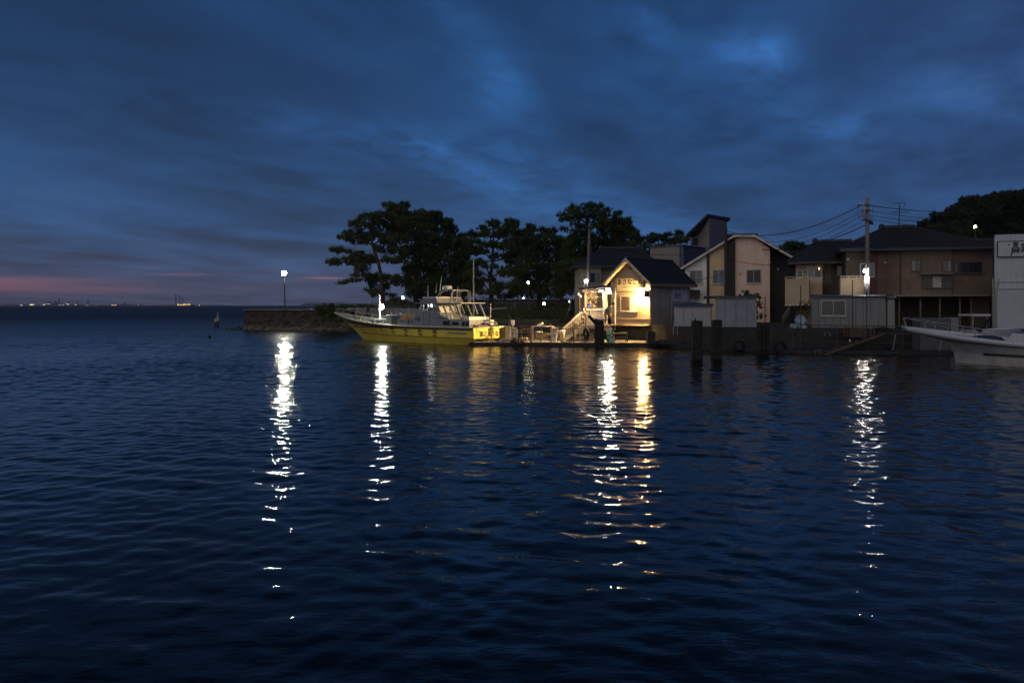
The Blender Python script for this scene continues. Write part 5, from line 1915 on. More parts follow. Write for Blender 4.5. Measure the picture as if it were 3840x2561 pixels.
MC_Y = mat('yellow_crate_plastic', (0.36, 0.27, 0.05), 0.5)
MC_O = mat('olive_crate_plastic', (0.22, 0.19, 0.08), 0.5)
MC_G = mat('grey_crate_plastic', (0.24, 0.22, 0.19), 0.5)
zs_ = 1266
for (a, b, m, lab) in ((1997, 2008, MC_G, 'leftmost grey crate on the shelf under the sorting table'), (2009, 2019, MC_G, 'second grey crate on the shelf under the sorting table'), (2021, 2033, MC_Y, 'bright yellow crate under the middle of the sorting table'),
                       (2036, 2046, MC_O, 'olive crate just right of the bright yellow crate'), (2047, 2057, MC_O, 'rightmost olive crate under the sorting table')):
    crate(lab, a, b, 1248, zs_, 51.75, 0.45, m)
crate('wooden box with a raised lid standing on the boards by the boat stern', 1963, 1986, 1237, 1251, 51.2, 0.5, M_WOOD, lid=True)
crate('pale box on the landing right behind the boat stern', 1922, 1938, 1231, 1246, 51.6, 0.5, M_PALE, lid=True)
crate('brown box left on top of the board bench', 1944, 1960, 1236, 1249, 51.25, 0.4, M_WOOD)
crate('white foam box on the sorting table', 2016, 2030, 1216, 1223.4, 51.8, 0.4, M_WHITE, name='foam_box')
crate('flat white tray at the right end of the sorting table', 2036, 2048, 1220, 1223.6, 51.8, 0.4, M_WHITE, name='foam_box')
crate('white crate standing on the low table by the big pile', 2165, 2190, 1229, 1250, 51.5, 0.45, M_PALE)
crate('wooden crate on the landing under the low table by the big pile', 2168, 2186, 1262, 1279, 51.2, 0.45, M_WOOD_L)
crate('wooden box beside the big pile at the landing edge', 2208, 2226, 1258, 1278, 51.0, 0.45, M_WOOD_L)
o = MB().ball(P(2029, 1214.5, 51.9), (.16, .12, .06), 8, 5).ball(P(2033, 1212, 51.9), (.08, .08, .07), 8, 5).build('cloth_bundle', mat('pink_white_cloth', (0.55, 0.42, 0.40), 0.9), smooth=True)
tag(o, 'crumpled pinkish cloth on the white foam box', 'cloth')
o = MB().tube([P(2008, 1243, 51.4), P(2016, 1245, 51.4), P(2032, 1246, 51.4), P(2036, 1245, 51.4)], [0.02, 0.05, 0.05, 0.01], 8).build('knife', M_WHITE, smooth=True)
tag(o, 'white long-bladed tool lying below the sorting table top', 'tool')
o = MB().bar(P(2062, 1214, 51.9), P(2067, 1226, 51.9), 0.06, 0.03).build('paddle', M_WOOD_L)
tag(o, 'pale wooden paddle leaning at the end of the sorting table', 'paddle')
# power box on the bollard behind the stern
t = thing('power_pedestal', 'white box on a curved steel post behind the boat stern', 'power box', P(1922, 1250, 52.2))
MB().b2(tuple(P(1916, 1219, 52.2)), tuple(P(1929, 1201, 52.4))).build('box', M_WHITE_W, t, bevel=.02)
MB().tube([(P(1906, 1240, 52.2)), P(1908, 1215, 52.2), P(1912, 1204, 52.2), P(1916, 1203, 52.2)], .03, 6).build('curved_pipe', M_STEEL, t, smooth=True)
MB().tube([Vector((XP(1922, 52.3), 52.3, ZD)), P(1922, 1219, 52.3)], .05, 6).build('post', M_STEEL, t)
# tall white pump column, very bright
t = thing('pump_column', 'bright white square column with pipes at the end of the sorting table', 'pump', (XP(2078, 50.9), 50.9, ZD))
xa, xb = XP(2069, 50.9), XP(2088, 50.9)
MB().b2((xa, 50.9, ZD), (xb, 51.25, ZP(1247, 50.9))).build('column', M_WHITE, t, bevel=.02)
MB().b2((xa + .02, 50.93, ZP(1247, 50.9) + .002), (xb - .02, 51.2, ZP(1228, 50.9))).build('upper_box', mat('pale_yellow_box', (0.62, 0.56, 0.40), 0.5), t, bevel=.02)
MB().tube([(xa - .06, 50.95, ZD), (xa - .06, 50.95, ZP(1230, 50.9))], .035, 8).build('pipe', M_PALE, t)
MB().tube([(xb + .05, 50.95, ZP(1268, 50.9)), (xb + .07, 50.95, ZP(1240, 50.9)), (xb + .05, 50.95, ZP(1228, 50.9))], .02, 6).build('hose', M_PALE, t)
MB().b2((xa + .1, 50.885, ZP(1262, 50.9)), (xa + .2, 50.897, ZP(1257, 50.9))).build('switch', M_BLACK, t)
# grey dustbin
t = thing('dustbin', 'grey lidded plastic bin at the foot of the deck steps', 'bin', (XP(2108, 52.0), 52.0, ZD))
MB().lathe((XP(2108, 52), 52.0, ZD), [(.16, 0), (.19, .5), (.20, .62)], 14).build('body', M_GREYP, t, smooth=True)
MB().lathe((XP(2108, 52), 52.0, ZD + .62), [(.22, 0), (.22, .05), (.15, .10), (.03, .12)], 14).build('lid', M_GREYP, t, smooth=True)
# concrete block by the stern
o = MB().b2((XP(1893, 53), 53.0, ZD), (XP(1916, 53), 53.8, ZP(1224, 53))).build('mooring_block', M_CONC, bevel=.04)
tag(o, 'square concrete block behind the boat stern corner', 'block')
# boots
for px, lab in ((1958, 'left pale rubber boot under the railing'), (1966, 'middle pale rubber boot under the railing'), (1974, 'right pale rubber boot under the railing')):
    b_ = Vector((XP(px, 50.9), 50.9, ZD))
    o = MB().tube([b_ + Vector((0, 0, .30)), b_ + Vector((0, 0, .08)), b_ + Vector((.03, -.02, .045)), b_ + Vector((.14, -.06, .04))], [.06, .055, .05, .035], 8).build('rubber_boot', M_PALE, smooth=True)
    tag(o, lab, 'boot', 'rubber boots on the landing')
# buckets
def bucket(label, px, py0, py1, rpx, Y, m, handle=True, band=None):
    b_ = Vector((XP(px, Y), Y, ZP(py1, Y)))
    h_ = ZP(py0, Y) - b_.z
    r_ = rpx * Y / F
    t = thing('bucket', label, 'bucket', b_, 0, 'buckets below the hut')
    MB().lathe(b_, [(r_ * .78, 0), (r_ * .97, h_ * .9), (r_ * 1.06, h_ * .9), (r_ * 1.06, h_), (r_ * .95, h_), (r_ * .9, h_ * .92)], 16).build('pail', m, t, smooth=False)
    if handle:
        mb = MB()
        mb.tube([b_ + Vector((r_ * math.cos(a), -.02, h_ + r_ * .75 * math.sin(a))) for a in np.linspace(0, PI, 10)], .012, 5)
        mb.build('handle', M_WHITE, t)
    return t


M_GREENB = mat('green_plastic', (0.02, 0.26, 0.10), 0.45)
bucket('green plastic tub under the white bucket', 2285, 1253, 1286, 11, 50.7, M_GREENB, False)
bucket('white bucket stacked on the green tub', 2283, 1233, 1252.5, 10.5, 50.7, M_WHITE, True)
bucket('white bucket with a round handle standing on the landing edge', 2294, 1267, 1288, 11, 50.35, M_WHITE, True)
bucket('small yellow bucket beside the deck end', 2269, 1229, 1240, 6, 51.2, mat('yellow_plastic', (0.5, 0.42, 0.05), 0.5), False)
bucket('small dark green bucket behind the white buckets', 2297, 1233, 1247, 5, 51.2, M_GREENB, False)
o = MB()
for k in range(6):
    o.tube([P(2322 + k * 4.5, 1248.6, 51.3 + .07 * (k % 3)), P(2327 + k * 4.5, 1246.5, 51.3 + .07 * (k % 3))], .035, 6)
tag(o.build('yellow_floats', mat('yellow_plastic', (0.5, 0.42, 0.05), 0.5)), 'heap of small yellow net floats on the dark table', 'floats')
# landing nets leaning against the steps
def net(label, px, py, rpx, pyb, pxb, Y, yellow=False):
    c = P(px, py, Y)
    r_ = rpx * Y / F
    b_ = Vector((XP(pxb, Y), Y - .1, ZD))
    t = thing('landing_net', label, 'landing net', b_, 0, 'landing nets leaning by the steps')
    hoop = MB().torus(c, r_, .012, (0, 1, .1), 20, 5)
    hoop.build('hoop', mat('net_hoop', (0.5, 0.44, 0.34), 0.5), t)
    mb = MB()
    for k in range(8):
        a = 2 * PI * k / 8
        p0 = c + Vector((math.cos(a) * r_, 0, math.sin(a) * r_))
        p1 = c + Vector((math.cos(a) * r_ * .4, .28, math.sin(a) * r_ * .4 - .18))
        mb.tube([p0, p1, c + Vector((0, .34, -.26))], .006, 4)
    for f_ in (.35, .7):
        mb.torus(c + Vector((0, .28 * f_ + .02, -.18 * f_)), r_ * (1 - .6 * f_), .005, (0, 1, .1), 14, 4)
    mb.build('mesh_bag', mat('net_cord', (0.42, 0.36, 0.28), 0.8), t)
    MB().tube([b_, c - Vector((0, 0, r_))], .018, 6).build('handle', mat('yellow_rod', (0.55, 0.42, 0.06), 0.5) if yellow else M_PALE, t)


net('landing net with a yellow handle, lowest of the leaning nets', 2168, 1204, 9, 1284, 2165, 51.9, True)
net('middle landing net with a tall pale handle', 2183, 1195, 9, 1284, 2179, 52.0)
net('largest landing net leaning highest against the steps', 2192, 1180, 10, 1284, 2185, 52.05)
# tyre fender hung from the rail
t = thing('tyre_fender', 'black tyre hanging from the railing left of the big pile', 'tyre', P(2198, 1274, 50.5))
mb = MB().torus(P(2198, 1250, 50.5), .30, .09, (1, .35, 0), 20, 8)
mb.build('tyre', M_BLACK, t, smooth=True)
MB().tube([P(2198, 1238, 50.5), P(2200, 1228, 50.6)], .012, 5).build('rope', M_PALE, t)
# hoses and ropes on posts
for k, (px, lab) in enumerate(((2156, 'coil of pale hose hanging on the post at the steps'), (2176, 'bundle of pale rope hanging on the railing near the nets'))):
    mb = MB()
    for j in range(3):
        mb.tube([P(px - 2 + j * 2, 1236, 50.5), P(px - 3 + j * 2.4, 1256, 50.45), P(px - 1 + j * 1.5, 1280 - j * 4, 50.45), P(px + 2 - j, 1262, 50.45)], .016, 5)
    tag(mb.build('rope_coil', mat('pale_rope', (0.60, 0.48, 0.26), 0.8)), lab, 'rope', 'ropes and hoses on the landing rail')
mb = MB()
pts = [Vector((XP(2090 + k * 8, 50.5), 50.5 + .12 * math.sin(k * 1.3), ZD + .03)) for k in range(8)]
mb.tube(pts, .02, 5)
tag(mb.build('ground_hose', M_BLACK), 'dark hose lying along the landing edge before the steps', 'hose')
# dark weed clump / fender at the landing corner
o = shrub('dark tangle of old nets at the landing corner by the boat stern', 50.4, [(1925, 1276, 12, 12), (1940, 1282, 16, 8)], 31, 80, name='net_heap', cat='nets', material=M_BLACK, L=.2, w=.03, zb=ZD)

# ------------------------------------------------------------------ mooring piles
def pile(label, px, pytop, Y, wpx, seed, round_=False, group='timber mooring piles'):
    rs = random.Random(seed)
    x = XP(px, Y)
    zt_ = ZP(pytop, Y)
    w_ = wpx * Y / F
    t = thing('mooring_pile', label, 'pile', (x, Y, -0.5), 0, group)
    mb = MB()
    n = 10 if round_ else 4
    rings = []
    for z_ in np.linspace(-0.8, zt_, 9):
        ring = []
        for j in range(n):
            a = 2 * PI * (j + .5) / n
            rr = (w_ / 2 if round_ else w_ / 2 * 1.414) * (1 + rs.uniform(-.04, .04))
            ring.append((x + rr * math.cos(a), Y + rr * math.sin(a), z_ + (rs.uniform(-.03, .03) if z_ == zt_ else 0)))
        rings.append(ring)
    mb.v = [p for r_ in rings for p in r_]
    for i in range(8):
        for j in range(n):
            mb.f.append((i * n + j, i * n + (j + 1) % n, (i + 1) * n + (j + 1) % n, (i + 1) * n + j))
    mb.f.append(tuple(8 * n + j for j in range(n)))
    mb.build('shaft', M_WOOD_D, t)
    mb = MB()
    for zz in (zt_ - .35, 0.35):
        mb.torus((x, Y, zz), w_ * .62, .025, (0, 0, 1), 12, 5)
    mb.build('band', M_STEEL_D, t)
    return t


p1 = pile('square dark pile in the water with a splintered top, left of the pair', 2613, 1202, 38.5, 36, 1)
MB().add([P(2604, 1202, 38.5), P(2611, 1202, 38.5), P(2607, 1190, 38.5)], [(0, 1, 2)]).tube([P(2606, 1203, 38.4), P(2608, 1192, 38.4)], .03, 5, .005).build('splinter', M_WOOD_D, p1)
pile('square dark pile in the water, right of the pair', 2687, 1201, 38.8, 33, 2)
thick_pile = pile('thick round pile standing before the deck', 2252, 1201, 49.0, 27, 3, True)
pile('thin leaning round pile beside the thick pile before the deck', 2236, 1196, 49.1, 12, 6, True)
o = MB().tube([P(2236, 1215, 49.0), P(2208, 1184, 49.0)], [.12, .10], 8).build('pile_stub', M_WOOD_D)
tag(o, 'broken dark timber slanting up from the pile before the deck', 'timber')
mb = MB().lathe(P(2252, 1200, 49.0), [(.24, -.05), (.28, 0), (.28, .05), (.05, .06)], 14)
mb.build('pile_top', mat('worn_cap', (0.22, 0.20, 0.18), 0.7), thick_pile)
for k, (px, pyt, lab) in enumerate(((2846, 1208, 'tallest dark pile of the cluster right of the grey sheds'), (2862, 1214, 'second dark pile of the cluster right of the grey sheds'), (2876, 1212, 'third dark pile of the cluster, with a pale streak'))):
    pile(lab, px, pyt, 42.0 + .2 * k, 13, 20 + k)

# ------------------------------------------------------------------ fences along the park shore
def bar_fence(label, a, b, z0, z1, n, m=M_STEEL, name='park_railing', mesh_top=None):
    a, b = Vector((*a, 0)), Vector((*b, 0))
    t = thing(name, label, 'fence', ((a.x + b.x) / 2, (a.y + b.y) / 2, z0))
    L = (b - a).length
    d = (b - a) / L
    k = max(2, int(L / 2.2))
    for i in range(k + 1):
        p = a + d * (L * i / k)
        MB().tube([p + Vector((0, 0, z0 - .1)), p + Vector((0, 0, z1 + .06))], .04, 6).build('post', m, t)
    for z_ in (z1, z0 + .12):
        MB().bar(a + Vector((0, 0, z_)), b + Vector((0, 0, z_)), .05, .05).build('rail', m, t)
    mb = MB()
    for i in range(n):
        p = a + d * (L * (i + .5) / n)
        mb.bar(p + Vector((0, 0, z0 + .12)), p + Vector((0, 0, z1)), .022, .022)
    mb.build('bars', m, t, kind='stuff')
    return t


bar_fence('white barred railing on the bank behind the yellow boat', (-13.6, 76.6), (-6.2, 67.0), 1.3, 2.28, 90, M_STEEL)
bar_fence('short grey railing on the breakwater left of the shrub', (-17.4, 84.5), (-14.6, 79.5), 1.6, 2.30, 40, M_STEEL)
bar_fence('pale far railing seen between the pine trunks', (XP(1745, 112), 112), (XP(2140, 100), 100), 2.0, 3.0, 110, M_STEEL)
# tall wire fence behind the railing
t = thing('wire_fence', 'tall wire mesh fence with posts behind the yellow boat', 'fence', (XP(1510, 78), 78, ZG))
for px in (1395, 1432, 1468, 1498, 1530, 1560):
    Yq = 78 + (1500 - px) * .02
    MB().tube([(XP(px, Yq), Yq, ZG), P(px, 1128, Yq)], .035, 6).build('post', M_STEEL_D, t)
mb = MB()
for k in range(7):
    py = 1130 + k * 5
    mb.tube([P(1395, py, 80.1), P(1560, py, 76.8)], .010, 4)
for k in range(40):
    px = 1396 + k * 4.1
    Yq = 78 + (1500 - px) * .02
    mb.tube([P(px, 1130, Yq), P(px, 1160, Yq)], .007, 4)
mb.build('wire_mesh', M_STEEL_D, t, kind='stuff')

# ------------------------------------------------------------------ houses
class Fac:
    """a wall plane through picture column px0 at depth Y0, turned by ang so that it faces the harbour; o = metres out from the wall"""
    def __init__(self, px0, Y0, ang):
        self.A = Vector((XP(px0, Y0), Y0, 0))
        self.d = Vector((math.cos(ang), -math.sin(ang), 0))
        self.n = Vector((-math.sin(ang), -math.cos(ang), 0))

    def u(self, px, o=0.0):
        r = (px - CX) / F
        p = self.A + self.n * o
        return (r * p.y - p.x) / (self.d.x - r * self.d.y)

    def pt(self, u, o, z):
        p = self.A + self.d * u + self.n * o
        return Vector((p.x, p.y, z))

    def z(self, px, py, o=0.0):
        return ZP(py, self.pt(self.u(px, o), o, 0).y)

    def at(self, px, py, o=0.0):
        return self.pt(self.u(px, o), o, self.z(px, py, o))

    def box(self, pa, pb, pt_, pb_, o0, o1, zb=None, zt=None, mb=None):
        """block between picture columns pa-pb, rows pt_-pb_ (read on its front face), from o0 (front) to o1 (back)"""
        ua, ub = self.u(pa, o0), self.u(pb, o0)
        pm = (pa + pb) / 2
        z0 = self.z(pm, pb_, o0) if zb is None else zb
        z1 = self.z(pm, pt_, o0) if zt is None else zt
        mb = mb or MB()
        return mb.prism([self.pt(ua, o0, z0), self.pt(ub, o0, z0), self.pt(ub, o0, z1), self.pt(ua, o0, z1)], self.n * (o1 - o0))

    def win(self, t, a, b, c, d_, panes, fm, o=0.0, **k):
        pm = (a + b) / 2
        z0, z1 = self.z(pm, d_, o), self.z(pm, c, o)
        return frame_window(t, self.pt(self.u(a, o), o, z0), self.d, self.n, self.u(b, o) - self.u(a, o), z1 - z0, fm, panes, **k)


def tiles(parent, e0, e1, r1, r0, nu, nv, m, lift=0.05):
    """courses of roof tiles on the slope eave e0-e1, ridge r0-r1; one joined part"""
    e0, e1, r0, r1 = (Vector(p) for p in (e0, e1, r0, r1))
    n = (e1 - e0).cross(r0 - e0).normalized()
    if n.z < 0:
        n = -n
    mb = MB()
    for j in range(nv):
        a0, a1 = e0.lerp(r0, j / nv), e1.lerp(r1, j / nv)
        b0, b1 = e0.lerp(r0, (j + 1) / nv), e1.lerp(r1, (j + 1) / nv)
        cnt = max(2, int(nu * (a1 - a0).length / max(.1, (e1 - e0).length)))
        for i in range(cnt):
            p, q = a0.lerp(a1, i / cnt), a0.lerp(a1, (i + .96) / cnt)
            mid = a0.lerp(a1, (i + .45) / cnt)
            s, u = b0.lerp(b1, i / cnt), b0.lerp(b1, (i + .96) / cnt)
            sm = b0.lerp(b1, (i + .45) / cnt)
            o = len(mb.v)
            mb.v += [tuple(p + n * lift * .5), tuple(mid + n * lift * 1.5), tuple(q + n * lift * .5), tuple(s + n * .004), tuple(sm + n * lift * .9), tuple(u + n * .004), tuple(p), tuple(mid), tuple(q)]
            mb.f += [(o, o + 1, o + 4, o + 3), (o + 1, o + 2, o + 5, o + 4), (o + 6, o + 7, o + 1, o), (o + 7, o + 8, o + 2, o + 1)]
    return mb.build('roof_tiles', m, parent, kind='stuff')


def hip_roof(t, x0, x1, y0, y1, ze, zr, rx0, rx1, ry, m, nu=60, nv=16, name='roof', fac=None):
    a, b, c, d = (x0, y0, ze), (x1, y0, ze), (x1, y1, ze), (x0, y1, ze)
    r0, r1 = (rx0, ry, zr), (rx1, ry, zr)
    if fac:
        a, b, c, d, r0, r1 = (tuple(fac.pt(p[0], -p[1], p[2])) for p in (a, b, c, d, r0, r1))
    mb = MB()
    low = [(p[0], p[1], p[2] - .16) for p in (a, b, c, d)]
    mb.add([a, b, c, d, r0, r1] + low, [(0, 1, 5, 4), (1, 2, 5), (2, 3, 4, 5), (3, 0, 4), (0, 6, 7, 1), (1, 7, 8, 2), (2, 8, 9, 3), (3, 9, 6, 0), (6, 9, 8, 7)])
    rf_ = mb.build(name, m, t)
    tiles(rf_, a, b, r1, r0, nu, nv, m)
    tiles(rf_, d, a, r0, r0, int(nu * .5), nv, m)
    tiles(rf_, b, c, r1, r1, int(nu * .5), nv, m)
    cap = MB().tube([Vector(r0) + Vector((-.1, 0, .1)), Vector(r1) + Vector((.1, 0, .1))], .16, 8)
    for e, r in ((a, r0), (b, r1)):
        cap.tube([Vector(e) + Vector((0, 0, .06)), Vector(r) + Vector((0, 0, .06))], .10, 6)
    cap.ball(Vector(r0) + Vector((-.15, 0, .16)), .22, 8, 6)
    cap.build('ridge_tiles', m, rf_)
    return rf_


M_TILE = mat('grey_roof_tile', (0.034, 0.035, 0.040), 0.55, 0, 0.3, 4)

# --- pink and tan gabled house
def pink_house():
    f = Fac(2568, 65.0, R(14))
    t = thing('gabled_house', 'two-storey gabled house with pink, tan and white wall panels', 'house', f.pt(4.5, -4, ZG))
    prof = [(2552, 1012), (2568, 1003), (2651, 951), (2715, 911), (2752, 889), (2828, 888), (2887, 930), (2993, 982)]

    def top(px):
        return float(np.interp(px, [p[0] for p in prof], [p[1] for p in prof]))

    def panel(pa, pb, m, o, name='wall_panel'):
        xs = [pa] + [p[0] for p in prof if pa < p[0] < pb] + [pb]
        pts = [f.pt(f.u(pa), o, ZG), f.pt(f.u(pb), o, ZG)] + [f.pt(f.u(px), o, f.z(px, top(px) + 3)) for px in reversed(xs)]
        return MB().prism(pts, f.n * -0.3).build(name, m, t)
    panel(2568, 2650, mat('white_render', (0.78, 0.75, 0.68), 0.85, 0, 0.08, 2, seams=('Z', 0.45), streak=0.3), 0.0)  # white, tan and pink are raised to include light of unseen street lamps
    panel(2650.3, 2660, mat('dark_brown_strip', (0.035, 0.028, 0.024), 0.7), .06)
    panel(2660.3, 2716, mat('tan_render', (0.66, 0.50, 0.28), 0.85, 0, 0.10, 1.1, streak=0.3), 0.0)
    panel(2716.3, 2757, mat('black_brown_panel', (0.028, 0.024, 0.022), 0.7), .18)
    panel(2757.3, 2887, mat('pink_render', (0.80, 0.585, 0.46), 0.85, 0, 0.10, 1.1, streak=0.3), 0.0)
    panel(2887.3, 2984, mat('black_brown_panel', (0.028, 0.024, 0.022), 0.7), -1.2)
    MB().prism([f.pt(f.u(2572), -1.6, ZG), f.pt(f.u(2980), -1.6, ZG), f.pt(f.u(2980), -1.6, f.z(2980, 988)), f.pt(f.u(2828), -1.6, f.z(2828, 896)), f.pt(f.u(2752), -1.6, f.z(2752, 896)), f.pt(f.u(2572), -1.6, f.z(2572, 1010))], f.n * -8).build('rear_wall', mat('house_rear', (0.2, 0.18, 0.16), 0.9), t)
    m_f = mat('pale_fascia', (0.66, 0.58, 0.52), 0.7)
    m_r = mat('dark_metal_roof', (0.03, 0.03, 0.035), 0.5)
    seg = [prof[0], prof[4], prof[5], prof[7]]
    for (a, b) in zip(seg[:-1], seg[1:]):
        p, q = f.at(a[0], a[1]), f.at(b[0], b[1])
        up = Vector((0, 0, 1))
        MB().prism([p + f.n * .5 - up * .06, q + f.n * .5 - up * .06, q + f.n * .5 + up * .13, p + f.n * .5 + up * .13], f.n * -0.06).build('fascia', m_f, t)
        MB().prism([p + f.n * .43 - up * .03, q + f.n * .43 - up * .03, q + f.n * .43 + up * .17, p + f.n * .43 + up * .17], f.n * -10).build('roof', m_r, t)
    f.box(2722, 2842, 876, 884, -.2, -8).build('roof_ridge', m_r, t)
    wm = mat('pale_aluminium', (0.45, 0.43, 0.40), 0.5)
    for (a, b, c, d, pn) in ((2588, 2632, 1016, 1064, [M_GLASS, M_GLASS_C]), (2674, 2714, 1014, 1063, [M_GLASS, mat('blue_curtain_glass', (0.13, 0.14, 0.19), 0.3)]), (2801, 2852, 1014, 1060, [mat('brown_curtain_glass', (0.035, 0.03, 0.022), 0.3), mat('brown_curtain_glass', (0.035, 0.03, 0.022), 0.3)])):
        f.win(t, a, b, c, d, pn, wm, fw=.06)
    f.box(2571, 2624, 1087, 1117, .9, .05).build('balcony_box', mat('dark_balcony', (0.05, 0.045, 0.04), 0.7), t)
    f.box(2571, 2600, 1084, 1087, .93, .88).build('balcony_rail', M_WHITE, t)
    MB().tube([f.pt(f.u(2868), .05, ZG), f.at(2868, 1110, .05)], .05, 6).build('down_pipe', mat('pale_pipe', (0.42, 0.30, 0.22), 0.6), t)
    for (px, py, o) in ((2777, 1024, .1), (2886, 985, .1), (2917, 1010, -1.1)):
        MB().lathe(f.at(px, py, o) - Vector((0, 0, .06)), [(.07, 0), (.09, .05), (.05, .13)], 8).build('vent_hood', M_WHITE, t)
    return t


pink_house()
# air conditioner on the white wall
t = thing('air_conditioner', 'white air conditioner unit on the white wall above the dark balcony box', 'air conditioner', P(2587, 1084, 63.3))
MB().b2(tuple(P(2573, 1083, 63.2)), (XP(2604, 63.2), 63.6, ZP(1066, 63.2))).build('case', M_WHITE, t, bevel=.02)
MB().torus(P(2590, 1075, 63.19), .15, .02, (0, 1, 0), 16, 5).build('fan_grille', M_BLACK, t)

# --- grey tower house behind
def tower_house():
    t = thing('tower_house', 'grey house with a tall single-pitch tower behind the gabled house', 'house', (XP(2600, 76), 76, ZG))
    mA = mat('lit_beige_render', (0.30, 0.27, 0.24), 0.9, 0, 0.1, 2)  # light falling on the block's left face is put into this beige
    mB = mat('blue_grey_cladding', (0.085, 0.085, 0.12), 0.8, 0, 0.15, 2, seams=('Z', 0.6))
    mC = mat('grey_render', (0.20, 0.185, 0.18), 0.9, 0, 0.1, 2)
    Ya = 76.0
    def corner(pts_px, Ys, zt_px, m, name):
        pass
    # flat-roofed block: corner nearest at px 2557
    c0 = Vector((XP(2557, Ya), Ya, 0))
    l0 = Vector((XP(2438, Ya + 3), Ya + 3, 0))
    r0 = Vector((XP(2645, Ya + 4), Ya + 4, 0))
    zt_ = ZP(920, Ya)
    for (a, b, m) in ((l0, c0, mA), (c0, r0, mB)):
        d = (b - a).normalized()
        n_in = Vector((-d.y, d.x, 0))
        MB().prism([(a.x, a.y, ZG), (b.x, b.y, ZG), (b.x, b.y, zt_), (a.x, a.y, zt_)], n_in * 0.25).build('wall', m, t)
    bk = l0 + (r0 - c0)
    MB().prism([(c0.x, c0.y + .3, zt_ - .2), (r0.x - .3, r0.y, zt_ - .2), (bk.x, bk.y - .3, zt_ - .2), (l0.x + .3, l0.y, zt_ - .2)], (0, 0, .1)).build('flat_roof', mB, t)
    MB().bar((c0.x, c0.y - .02, zt_ + .03), (r0.x, r0.y - .02, zt_ + .03), .3, .06).build('coping', mC, t)
    MB().bar((l0.x, l0.y - .02, zt_ + .03), (c0.x, c0.y - .02, zt_ + .03), .3, .06).build('coping', mC, t)
    # tower
    Yt = 80.0
    cc, ll, rr = Vector((XP(2660, Yt), Yt, 0)), Vector((XP(2588, Yt + 1.6), Yt + 1.6, 0)), Vector((XP(2726, Yt + 2.4), Yt + 2.4, 0))
    zl, zc, zr = ZP(872, Yt), ZP(812, Yt), ZP(812, Yt)
    MB().prism([(ll.x, ll.y, ZG), (cc.x, cc.y, ZG), (cc.x, cc.y, zc), (ll.x, ll.y, zl)], (.05, .2, 0)).build('tower_wall', mC, t)
    MB().prism([(cc.x + .01, cc.y, ZG), (rr.x, rr.y, ZG), (rr.x, rr.y, zr), (cc.x + .01, cc.y, zc)], (-.05, .2, 0)).build('tower_wall', mat('blue_grey_tower', (0.15, 0.14, 0.16), 0.9), t)
    m_r = mat('dark_metal_roof', (0.03, 0.03, 0.035), 0.5)
    a, b = P(2572, 880, Yt - .4), P(2652, 800, Yt - .4)
    e = rr + Vector((.35, .3, 0))
    zt2 = ZP(804, Yt)
    rf_ = MB().add([(a.x, a.y, a.z), (b.x, b.y, zt2), (XP(2741, Yt + 2.4), Yt + 2.6, ZP(806, Yt)), (XP(2660, Yt + 3), Yt + 5, ZP(870, Yt)),
                    (a.x, a.y, a.z - .25), (b.x, b.y, zt2 - .25), (XP(2741, Yt + 2.4), Yt + 2.6, ZP(806, Yt) - .25), (XP(2660, Yt + 3), Yt + 5, ZP(870, Yt) - .25)],
                   [(0, 1, 2, 3), (0, 4, 5, 1), (1, 5, 6, 2), (2, 6, 7, 3), (3, 7, 4, 0), (4, 7, 6, 5)]).build('tower_roof', m_r, t)
    w0 = ll.lerp(cc, .12)
    d = (cc - ll).normalized()
    frame_window(t, (w0.x, w0.y - .01, ZP(918, Yt)), d, (d.y, -d.x, 0), 0.7, 0.7, mC, [M_GLASS], fw=.05)


tower_house()

# --- cream house behind the canopy
def cream_house():
    Y = 68.0
    t = thing('cream_house', 'cream-walled two-storey house half hidden behind the hut and canopy', 'house', (XP(2300, Y), Y + 3, ZG))
    m = mat('cream_render', (0.36, 0.33, 0.24), 0.9, 0, 0.1, 2)
    m2 = mat('grey_cream_render', (0.24, 0.22, 0.18), 0.9, 0, 0.1, 2)
    MB().b2((XP(2176, Y), Y, ZG), (XP(2254, Y), Y + 6, ZP(1003, Y))).build('wall', m, t)
    MB().b2((XP(2254.3, Y), Y + .4, ZG), (XP(2450, Y), Y + 6, ZP(1003, Y))).build('wall', m2, t)
    hip_roof(t, XP(2152, Y), XP(2470, Y), Y - .6, Y + 7, ZP(1003, Y) + .12, ZP(935, Y + 3), XP(2260, Y + 3), XP(2400, Y + 3), Y + 3.2, M_TILE, 50, 12)
    frame_window(t, (XP(2213, Y), Y, ZP(1060, Y)), (1, 0, 0), (0, -1, 0), XP(2250, Y) - XP(2213, Y), ZP(1024, Y) - ZP(1060, Y), M_GREYP, [M_GLASS, M_GLASS_C], fw=.05)
    mb = MB().b2((XP(2158, Y), Y - 1.0, ZP(1102, Y)), (XP(2176, Y), Y + .5, ZP(1070, Y)))
    mb.build('balcony_wall', m, t)
    mb = MB()
    for k in range(6):
        mb.b2((XP(2160 + k * 3, Y), Y - 1.0, ZP(1070, Y)), (XP(2160.8 + k * 3, Y), Y - .97, ZP(1052, Y)))
    mb.b2((XP(2159, Y), Y - 1.02, ZP(1052, Y)), (XP(2177, Y), Y - .95, ZP(1050, Y)))
    mb.build('balcony_rail', M_STEEL, t)


cream_house()

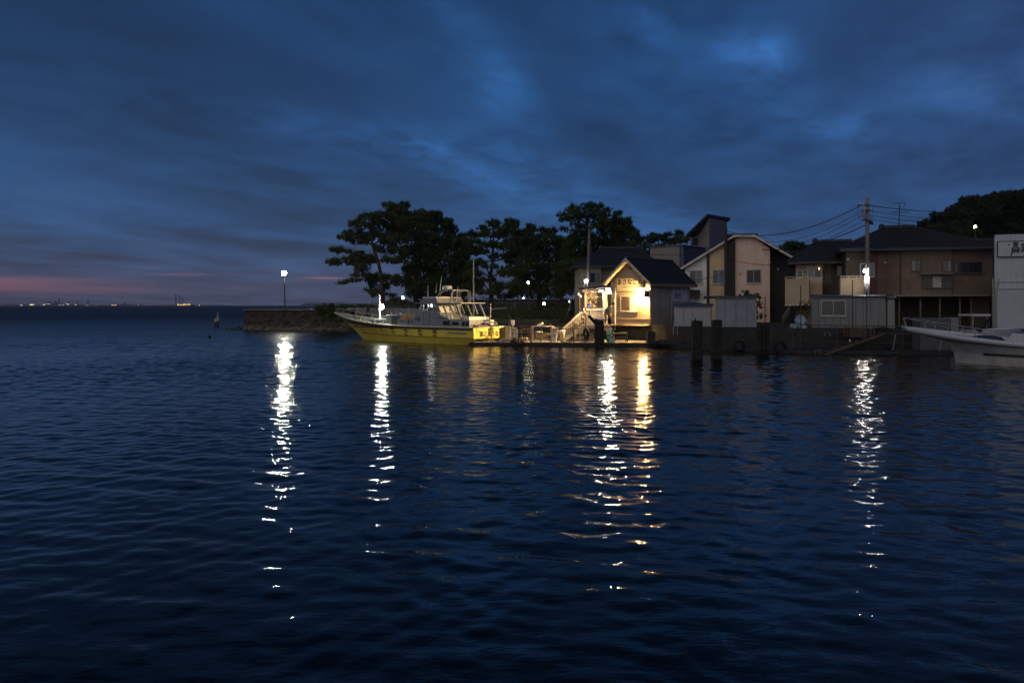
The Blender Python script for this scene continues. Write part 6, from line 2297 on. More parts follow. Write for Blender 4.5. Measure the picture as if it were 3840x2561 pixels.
# --- brown tiled house
def brown_house():
    f = Fac(3172, 53.0, R(17))
    g = Fac(2984, 56.5, R(21))
    t = thing('tiled_house', 'large brown two-storey house with grey tiled hip roof and balconies', 'house', f.pt(4.5, -4, ZG))
    mW = mat('brown_brick_siding', (0.165, 0.120, 0.085), 0.85, 0, 0.25, 1.2, siding=('Z', 0.11, 0.01), streak=0.35)
    mR = mat('red_brown_siding', (0.15, 0.062, 0.058), 0.85, 0, 0.15, 1.2, siding=('Z', 0.11, 0.01))
    mB = mat('beige_siding', (0.44, 0.34, 0.23), 0.8, 0, 0.1, 1.5, siding=('Z', 0.11, 0.01))
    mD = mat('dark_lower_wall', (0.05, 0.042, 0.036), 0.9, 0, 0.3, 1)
    mK = mat('dark_brown_siding', (0.10, 0.075, 0.06), 0.85, 0, 0.25, 1.2, siding=('Z', 0.11, 0.01), streak=0.35)
    z_f, z_e = f.z(3300, 1106), f.z(3300, 941)
    f.box(3172, 3256, 0, 0, 0, -7.5, z_f, z_e).build('upper_wall', mK, t)
    f.box(3256.2, 3292, 0, 0, .01, -7.4, z_f, z_e).build('upper_wall', mR, t)
    f.box(3292.2, 3568, 0, 0, 0, -7.5, z_f, z_e).build('upper_wall', mW, t)
    f.box(3568.2, 3722, 0, 0, -.15, -7.5, z_f, z_e).build('upper_wall', mat('brown_grey_siding', (0.15, 0.11, 0.085), 0.85, 0, 0.25, 1.2, siding=('Z', 0.11, 0.01), streak=0.35), t)
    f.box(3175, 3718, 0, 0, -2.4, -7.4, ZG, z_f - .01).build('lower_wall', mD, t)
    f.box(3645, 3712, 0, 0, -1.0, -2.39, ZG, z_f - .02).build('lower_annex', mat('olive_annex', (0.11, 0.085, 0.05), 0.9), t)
    for px in (3372, 3452, 3525, 3600, 3642):
        f.box(px - 3, px + 3, 0, 0, -.1, -.2, ZG, z_f - .005).build('porch_post', M_WOOD, t)
    f.box(3350, 3715, 0, 0, .5, .02, z_f - .12, z_f + .02).build('porch_eave', mat('grey_porch_edge', (0.16, 0.145, 0.13), 0.8), t)
    hip_roof(t, f.u(3150, .7), f.u(3742, .7), -.7, 8.6, z_e + .12, f.z(3380, 858, -4), f.u(3314, -4), f.u(3424, -4), 4.0, M_TILE, 90, 22, fac=f)
    # wing
    z_w = g.z(3030, 990)
    g.box(2984, 3085, 0, 0, 0, -5.5, ZG, z_w).build('wing_wall', mat('beige_siding_dim', (0.30, 0.235, 0.165), 0.85, 0, 0.15, 1.5, siding=('Z', 0.11, 0.01)), t)
    g.box(3085.2, 3180, 0, 0, -.3, -5.4, ZG, z_w + .6).build('wing_wall', mK, t)
    hip_roof(t, g.u(2956, .7), g.u(3215, .7), -.7, 6.4, z_w + .12, g.z(3100, 912, -3), g.u(3064, -3), g.u(3190, -3), 3.0, M_TILE, 40, 16, fac=g)
    # right rear roof
    hip_roof(t, XP(3600, 60), XP(3860, 60), 60, 70, ZP(945, 60), ZP(904, 64), XP(3640, 64), XP(3800, 64), 64.5, M_TILE, 40, 8)
    wm = mat('bronze_aluminium', (0.06, 0.05, 0.045), 0.5)
    wl = mat('pale_aluminium', (0.45, 0.43, 0.40), 0.5)
    f.win(t, 3418, 3451, 978, 1014, [M_GLASS_C, M_GLASS], wm)
    f.win(t, 3536, 3566, 978, 1018, [M_GLASS, M_GLASS_C], wm)
    f.win(t, 3459, 3568, 1038, 1078, [mat('dull_shutter', (0.09, 0.075, 0.065), 0.6), mat('lit_blind', (0.36, 0.34, 0.34), 0.5), mat('dull_shutter', (0.09, 0.075, 0.065), 0.6)], wm)
    f.box(3450, 3575, 1023, 1028, .55, .02).build('window_hood', mat('grey_porch_edge', (0.16, 0.145, 0.13), 0.8), t)
    f.win(t, 3228, 3276, 990, 1036, [M_GLASS, M_GLASS_C], wl, o=.012)
    f.win(t, 3580, 3680, 985, 1022, [M_GLASS, M_GLASS], wm, o=-.15)
    g.win(t, 3030, 3078, 1005, 1043, [M_GLASS_C, M_GLASS], wl)
    g.win(t, 2990, 3008, 1014, 1040, [M_GLASS], wl)
    g.win(t, 3140, 3160, 1000, 1035, [M_GLASS], wm, o=-.3)
    MB().tube([f.pt(f.u(3375), .05, z_f), f.pt(f.u(3375), .05, z_e - .1)], .05, 6).build('down_pipe', wm, t)

    def balcony(h, pa, pb, pt, pb_y, o, rail_y):
        b_ = h.box(pa, pb, pt, pb_y, o, .002).build('balcony', mB, t)
        pm = (pa + pb) / 2
        zr, zt = h.z(pm, rail_y, o), h.z(pm, pt, o)
        mb = MB()
        h.box(pa, pb, 0, 0, o + .01, o - .05, zr - .04, zr, mb)
        k = max(2, int((pb - pa) / 30))
        for i in range(k + 1):
            px = pa + (pb - pa) * i / k
            h.box(px - 1.5, px + 1.5, 0, 0, o, o - .04, zt, zr - .04, mb)
        mb.build('balcony_rail', wl, b_)
        zb = h.z(pm, pb_y, o)
        h.box(pa - 1, pb + 1, 0, 0, o + .03, .004, zb - .12, zb - .002).build('balcony_edge', mat('pale_band', (0.5, 0.42, 0.34), 0.7), b_)
    balcony(g, 2944, 3034, 1045, 1140, 1.6, 1038)
    balcony(g, 3036, 3084, 1046, 1140, 1.0, 1040)
    balcony(f, 3152, 3243, 1042, 1104, 1.3, 1035)
    g.box(3070, 3073, 1004, 1012, .1, .03).build('porch_lamp', glow_mat('glow_porch', (1.0, 0.62, 0.25), 3.5), t)
    for (h, px, py) in ((f, 3180, 972), (f, 3320, 985), (g, 3020, 1012)):
        MB().lathe(h.at(px, py, .1) - Vector((0, 0, .08)), [(.07, 0), (.1, .06), (.05, .15)], 8).build('vent_hood', wl, t)
    mb = MB()
    for k in range(6):
        px = 2935 + k * 5
        mb.tube([P(px, 1218 - k * 8, 53), P(px, 1190 - k * 8, 53)], .015, 4)
    mb.tube([P(2934, 1190, 53), P(2961, 1150, 53)], .02, 4)
    mb.build('stair_rail', M_STEEL, t)
    return t


brown_house()
# roof aerial
t = thing('roof_aerial', 'television aerial on a mast above the tiled roof ridge', 'aerial', P(3372, 866, 56.5))
MB().tube([P(3370, 870, 56.5), P(3372, 805, 56.5), P(3374, 767, 56.5)], .028, 6).build('mast', M_CABLE, t)
mb = MB().tube([P(3344, 762.5, 56.5), P(3388, 762.5, 56.5)], .014, 4)
for k in range(8):
    a = P(3346 + k * 5, 762.5, 56.5)
    mb.tube([a + Vector((0, -.2, 0)), a + Vector((0, .2, 0))], .008, 4)
mb.tube([P(3387, 752, 56.5), P(3392, 759, 56.5), P(3393, 766, 56.5), P(3389, 775, 56.5)], .014, 4)
mb.build('yagi', M_CABLE, t)
MB().tube([P(3337, 797, 56.5), P(3412, 796, 56.5)], .018, 4).build('crossbar', M_CABLE, t)
MB().ball(P(3371, 829, 56.5), (.05, .05, .1), 6, 4).build('amplifier', M_CABLE, t)

# --- white building at the right edge
def white_building():
    a, b = Vector((XP(3731, 46.5), 46.5, 0)), Vector((XP(3731, 46.5) + 9.2, 46.5 - 3.4, 0))
    d = (b - a).normalized()
    nrm = Vector((d.y, -d.x, 0))
    if nrm.y > 0:
        nrm = -nrm
    t = thing('white_building', 'pale flat-fronted building with a framed sign at the right edge', 'building', (a.x, a.y, ZG))
    m = mat('white_sheet_wall', (0.48, 0.53, 0.54), 0.7, 0, 0.08, 1.0, streak=0.4)
    zt_ = ZP(880, 46.5)
    zs = [ZP(1233, 46.5), ZP(1082, 46.5), ZP(1056, 46.5), zt_]

    def onw(u, z, o=0.0):
        p = a + d * u + nrm * o
        return Vector((p.x, p.y, z))
    L = (b - a).length
    for k, (z0, z1) in enumerate(zip(zs[:-1], zs[1:])):
        MB().prism([onw(0, z0 + .015), onw(L, z0 + .015), onw(L, z1 - .015), onw(0, z1 - .015)], -nrm * .25).build('facade_panel', m if k else mat('ribbed_shutter', (0.46, 0.51, 0.52), 0.7, 0, 0.08, 1.0, seams=('Z', 0.10)), t)
    for z_ in zs[1:3]:
        MB().prism([onw(0, z_ - .03), onw(L, z_ - .03), onw(L, z_ + .03), onw(0, z_ + .03)], nrm * .07).build('string_course', m, t)
    MB().prism([onw(0.05, ZG, -.25), onw(L, ZG, -.25), onw(L, zt_, -.25), onw(0.05, zt_, -.25)], -nrm * 6 + d * 3.6).build('body', m, t)
    MB().prism([onw(.05, ZG, -.1), onw(L, ZG, -.1), onw(L, zs[0], -.1), onw(.05, zs[0], -.1)], -nrm * .1).build('dark_base', M_CONC_D, t)
    # sign
    def u_of(px):
        r = (px - CX) / F
        return (r * a.y - a.x) / (d.x - r * d.y)
    ua, ub = u_of(3739), L - .6
    yy = a.y + d.y * ua
    z0, z1 = ZP(963, 46.2), ZP(905, 46.2)
    sb = MB().prism([onw(ua, z0, .02), onw(ub, z0, .02), onw(ub, z1, .02), onw(ua, z1, .02)], nrm * .10).build('sign_panel', mat('pale_sign', (0.50, 0.54, 0.55), 0.6, 0, 0.06, 1), t)
    mb = MB()
    for (p, q) in (((ua, z0), (ub, z0)), ((ua, z1), (ub, z1)), ((ua, z0), (ua, z1)), ((ub, z0), (ub, z1))):
        mb.bar(onw(p[0], p[1], .13), onw(q[0], q[1], .13), .035, .035)
    mb.build('sign_frame', M_BLACK, sb)
    Mi = t.matrix_basis.inverted()
    zc = (z0 + z1) / 2
    lettering('・夏・', 0.34, M_INK, sb, Mi @ onw(u_of(3807), zc + .21, .128), d, (0, 0, 1), bold=.006)
    lettering('屋', 0.52, M_INK, sb, Mi @ onw(u_of(3806), zc - .2, .128), d, (0, 0, 1), bold=.012)
    lettering('業', 0.60, M_INK, sb, Mi @ onw(u_of(3846), zc - .0, .128), d, (0, 0, 1), bold=.012)
    # pipes climbing the left edge
    for k, u in enumerate((-.10, .06)):
        MB().tube([onw(u, ZG, .06), onw(u, ZP(1100, 46.5), .06), onw(u + (.12 if k else -.02), ZP(1045, 46.5), .06)], .035, 6).build('pipe', M_STEEL, t)


white_building()

# --- sheds on the quay
def panel_shed(label, pxa, pxb, py0, py1, Y, dep, m, step, name='storage_shed', group='sheds along the quay', roof_m=None, slope=0.12, ang=15):
    f = Fac(pxa, Y, R(ang))
    pm = (pxa + pxb) / 2
    zt, zb = f.z(pm, py0), f.z(pm, py1)
    L = f.u(pxb)
    t = thing(name, label, 'shed', f.pt(L / 2, -dep / 2, zb), 0, group)

    def bx(u0, u1, o0, o1, z0, z1, mb=None):
        return (mb or MB()).prism([f.pt(u0, o0, z0), f.pt(u1, o0, z0), f.pt(u1, o0, z1), f.pt(u0, o0, z1)], f.n * (o1 - o0))
    n = max(1, int(round((pxb - pxa) / step)))
    for i in range(n):
        bx(L * i / n + .008, L * (i + 1) / n - .008, 0, -.05, zb, zt).build('wall_panel', m, t)
    for u_ in (.01, L - .06):
        bx(u_, u_ + .05, -.052, -dep, zb, zt).build('end_wall', m, t)
    bx(.06, L - .06, -dep + .05, -dep, zb, zt).build('rear_wall', m, t)
    up = Vector((0, 0, slope))
    MB().prism([f.pt(-.1, .15, zt + .005), f.pt(L + .1, .15, zt + .005), f.pt(L + .1, -dep - .1, zt + .005) + up, f.pt(-.1, -dep - .1, zt + .005) + up], (0, 0, .05)).build('roof', roof_m or mat('shed_roof', (0.07, 0.08, 0.10), 0.6, 0, .2, 2, seams=('X', .3)), t)
    mb = MB()
    for q in (.08, .36, .64, .92):
        bx(L * q - .1, L * q + .1, -.1, -.4, ZG - .05, zb - .002, mb)
    mb.build('footing', M_CONC, t)
    bx(0, L, -.02, -dep, zb - .06, zb - .001).build('floor_frame', M_STEEL_D, t)
    t['_'] = 0
    del t['_']
    FACS[label] = f
    return t


FACS = {}
M_SHEDA = mat('pale_grey_sheet', (0.36, 0.36, 0.37), 0.7, 0, 0.1, 1.5, streak=.25)
M_SHEDB = mat('blue_grey_sheet', (0.26, 0.28, 0.31), 0.7, 0, 0.1, 1.5, seams=('X', .14), streak=.25)
panel_shed('low pale shed with cluttered roof right of the hut', 2528, 2668, 1149, 1228, 51.5, 2.2, M_SHEDA, 36)
panel_shed('taller blue-grey ribbed shed behind the pair of piles', 2682, 2838, 1118, 1231, 50.0, 2.4, M_SHEDB, 40)
cab = panel_shed('prefabricated cabin with a sliding window on the dark quay', 3042, 3324, 1114, 1238, 48.2, 2.2, mat('grey_green_sheet', (0.215, 0.225, 0.215), 0.75, 0, 0.12, 1.2, streak=.3), 28, name='prefab_cabin', group=None, roof_m=mat('blue_roof_sheet', (0.035, 0.055, 0.085), 0.5), ang=20)
FACS['prefabricated cabin with a sliding window on the dark quay'].win(cab, 3082, 3168, 1129, 1182, [M_GLASS, M_GLASS], mat('pale_aluminium', (0.45, 0.43, 0.40), 0.5), fw=.05)
panel_shed('narrow pale locker at the right end of the cabin', 3328, 3356, 1120, 1238, 46.5, 1.6, mat('warm_grey_sheet', (0.27, 0.26, 0.255), 0.75, 0, 0.12, 1.2, streak=.3), 30, name='tool_locker', group=None, ang=20)
# clutter on the low shed roof
o = MB().prism([P(2545, 1146, 52), P(2640, 1146, 52), P(2636, 1138, 53), P(2600, 1132, 53), P(2560, 1140, 53)], (0, .9, 0)).build('roof_tarpaulin', mat('blue_grey_tarp', (0.06, 0.075, 0.12), 0.7, 0, .3, 4, .03, 9))
tag(o, 'crumpled blue tarpaulin on the low shed roof', 'tarpaulin')
o = MB().b2(tuple(P(2650, 1120, 50.6)), (XP(2684, 50.6), 51.4, ZP(1110, 50.6))).build('roof_box', mat('blue_box', (0.03, 0.045, 0.09), 0.6), bevel=.04)
tag(o, 'dark blue box on the corner of the ribbed shed roof', 'box')
# laundry stand / trestles
def trestle(label, px, py0, py1, Y, w=14):
    t = thing('trestle', label, 'trestle', (XP(px, Y), Y, ZP(py1, Y)), 0, 'trestles on the quay')
    for s in (-1, 1):
        MB().bar(P(px + s * w * .35, py0, Y), P(px + s * w * .5, py1, Y), .04).build('leg', M_STEEL, t)
    MB().bar(P(px - w * .45, py0, Y), P(px + w * .45, py0, Y), .05).build('cross_bar', M_STEEL, t)


trestle('pale narrow trestle between the hut and the low shed', 2533, 1210, 1256, 50.3, 16)
trestle('small trestle under the prefabricated cabin right half', 3272, 1230, 1262, 44.9, 16)
trestle('low trestle under the prefabricated cabin window', 3102, 1245, 1260, 44.9, 22)
# stepped blocks below the hut side
for k, (px0, px1, py0, py1, lab) in enumerate(((2430, 2458, 1244, 1290, 'dark block at the hut corner on the ledge'), (2458, 2500, 1275, 1300, 'low pale step beside the dark block'), (2470, 2560, 1278, 1290, 'long low concrete step below the hut side wall'))):
    Yk = 49.6 - k * .2
    o = MB().b2((XP(px0, Yk), Yk, .17), (XP(px1, Yk), Yk + .8, max(.35, ZP(py0, Yk)))).build('concrete_block', M_CONC_D, bevel=.03)
    tag(o, lab, 'block', 'concrete blocks below the hut')
# tarpaulin-covered heaps, right quay
def heap(label, px, py, rpx, rpy, Y, m, seed):
    rs = random.Random(seed)
    mb = MB().ball(P(px, py, Y), (rpx * Y / F, .5, rpy * Y / F), 14, 9)
    mb.v = [(p[0] + rs.uniform(-.05, .05), p[1] + rs.uniform(-.05, .05), max(ZG, p[2] + rs.uniform(-.05, .05))) for p in mb.v]
    o = mb.build('covered_heap', m, smooth=False)
    tag(o, label, 'heap', 'sheeted heaps left of the cabin')


M_TARP = mat('pale_blue_sheet', (0.33, 0.38, 0.43), 0.7, 0, .15, 4)
heap('tall pale sheeted heap left of the prefabricated cabin', 3003, 1204, 20, 22, 47.2, M_TARP, 1)
heap('small sheeted bundle at the foot of the tall pale heap', 2976, 1226, 12, 11, 46.9, M_TARP, 2)
heap('wide low sheeted bundle beside the cabin corner', 3009, 1228, 17, 9, 46.6, M_TARP, 3)
# quay-side pipe scaffold
QY = 43.6
t = thing('pipe_scaffold', 'rusty pipe scaffold with long rails along the dark quay edge', 'scaffold', (XP(3250, QY), QY, .17))
for px, py0, py1 in ((3003, 1070, 1316), (3138, 1225, 1316), (3197, 1050, 1250), (3250, 1090, 1325), (3385, 1210, 1330)):
    MB().tube([(XP(px, QY), QY, ZP(py1, QY)), P(px, py0, QY)], .028, 6).build('upright', M_STEEL_D, t)
for (a, ya, b, yb) in ((3000, 1278, 3440, 1290), (3000, 1219, 3400, 1224), (3000, 1243, 3440, 1252), (3250, 1250, 3440, 1254)):
    MB().tube([P(a, ya, QY - .05), P(b, yb, QY - .05)], .022, 5).build('rail', M_STEEL_D, t)
MB().tube([P(3345, 1330, QY - .4), P(3358, 1255, QY - .1)], .025, 5).build('brace', M_STEEL, t)
MB().tube([P(3517, 1350, 41.5), P(3530, 1278, 41.8)], .025, 5).build('brace', M_STEEL, t)
t = thing('gangplank', 'long sloping gangplank from the quay edge down to the ledge', 'gangplank', P(3060, 1345, 42.4))
for s in (0, .25):
    MB().bar(P(3065, 1340, 42.2 + s), P(3320, 1250, 43.2 + s), .06, .10).build('stringer', M_WOOD, t)
for k in range(9):
    u = (k + .5) / 9
    c = P(3065 + 255 * u, 1339 - 90 * u, 42.2 + u)
    MB().box(c + Vector((0, .15, .06)), (.30, .42, .03)).build('plank', M_WOOD, t)
for (px, py, Yk, lab) in ((3187, 1278, 43, 'upper small white float lying on the dark quay'), (3123, 1342, 42.2, 'lower small white float near the water on the dark ledge')):
    c = P(px, py, Yk)
    o = MB().ball(c, .06, 8, 6).lathe(c + Vector((0, 0, .05)), [(.02, 0), (.02, .05)], 6).build('net_float', M_WHITE, smooth=True)
    tag(o, lab, 'float', 'floats on the dark quay')
o = MB().tube([P(3057, 1325, 42.6), P(3057, 1313, 42.6), P(3075, 1313, 42.6), P(3077, 1325, 42.6)], .02, 5).build('mooring_hoop', M_STEEL)
tag(o, 'small pale mooring hoop on the dark ledge', 'hoop')
# old tyres, ladder, pallets and nets along the dark quay
for k, (px, py, Yk, lab) in enumerate(((2770, 1296, 44.6, 'old tyre leaning on the sea wall below the ribbed shed'), (2925, 1300, 43.4, 'old tyre on the ledge right of the pile cluster'), (3318, 1318, 42.6, 'old tyre lying against the quay wall below the locker'))):
    o = MB().torus(P(px, py, Yk), .26, .09, (.1, 1, .25), 18, 8).build('old_tyre', M_BLACK, smooth=True)
    tag(o, lab, 'tyre', 'old tyres on the dark quay')
t = thing('steel_ladder', 'rusty steel ladder fixed to the quay face left of the gangplank', 'ladder', P(2968, 1322, 42.9))
for dxp in (-6, 6):
    MB().tube([P(2968 + dxp, 1340, 42.9), P(2968 + dxp, 1228, 43.6)], .022, 6).build('rail', M_STEEL_D, t)
for k in range(7):
    MB().tube([P(2962, 1332 - k * 15, 42.92 + .04 * k), P(2974, 1332 - k * 15, 42.92 + .04 * k)], .015, 5).build('rung', M_STEEL_D, t)
for k in range(4):
    t = thing('pallet', ('lowest', 'second', 'third', 'topmost')[k] + ' wooden pallet of the small stack under the cabin', 'pallet', P(3205, 1262, 44.4) + Vector((0, 0, .13 * k)), .03 * k, 'pallets under the cabin')
    for j in range(5):
        MB().b2((-.45 + j * .2, -.4, .10), (-.32 + j * .2, .4, .12)).build('plank', M_WOOD, t, world=False)
    for j in (-.35, 0, .35):
        MB().b2((-.45, j - .04, 0), (.48, j + .04, .10)).build('bearer', M_WOOD, t, world=False)
shrub('dark heap of nets on the quay below the locker', 44.2, [(3300, 1258, 22, 10), (3325, 1262, 20, 8)], 51, 50, name='net_heap', cat='nets', material=mat('old_net', (0.03, 0.035, 0.035), 0.9), L=.22, w=.03, zb=ZG)
# work skiff and tank behind the white boat
t = thing('work_skiff', 'small work boat with a white canopy behind the white motor boat', 'boat', P(3680, 1240, 41.2))
Yk = 41.2
hl = Hull([(0, 2.4, lambda s: .03, lambda s: .6), (0, 2.7, lambda s: .6 * shape(2, .85)(s), lambda s: .85), (0, 3.0, lambda s: .72 * shape(2.2, .85)(s), lambda s: 1.28 + .15 * s)], 14)
x0_ = XP(3646, Yk)
m_ = hl.strip(0, 2)
m_.v = [(x0_ + p[0], Yk + .6 + p[1], p[2] + .0) for p in m_.v]
m_.build('hull', M_WHITE_W, t, smooth=True)
MB().b2((x0_, Yk, ZP(1186, Yk)), (XP(3716, Yk), Yk + 1.3, ZP(1178, Yk))).build('canopy', M_WHITE_W, t)
for px in (3650, 3702):
    MB().tube([(XP(px, Yk), Yk + .1, .9), P(px, 1186, Yk + .1)], .025, 6).build('canopy_post', M_STEEL, t)
MB().tube([P(3668, 1240, Yk - .1), P(3695, 1210, Yk - .1), P(3708, 1195, Yk - .1)], [.15, .10, .03], 6).build('gear_heap', M_BLACK, t)
MB().b2((x0_ + .2, Yk + .3, .17), (x0_ + 2.2, Yk + .9, .62)).build('cradle', M_WOOD_D, t)
o = MB().b2((XP(3452, 42.5), 42.5, .17), (XP(3565, 42.5), 43.4, ZP(1193, 42.5))).build('grey_tank', mat('grey_tank', (0.10, 0.105, 0.11), 0.7), bevel=.05)
tag(o, 'long grey tank behind the white boat bow rails', 'tank')
o = MB().b2((XP(3567, 42.5), 42.5, .17), (XP(3596, 42.5), 43.3, ZP(1191, 42.5))).build('pale_cabinet', mat('pale_cabinet', (0.22, 0.25, 0.26), 0.7), bevel=.03)
tag(o, 'pale cabinet at the right end of the grey tank', 'cabinet')
# tree and plants between the houses
shrub('small dark tree in front of the pink wall beside the ribbed shed', 51.5, [(2795, 1104, 14, 12), (2812, 1115, 14, 10), (2838, 1115, 10, 9), (2845, 1145, 9, 10), (2840, 1175, 9, 9), (2842, 1192, 9, 5)], 41, 60, name='garden_tree', cat='tree')
shrub('thin bare bush left of the prefabricated cabin', 47.6, [(3022, 1150, 14, 10), (3008, 1140, 10, 8), (3030, 1140, 10, 6)], 43, 22, L=.2, w=.02)

# ------------------------------------------------------------------ poles and wires
def sag_wire(mb, a, b, sag, r=.018, n=14):
    a, b = Vector(a), Vector(b)
    mb.tube([a.lerp(b, i / n) - Vector((0, 0, sag * 4 * (i / n) * (1 - i / n))) for i in range(n + 1)], r, 4)


PY = 50.0
up_ = thing('utility_pole', 'concrete utility pole with cable boxes and street lamp by the tiled house', 'utility pole', (XP(3253, PY), PY, ZG))
xp = XP(3252.5, PY)
MB().tube([(xp, PY, ZG - .1), (xp, PY, ZP(900, PY)), (xp, PY, ZP(742, PY))], [.17, .125, .10], 10).build('pole', mat('pole_concrete', (0.24, 0.21, 0.19), 0.85, 0, .2, 4), up_, smooth=True)
MB().tube([(xp - .03, PY - .02, ZP(1110, PY)), (xp - .03, PY - .02, ZP(1036, PY))], .165, 10).build('white_guard', M_WHITE, up_, smooth=True)
for (pz, w_) in ((771, 40), (790, 26), (828, 22)):
    MB().bar((XP(3253 - w_, PY), PY - .15, ZP(pz, PY)), (XP(3253 + 8, PY), PY - .15, ZP(pz, PY)), .07, .07).build('cross_arm', M_STEEL_D, up_)
for (px, pz) in ((3222, 766), (3232, 768), (3240, 785), (3236, 790), (3262, 786)):
    MB().lathe((XP(px, PY), PY - .15, ZP(pz + 4, PY)), [(.04, 0), (.06, .04), (.03, .08), (.06, .12), (.03, .16)], 8).build('insulator', M_WHITE_W, up_)
MB().b2((XP(3230, PY), PY - .25, ZP(827, PY)), (XP(3237.5, PY), PY - .10, ZP(786, PY))).build('cable_box', M_GREYP, up_, bevel=.03)
MB().b2((XP(3257, PY), PY - .15, ZP(842, PY)), (XP(3270, PY), PY + .05, ZP(832, PY))).build('junction_box', M_BLACK, up_)
mb = MB()
mb.tube([P(3258, 832, PY - .1), P(3270, 828, PY - .1), P(3270, 815, PY - .1), P(3265, 812, PY - .1)], .02, 5)
mb.tube([P(3262, 840, PY - .1), P(3272, 842, PY - .1), P(3277, 841, PY - .1)], .02, 5)
mb.tube([P(3238, 786, PY - .2), P(3242, 815, PY - .2), P(3248, 830, PY - .2)], .02, 5)
mb.tube([P(3262, 772, PY - .1), P(3274, 774, PY - .1), P(3272, 800, PY - .1)], .012, 5)
mb.tube([P(3222, 775, PY - .2), P(3215, 800, PY - .2), P(3225, 825, PY - .2), P(3238, 828, PY - .2)], .012, 5)
mb.build('cable_loops', M_CABLE, up_)
for k in range(8):
    z_ = ZP(1000 - k * 22, PY)
    s = -1 if k % 2 else 1
    MB().tube([(xp, PY, z_), (xp + s * .26, PY - .05, z_ + .02)], .014, 5).build('step_bolt', M_STEEL, up_)
for (pz, px) in ((899, 3224), (930, 3228)):
    MB().tube([(xp, PY - .1, ZP(pz + 6, PY)), P(px + 12, pz + 3, PY - .25), P(px, pz, PY - .4)], .02, 5).build('side_arm', M_STEEL, up_)
MB().tube([(xp - .02, PY - .1, ZP(1075, PY)), P(3243, 1030, PY - .35)], .02, 5).build('lamp_stay', M_BLACK, up_)
# its street lamp
lh = thing('street_lamp', 'bright white street lamp fixed to the concrete utility pole', 'lamp', P(3245, 1018, PY - .35))
c_ = P(3244.5, 1017, PY - .38)
MB().ball(c_, (.11, .10, .10), 10, 7).build('bulb', glow_mat('glow_street', (1.0, 0.93, 0.82), 230), lh, smooth=True)
MB().lathe(c_ + Vector((0, 0, .09)), [(.16, 0), (.12, .06), (.04, .09)], 12).build('shade', M_STEEL, lh)
MB().tube([c_ + Vector((0, .03, .19)), Vector((xp, PY - .12, c_.z + .22))], .025, 6).build('bracket', M_STEEL, lh)

# distribution wires
wires = [
    ((3230, 770, PY), (2727, 868, 70), 1.0, .024, 'topmost thick cable running left from the utility pole'),
    ((3236, 790, PY), (2727, 876, 70), 1.3, .013, 'second thin wire running left from the utility pole'),
    ((3236, 806, PY), (2727, 884, 70), 1.4, .013, 'third thin wire running left from the utility pole'),
    ((3240, 826, PY), (2727, 896, 70), 1.4, .014, 'fourth wire running left from the utility pole'),
    ((3244, 846, PY), (2727, 905, 70), 1.1, .026, 'lowest thick cable running left from the utility pole'),
    ((3258, 771, PY), (3900, 780, 78), .5, .022, 'topmost cable running right from the utility pole'),
    ((3258, 791, PY), (3900, 806, 78), .6, .014, 'second wire running right from the utility pole'),
    ((3258, 807, PY), (3900, 822, 78), .6, .013, 'third wire running right from the utility pole'),
    ((3260, 823, PY), (3900, 840, 78), .6, .013, 'lowest wire running right from the utility pole'),
    ((2210, 866, 62), (2588, 886, 79), .5, .016, 'wire crossing the sky from the wooden pole to the tower house'),
    ((2210, 905, 62), (2722, 930, 63.2), .8, .014, 'wire from the wooden pole across the dark trees'),
    ((2725, 905, 63.2), (2900, 905, 63.3), -.5, .014, 'wire over the pink gable wall'),
    ((2725, 972, 63.2), (3170, 970, 53), .5, .018, 'lower cable crossing the pink wall to the tiled house'),
    ((2440, 1040, 53), (2725, 1018, 63.2), .5, .018, 'cable from the hut eave past the white wall windows'),
]
for (a, b, sg, r_, lab) in wires:
    mb = MB()
    sag_wire(mb, P(*a), P(*b), sg, r_)
    tag(mb.build('overhead_wire', M_CABLE), lab, 'wire', 'overhead wires')
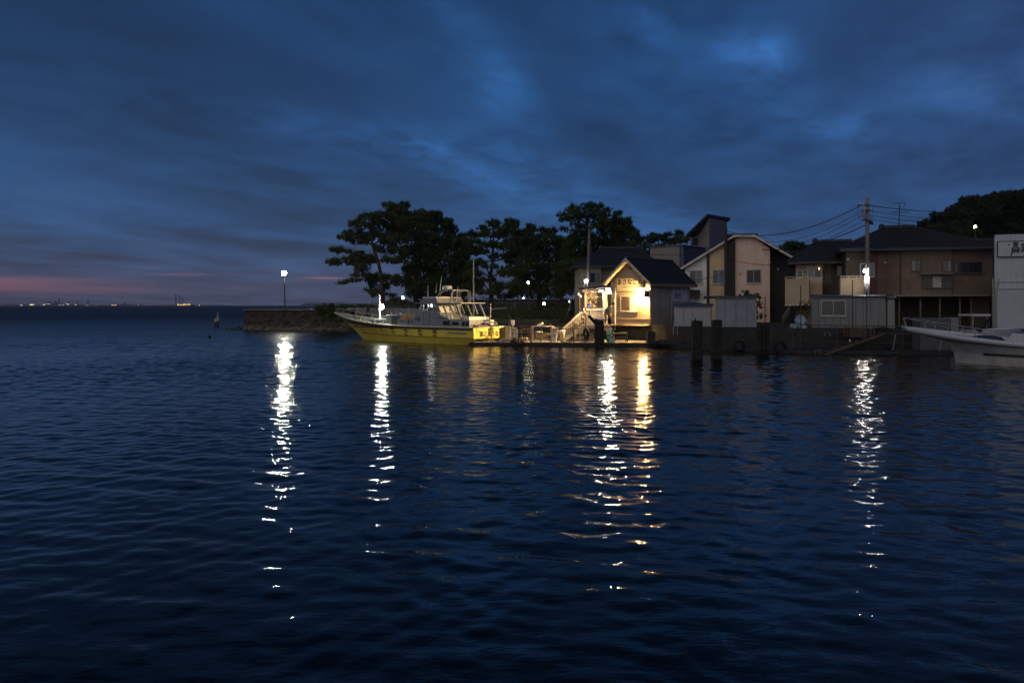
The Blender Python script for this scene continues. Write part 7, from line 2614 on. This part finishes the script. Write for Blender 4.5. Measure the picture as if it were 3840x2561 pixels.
# thin pole against the gabled house
o = thing('thin_pole', 'slim dark pole rising in front of the gabled house', 'pole', (XP(2722, 63.2), 63.2, ZG))
MB().tube([(XP(2722, 63.2), 63.2, ZG), P(2722, 846, 63.2)], [.13, .10], 8).build('pole', mat('dark_pole', (0.05, 0.045, 0.045), 0.85), o)
MB().bar(P(2714, 866, 63.05), P(2730, 866, 63.05), .06).build('cross_arm', M_STEEL_D, o)
MB().bar(P(2714, 900, 63.05), P(2730, 900, 63.05), .06).build('cross_arm', M_STEEL_D, o)
# wooden pole with lamp by the canopy
o = thing('wooden_pole', 'tall wooden pole with a bare lamp behind the deck canopy', 'pole', (XP(2207, 58), 58, ZG))
MB().tube([(XP(2204, 58), 58, ZG), P(2206, 1000, 58), P(2211, 840, 58)], [.13, .11, .085], 8).build('pole', mat('grey_pole', (0.17, 0.15, 0.14), 0.85, 0, .2, 5, streak=.3), o, smooth=True)
MB().bar(P(2198, 850, 57.85), P(2222, 850, 57.85), .06).build('cross_arm', M_STEEL_D, o)
c_ = P(2198, 1054, 57.6)
MB().ball(c_, (.13, .11, .13), 10, 7).build('lamp_bulb', glow_mat('glow_pole_lamp', (1.0, 0.98, 0.93), 26), o, smooth=True)
MB().tube([c_ + Vector((.1, 0, 0)), P(2203, 1058, 57.7), P(2203, 1080, 57.7)], .05, 6).build('lamp_bracket', M_WHITE, o)
mb = MB()
mb.tube([P(2208, 1060, 57.7), P(2135, 1132, 55.2)], .012, 4)
mb.tube([P(2195, 1062, 57.7), P(2172, 1098, 57)], .016, 4)
mb.build('stay_wire', M_STEEL, o)
mb = MB()
sag_wire(mb, P(2160, 1067, 60), P(2128, 1180, 58), -.02, .014)
tag(mb.build('stay_cable', M_STEEL), 'pale slanting stay cable left of the canopy', 'cable')


# ------------------------------------------------------------------ air over the bay
hz = MB().b2((-6500, -400, -6.0), (6500, 5600, 140.0)).build('haze', mat('haze_surface_unused', (0.5, 0.5, 0.5)))
hz.data.materials.clear()
hm = bpy.data.materials.new('haze')
hm.use_nodes = True
hm.node_tree.nodes.clear()
pv = hm.node_tree.nodes.new('ShaderNodeVolumePrincipled')
pv.inputs['Color'].default_value = (0.92, 0.94, 1.0, 1)
pv.inputs['Density'].default_value = 0.00009
ho = hm.node_tree.nodes.new('ShaderNodeOutputMaterial')
hm.node_tree.links.new(pv.outputs[0], ho.inputs['Volume'])
hz.data.materials.append(hm)
hz['kind'] = 'stuff'
hz['label'] = 'thin evening haze over the bay'
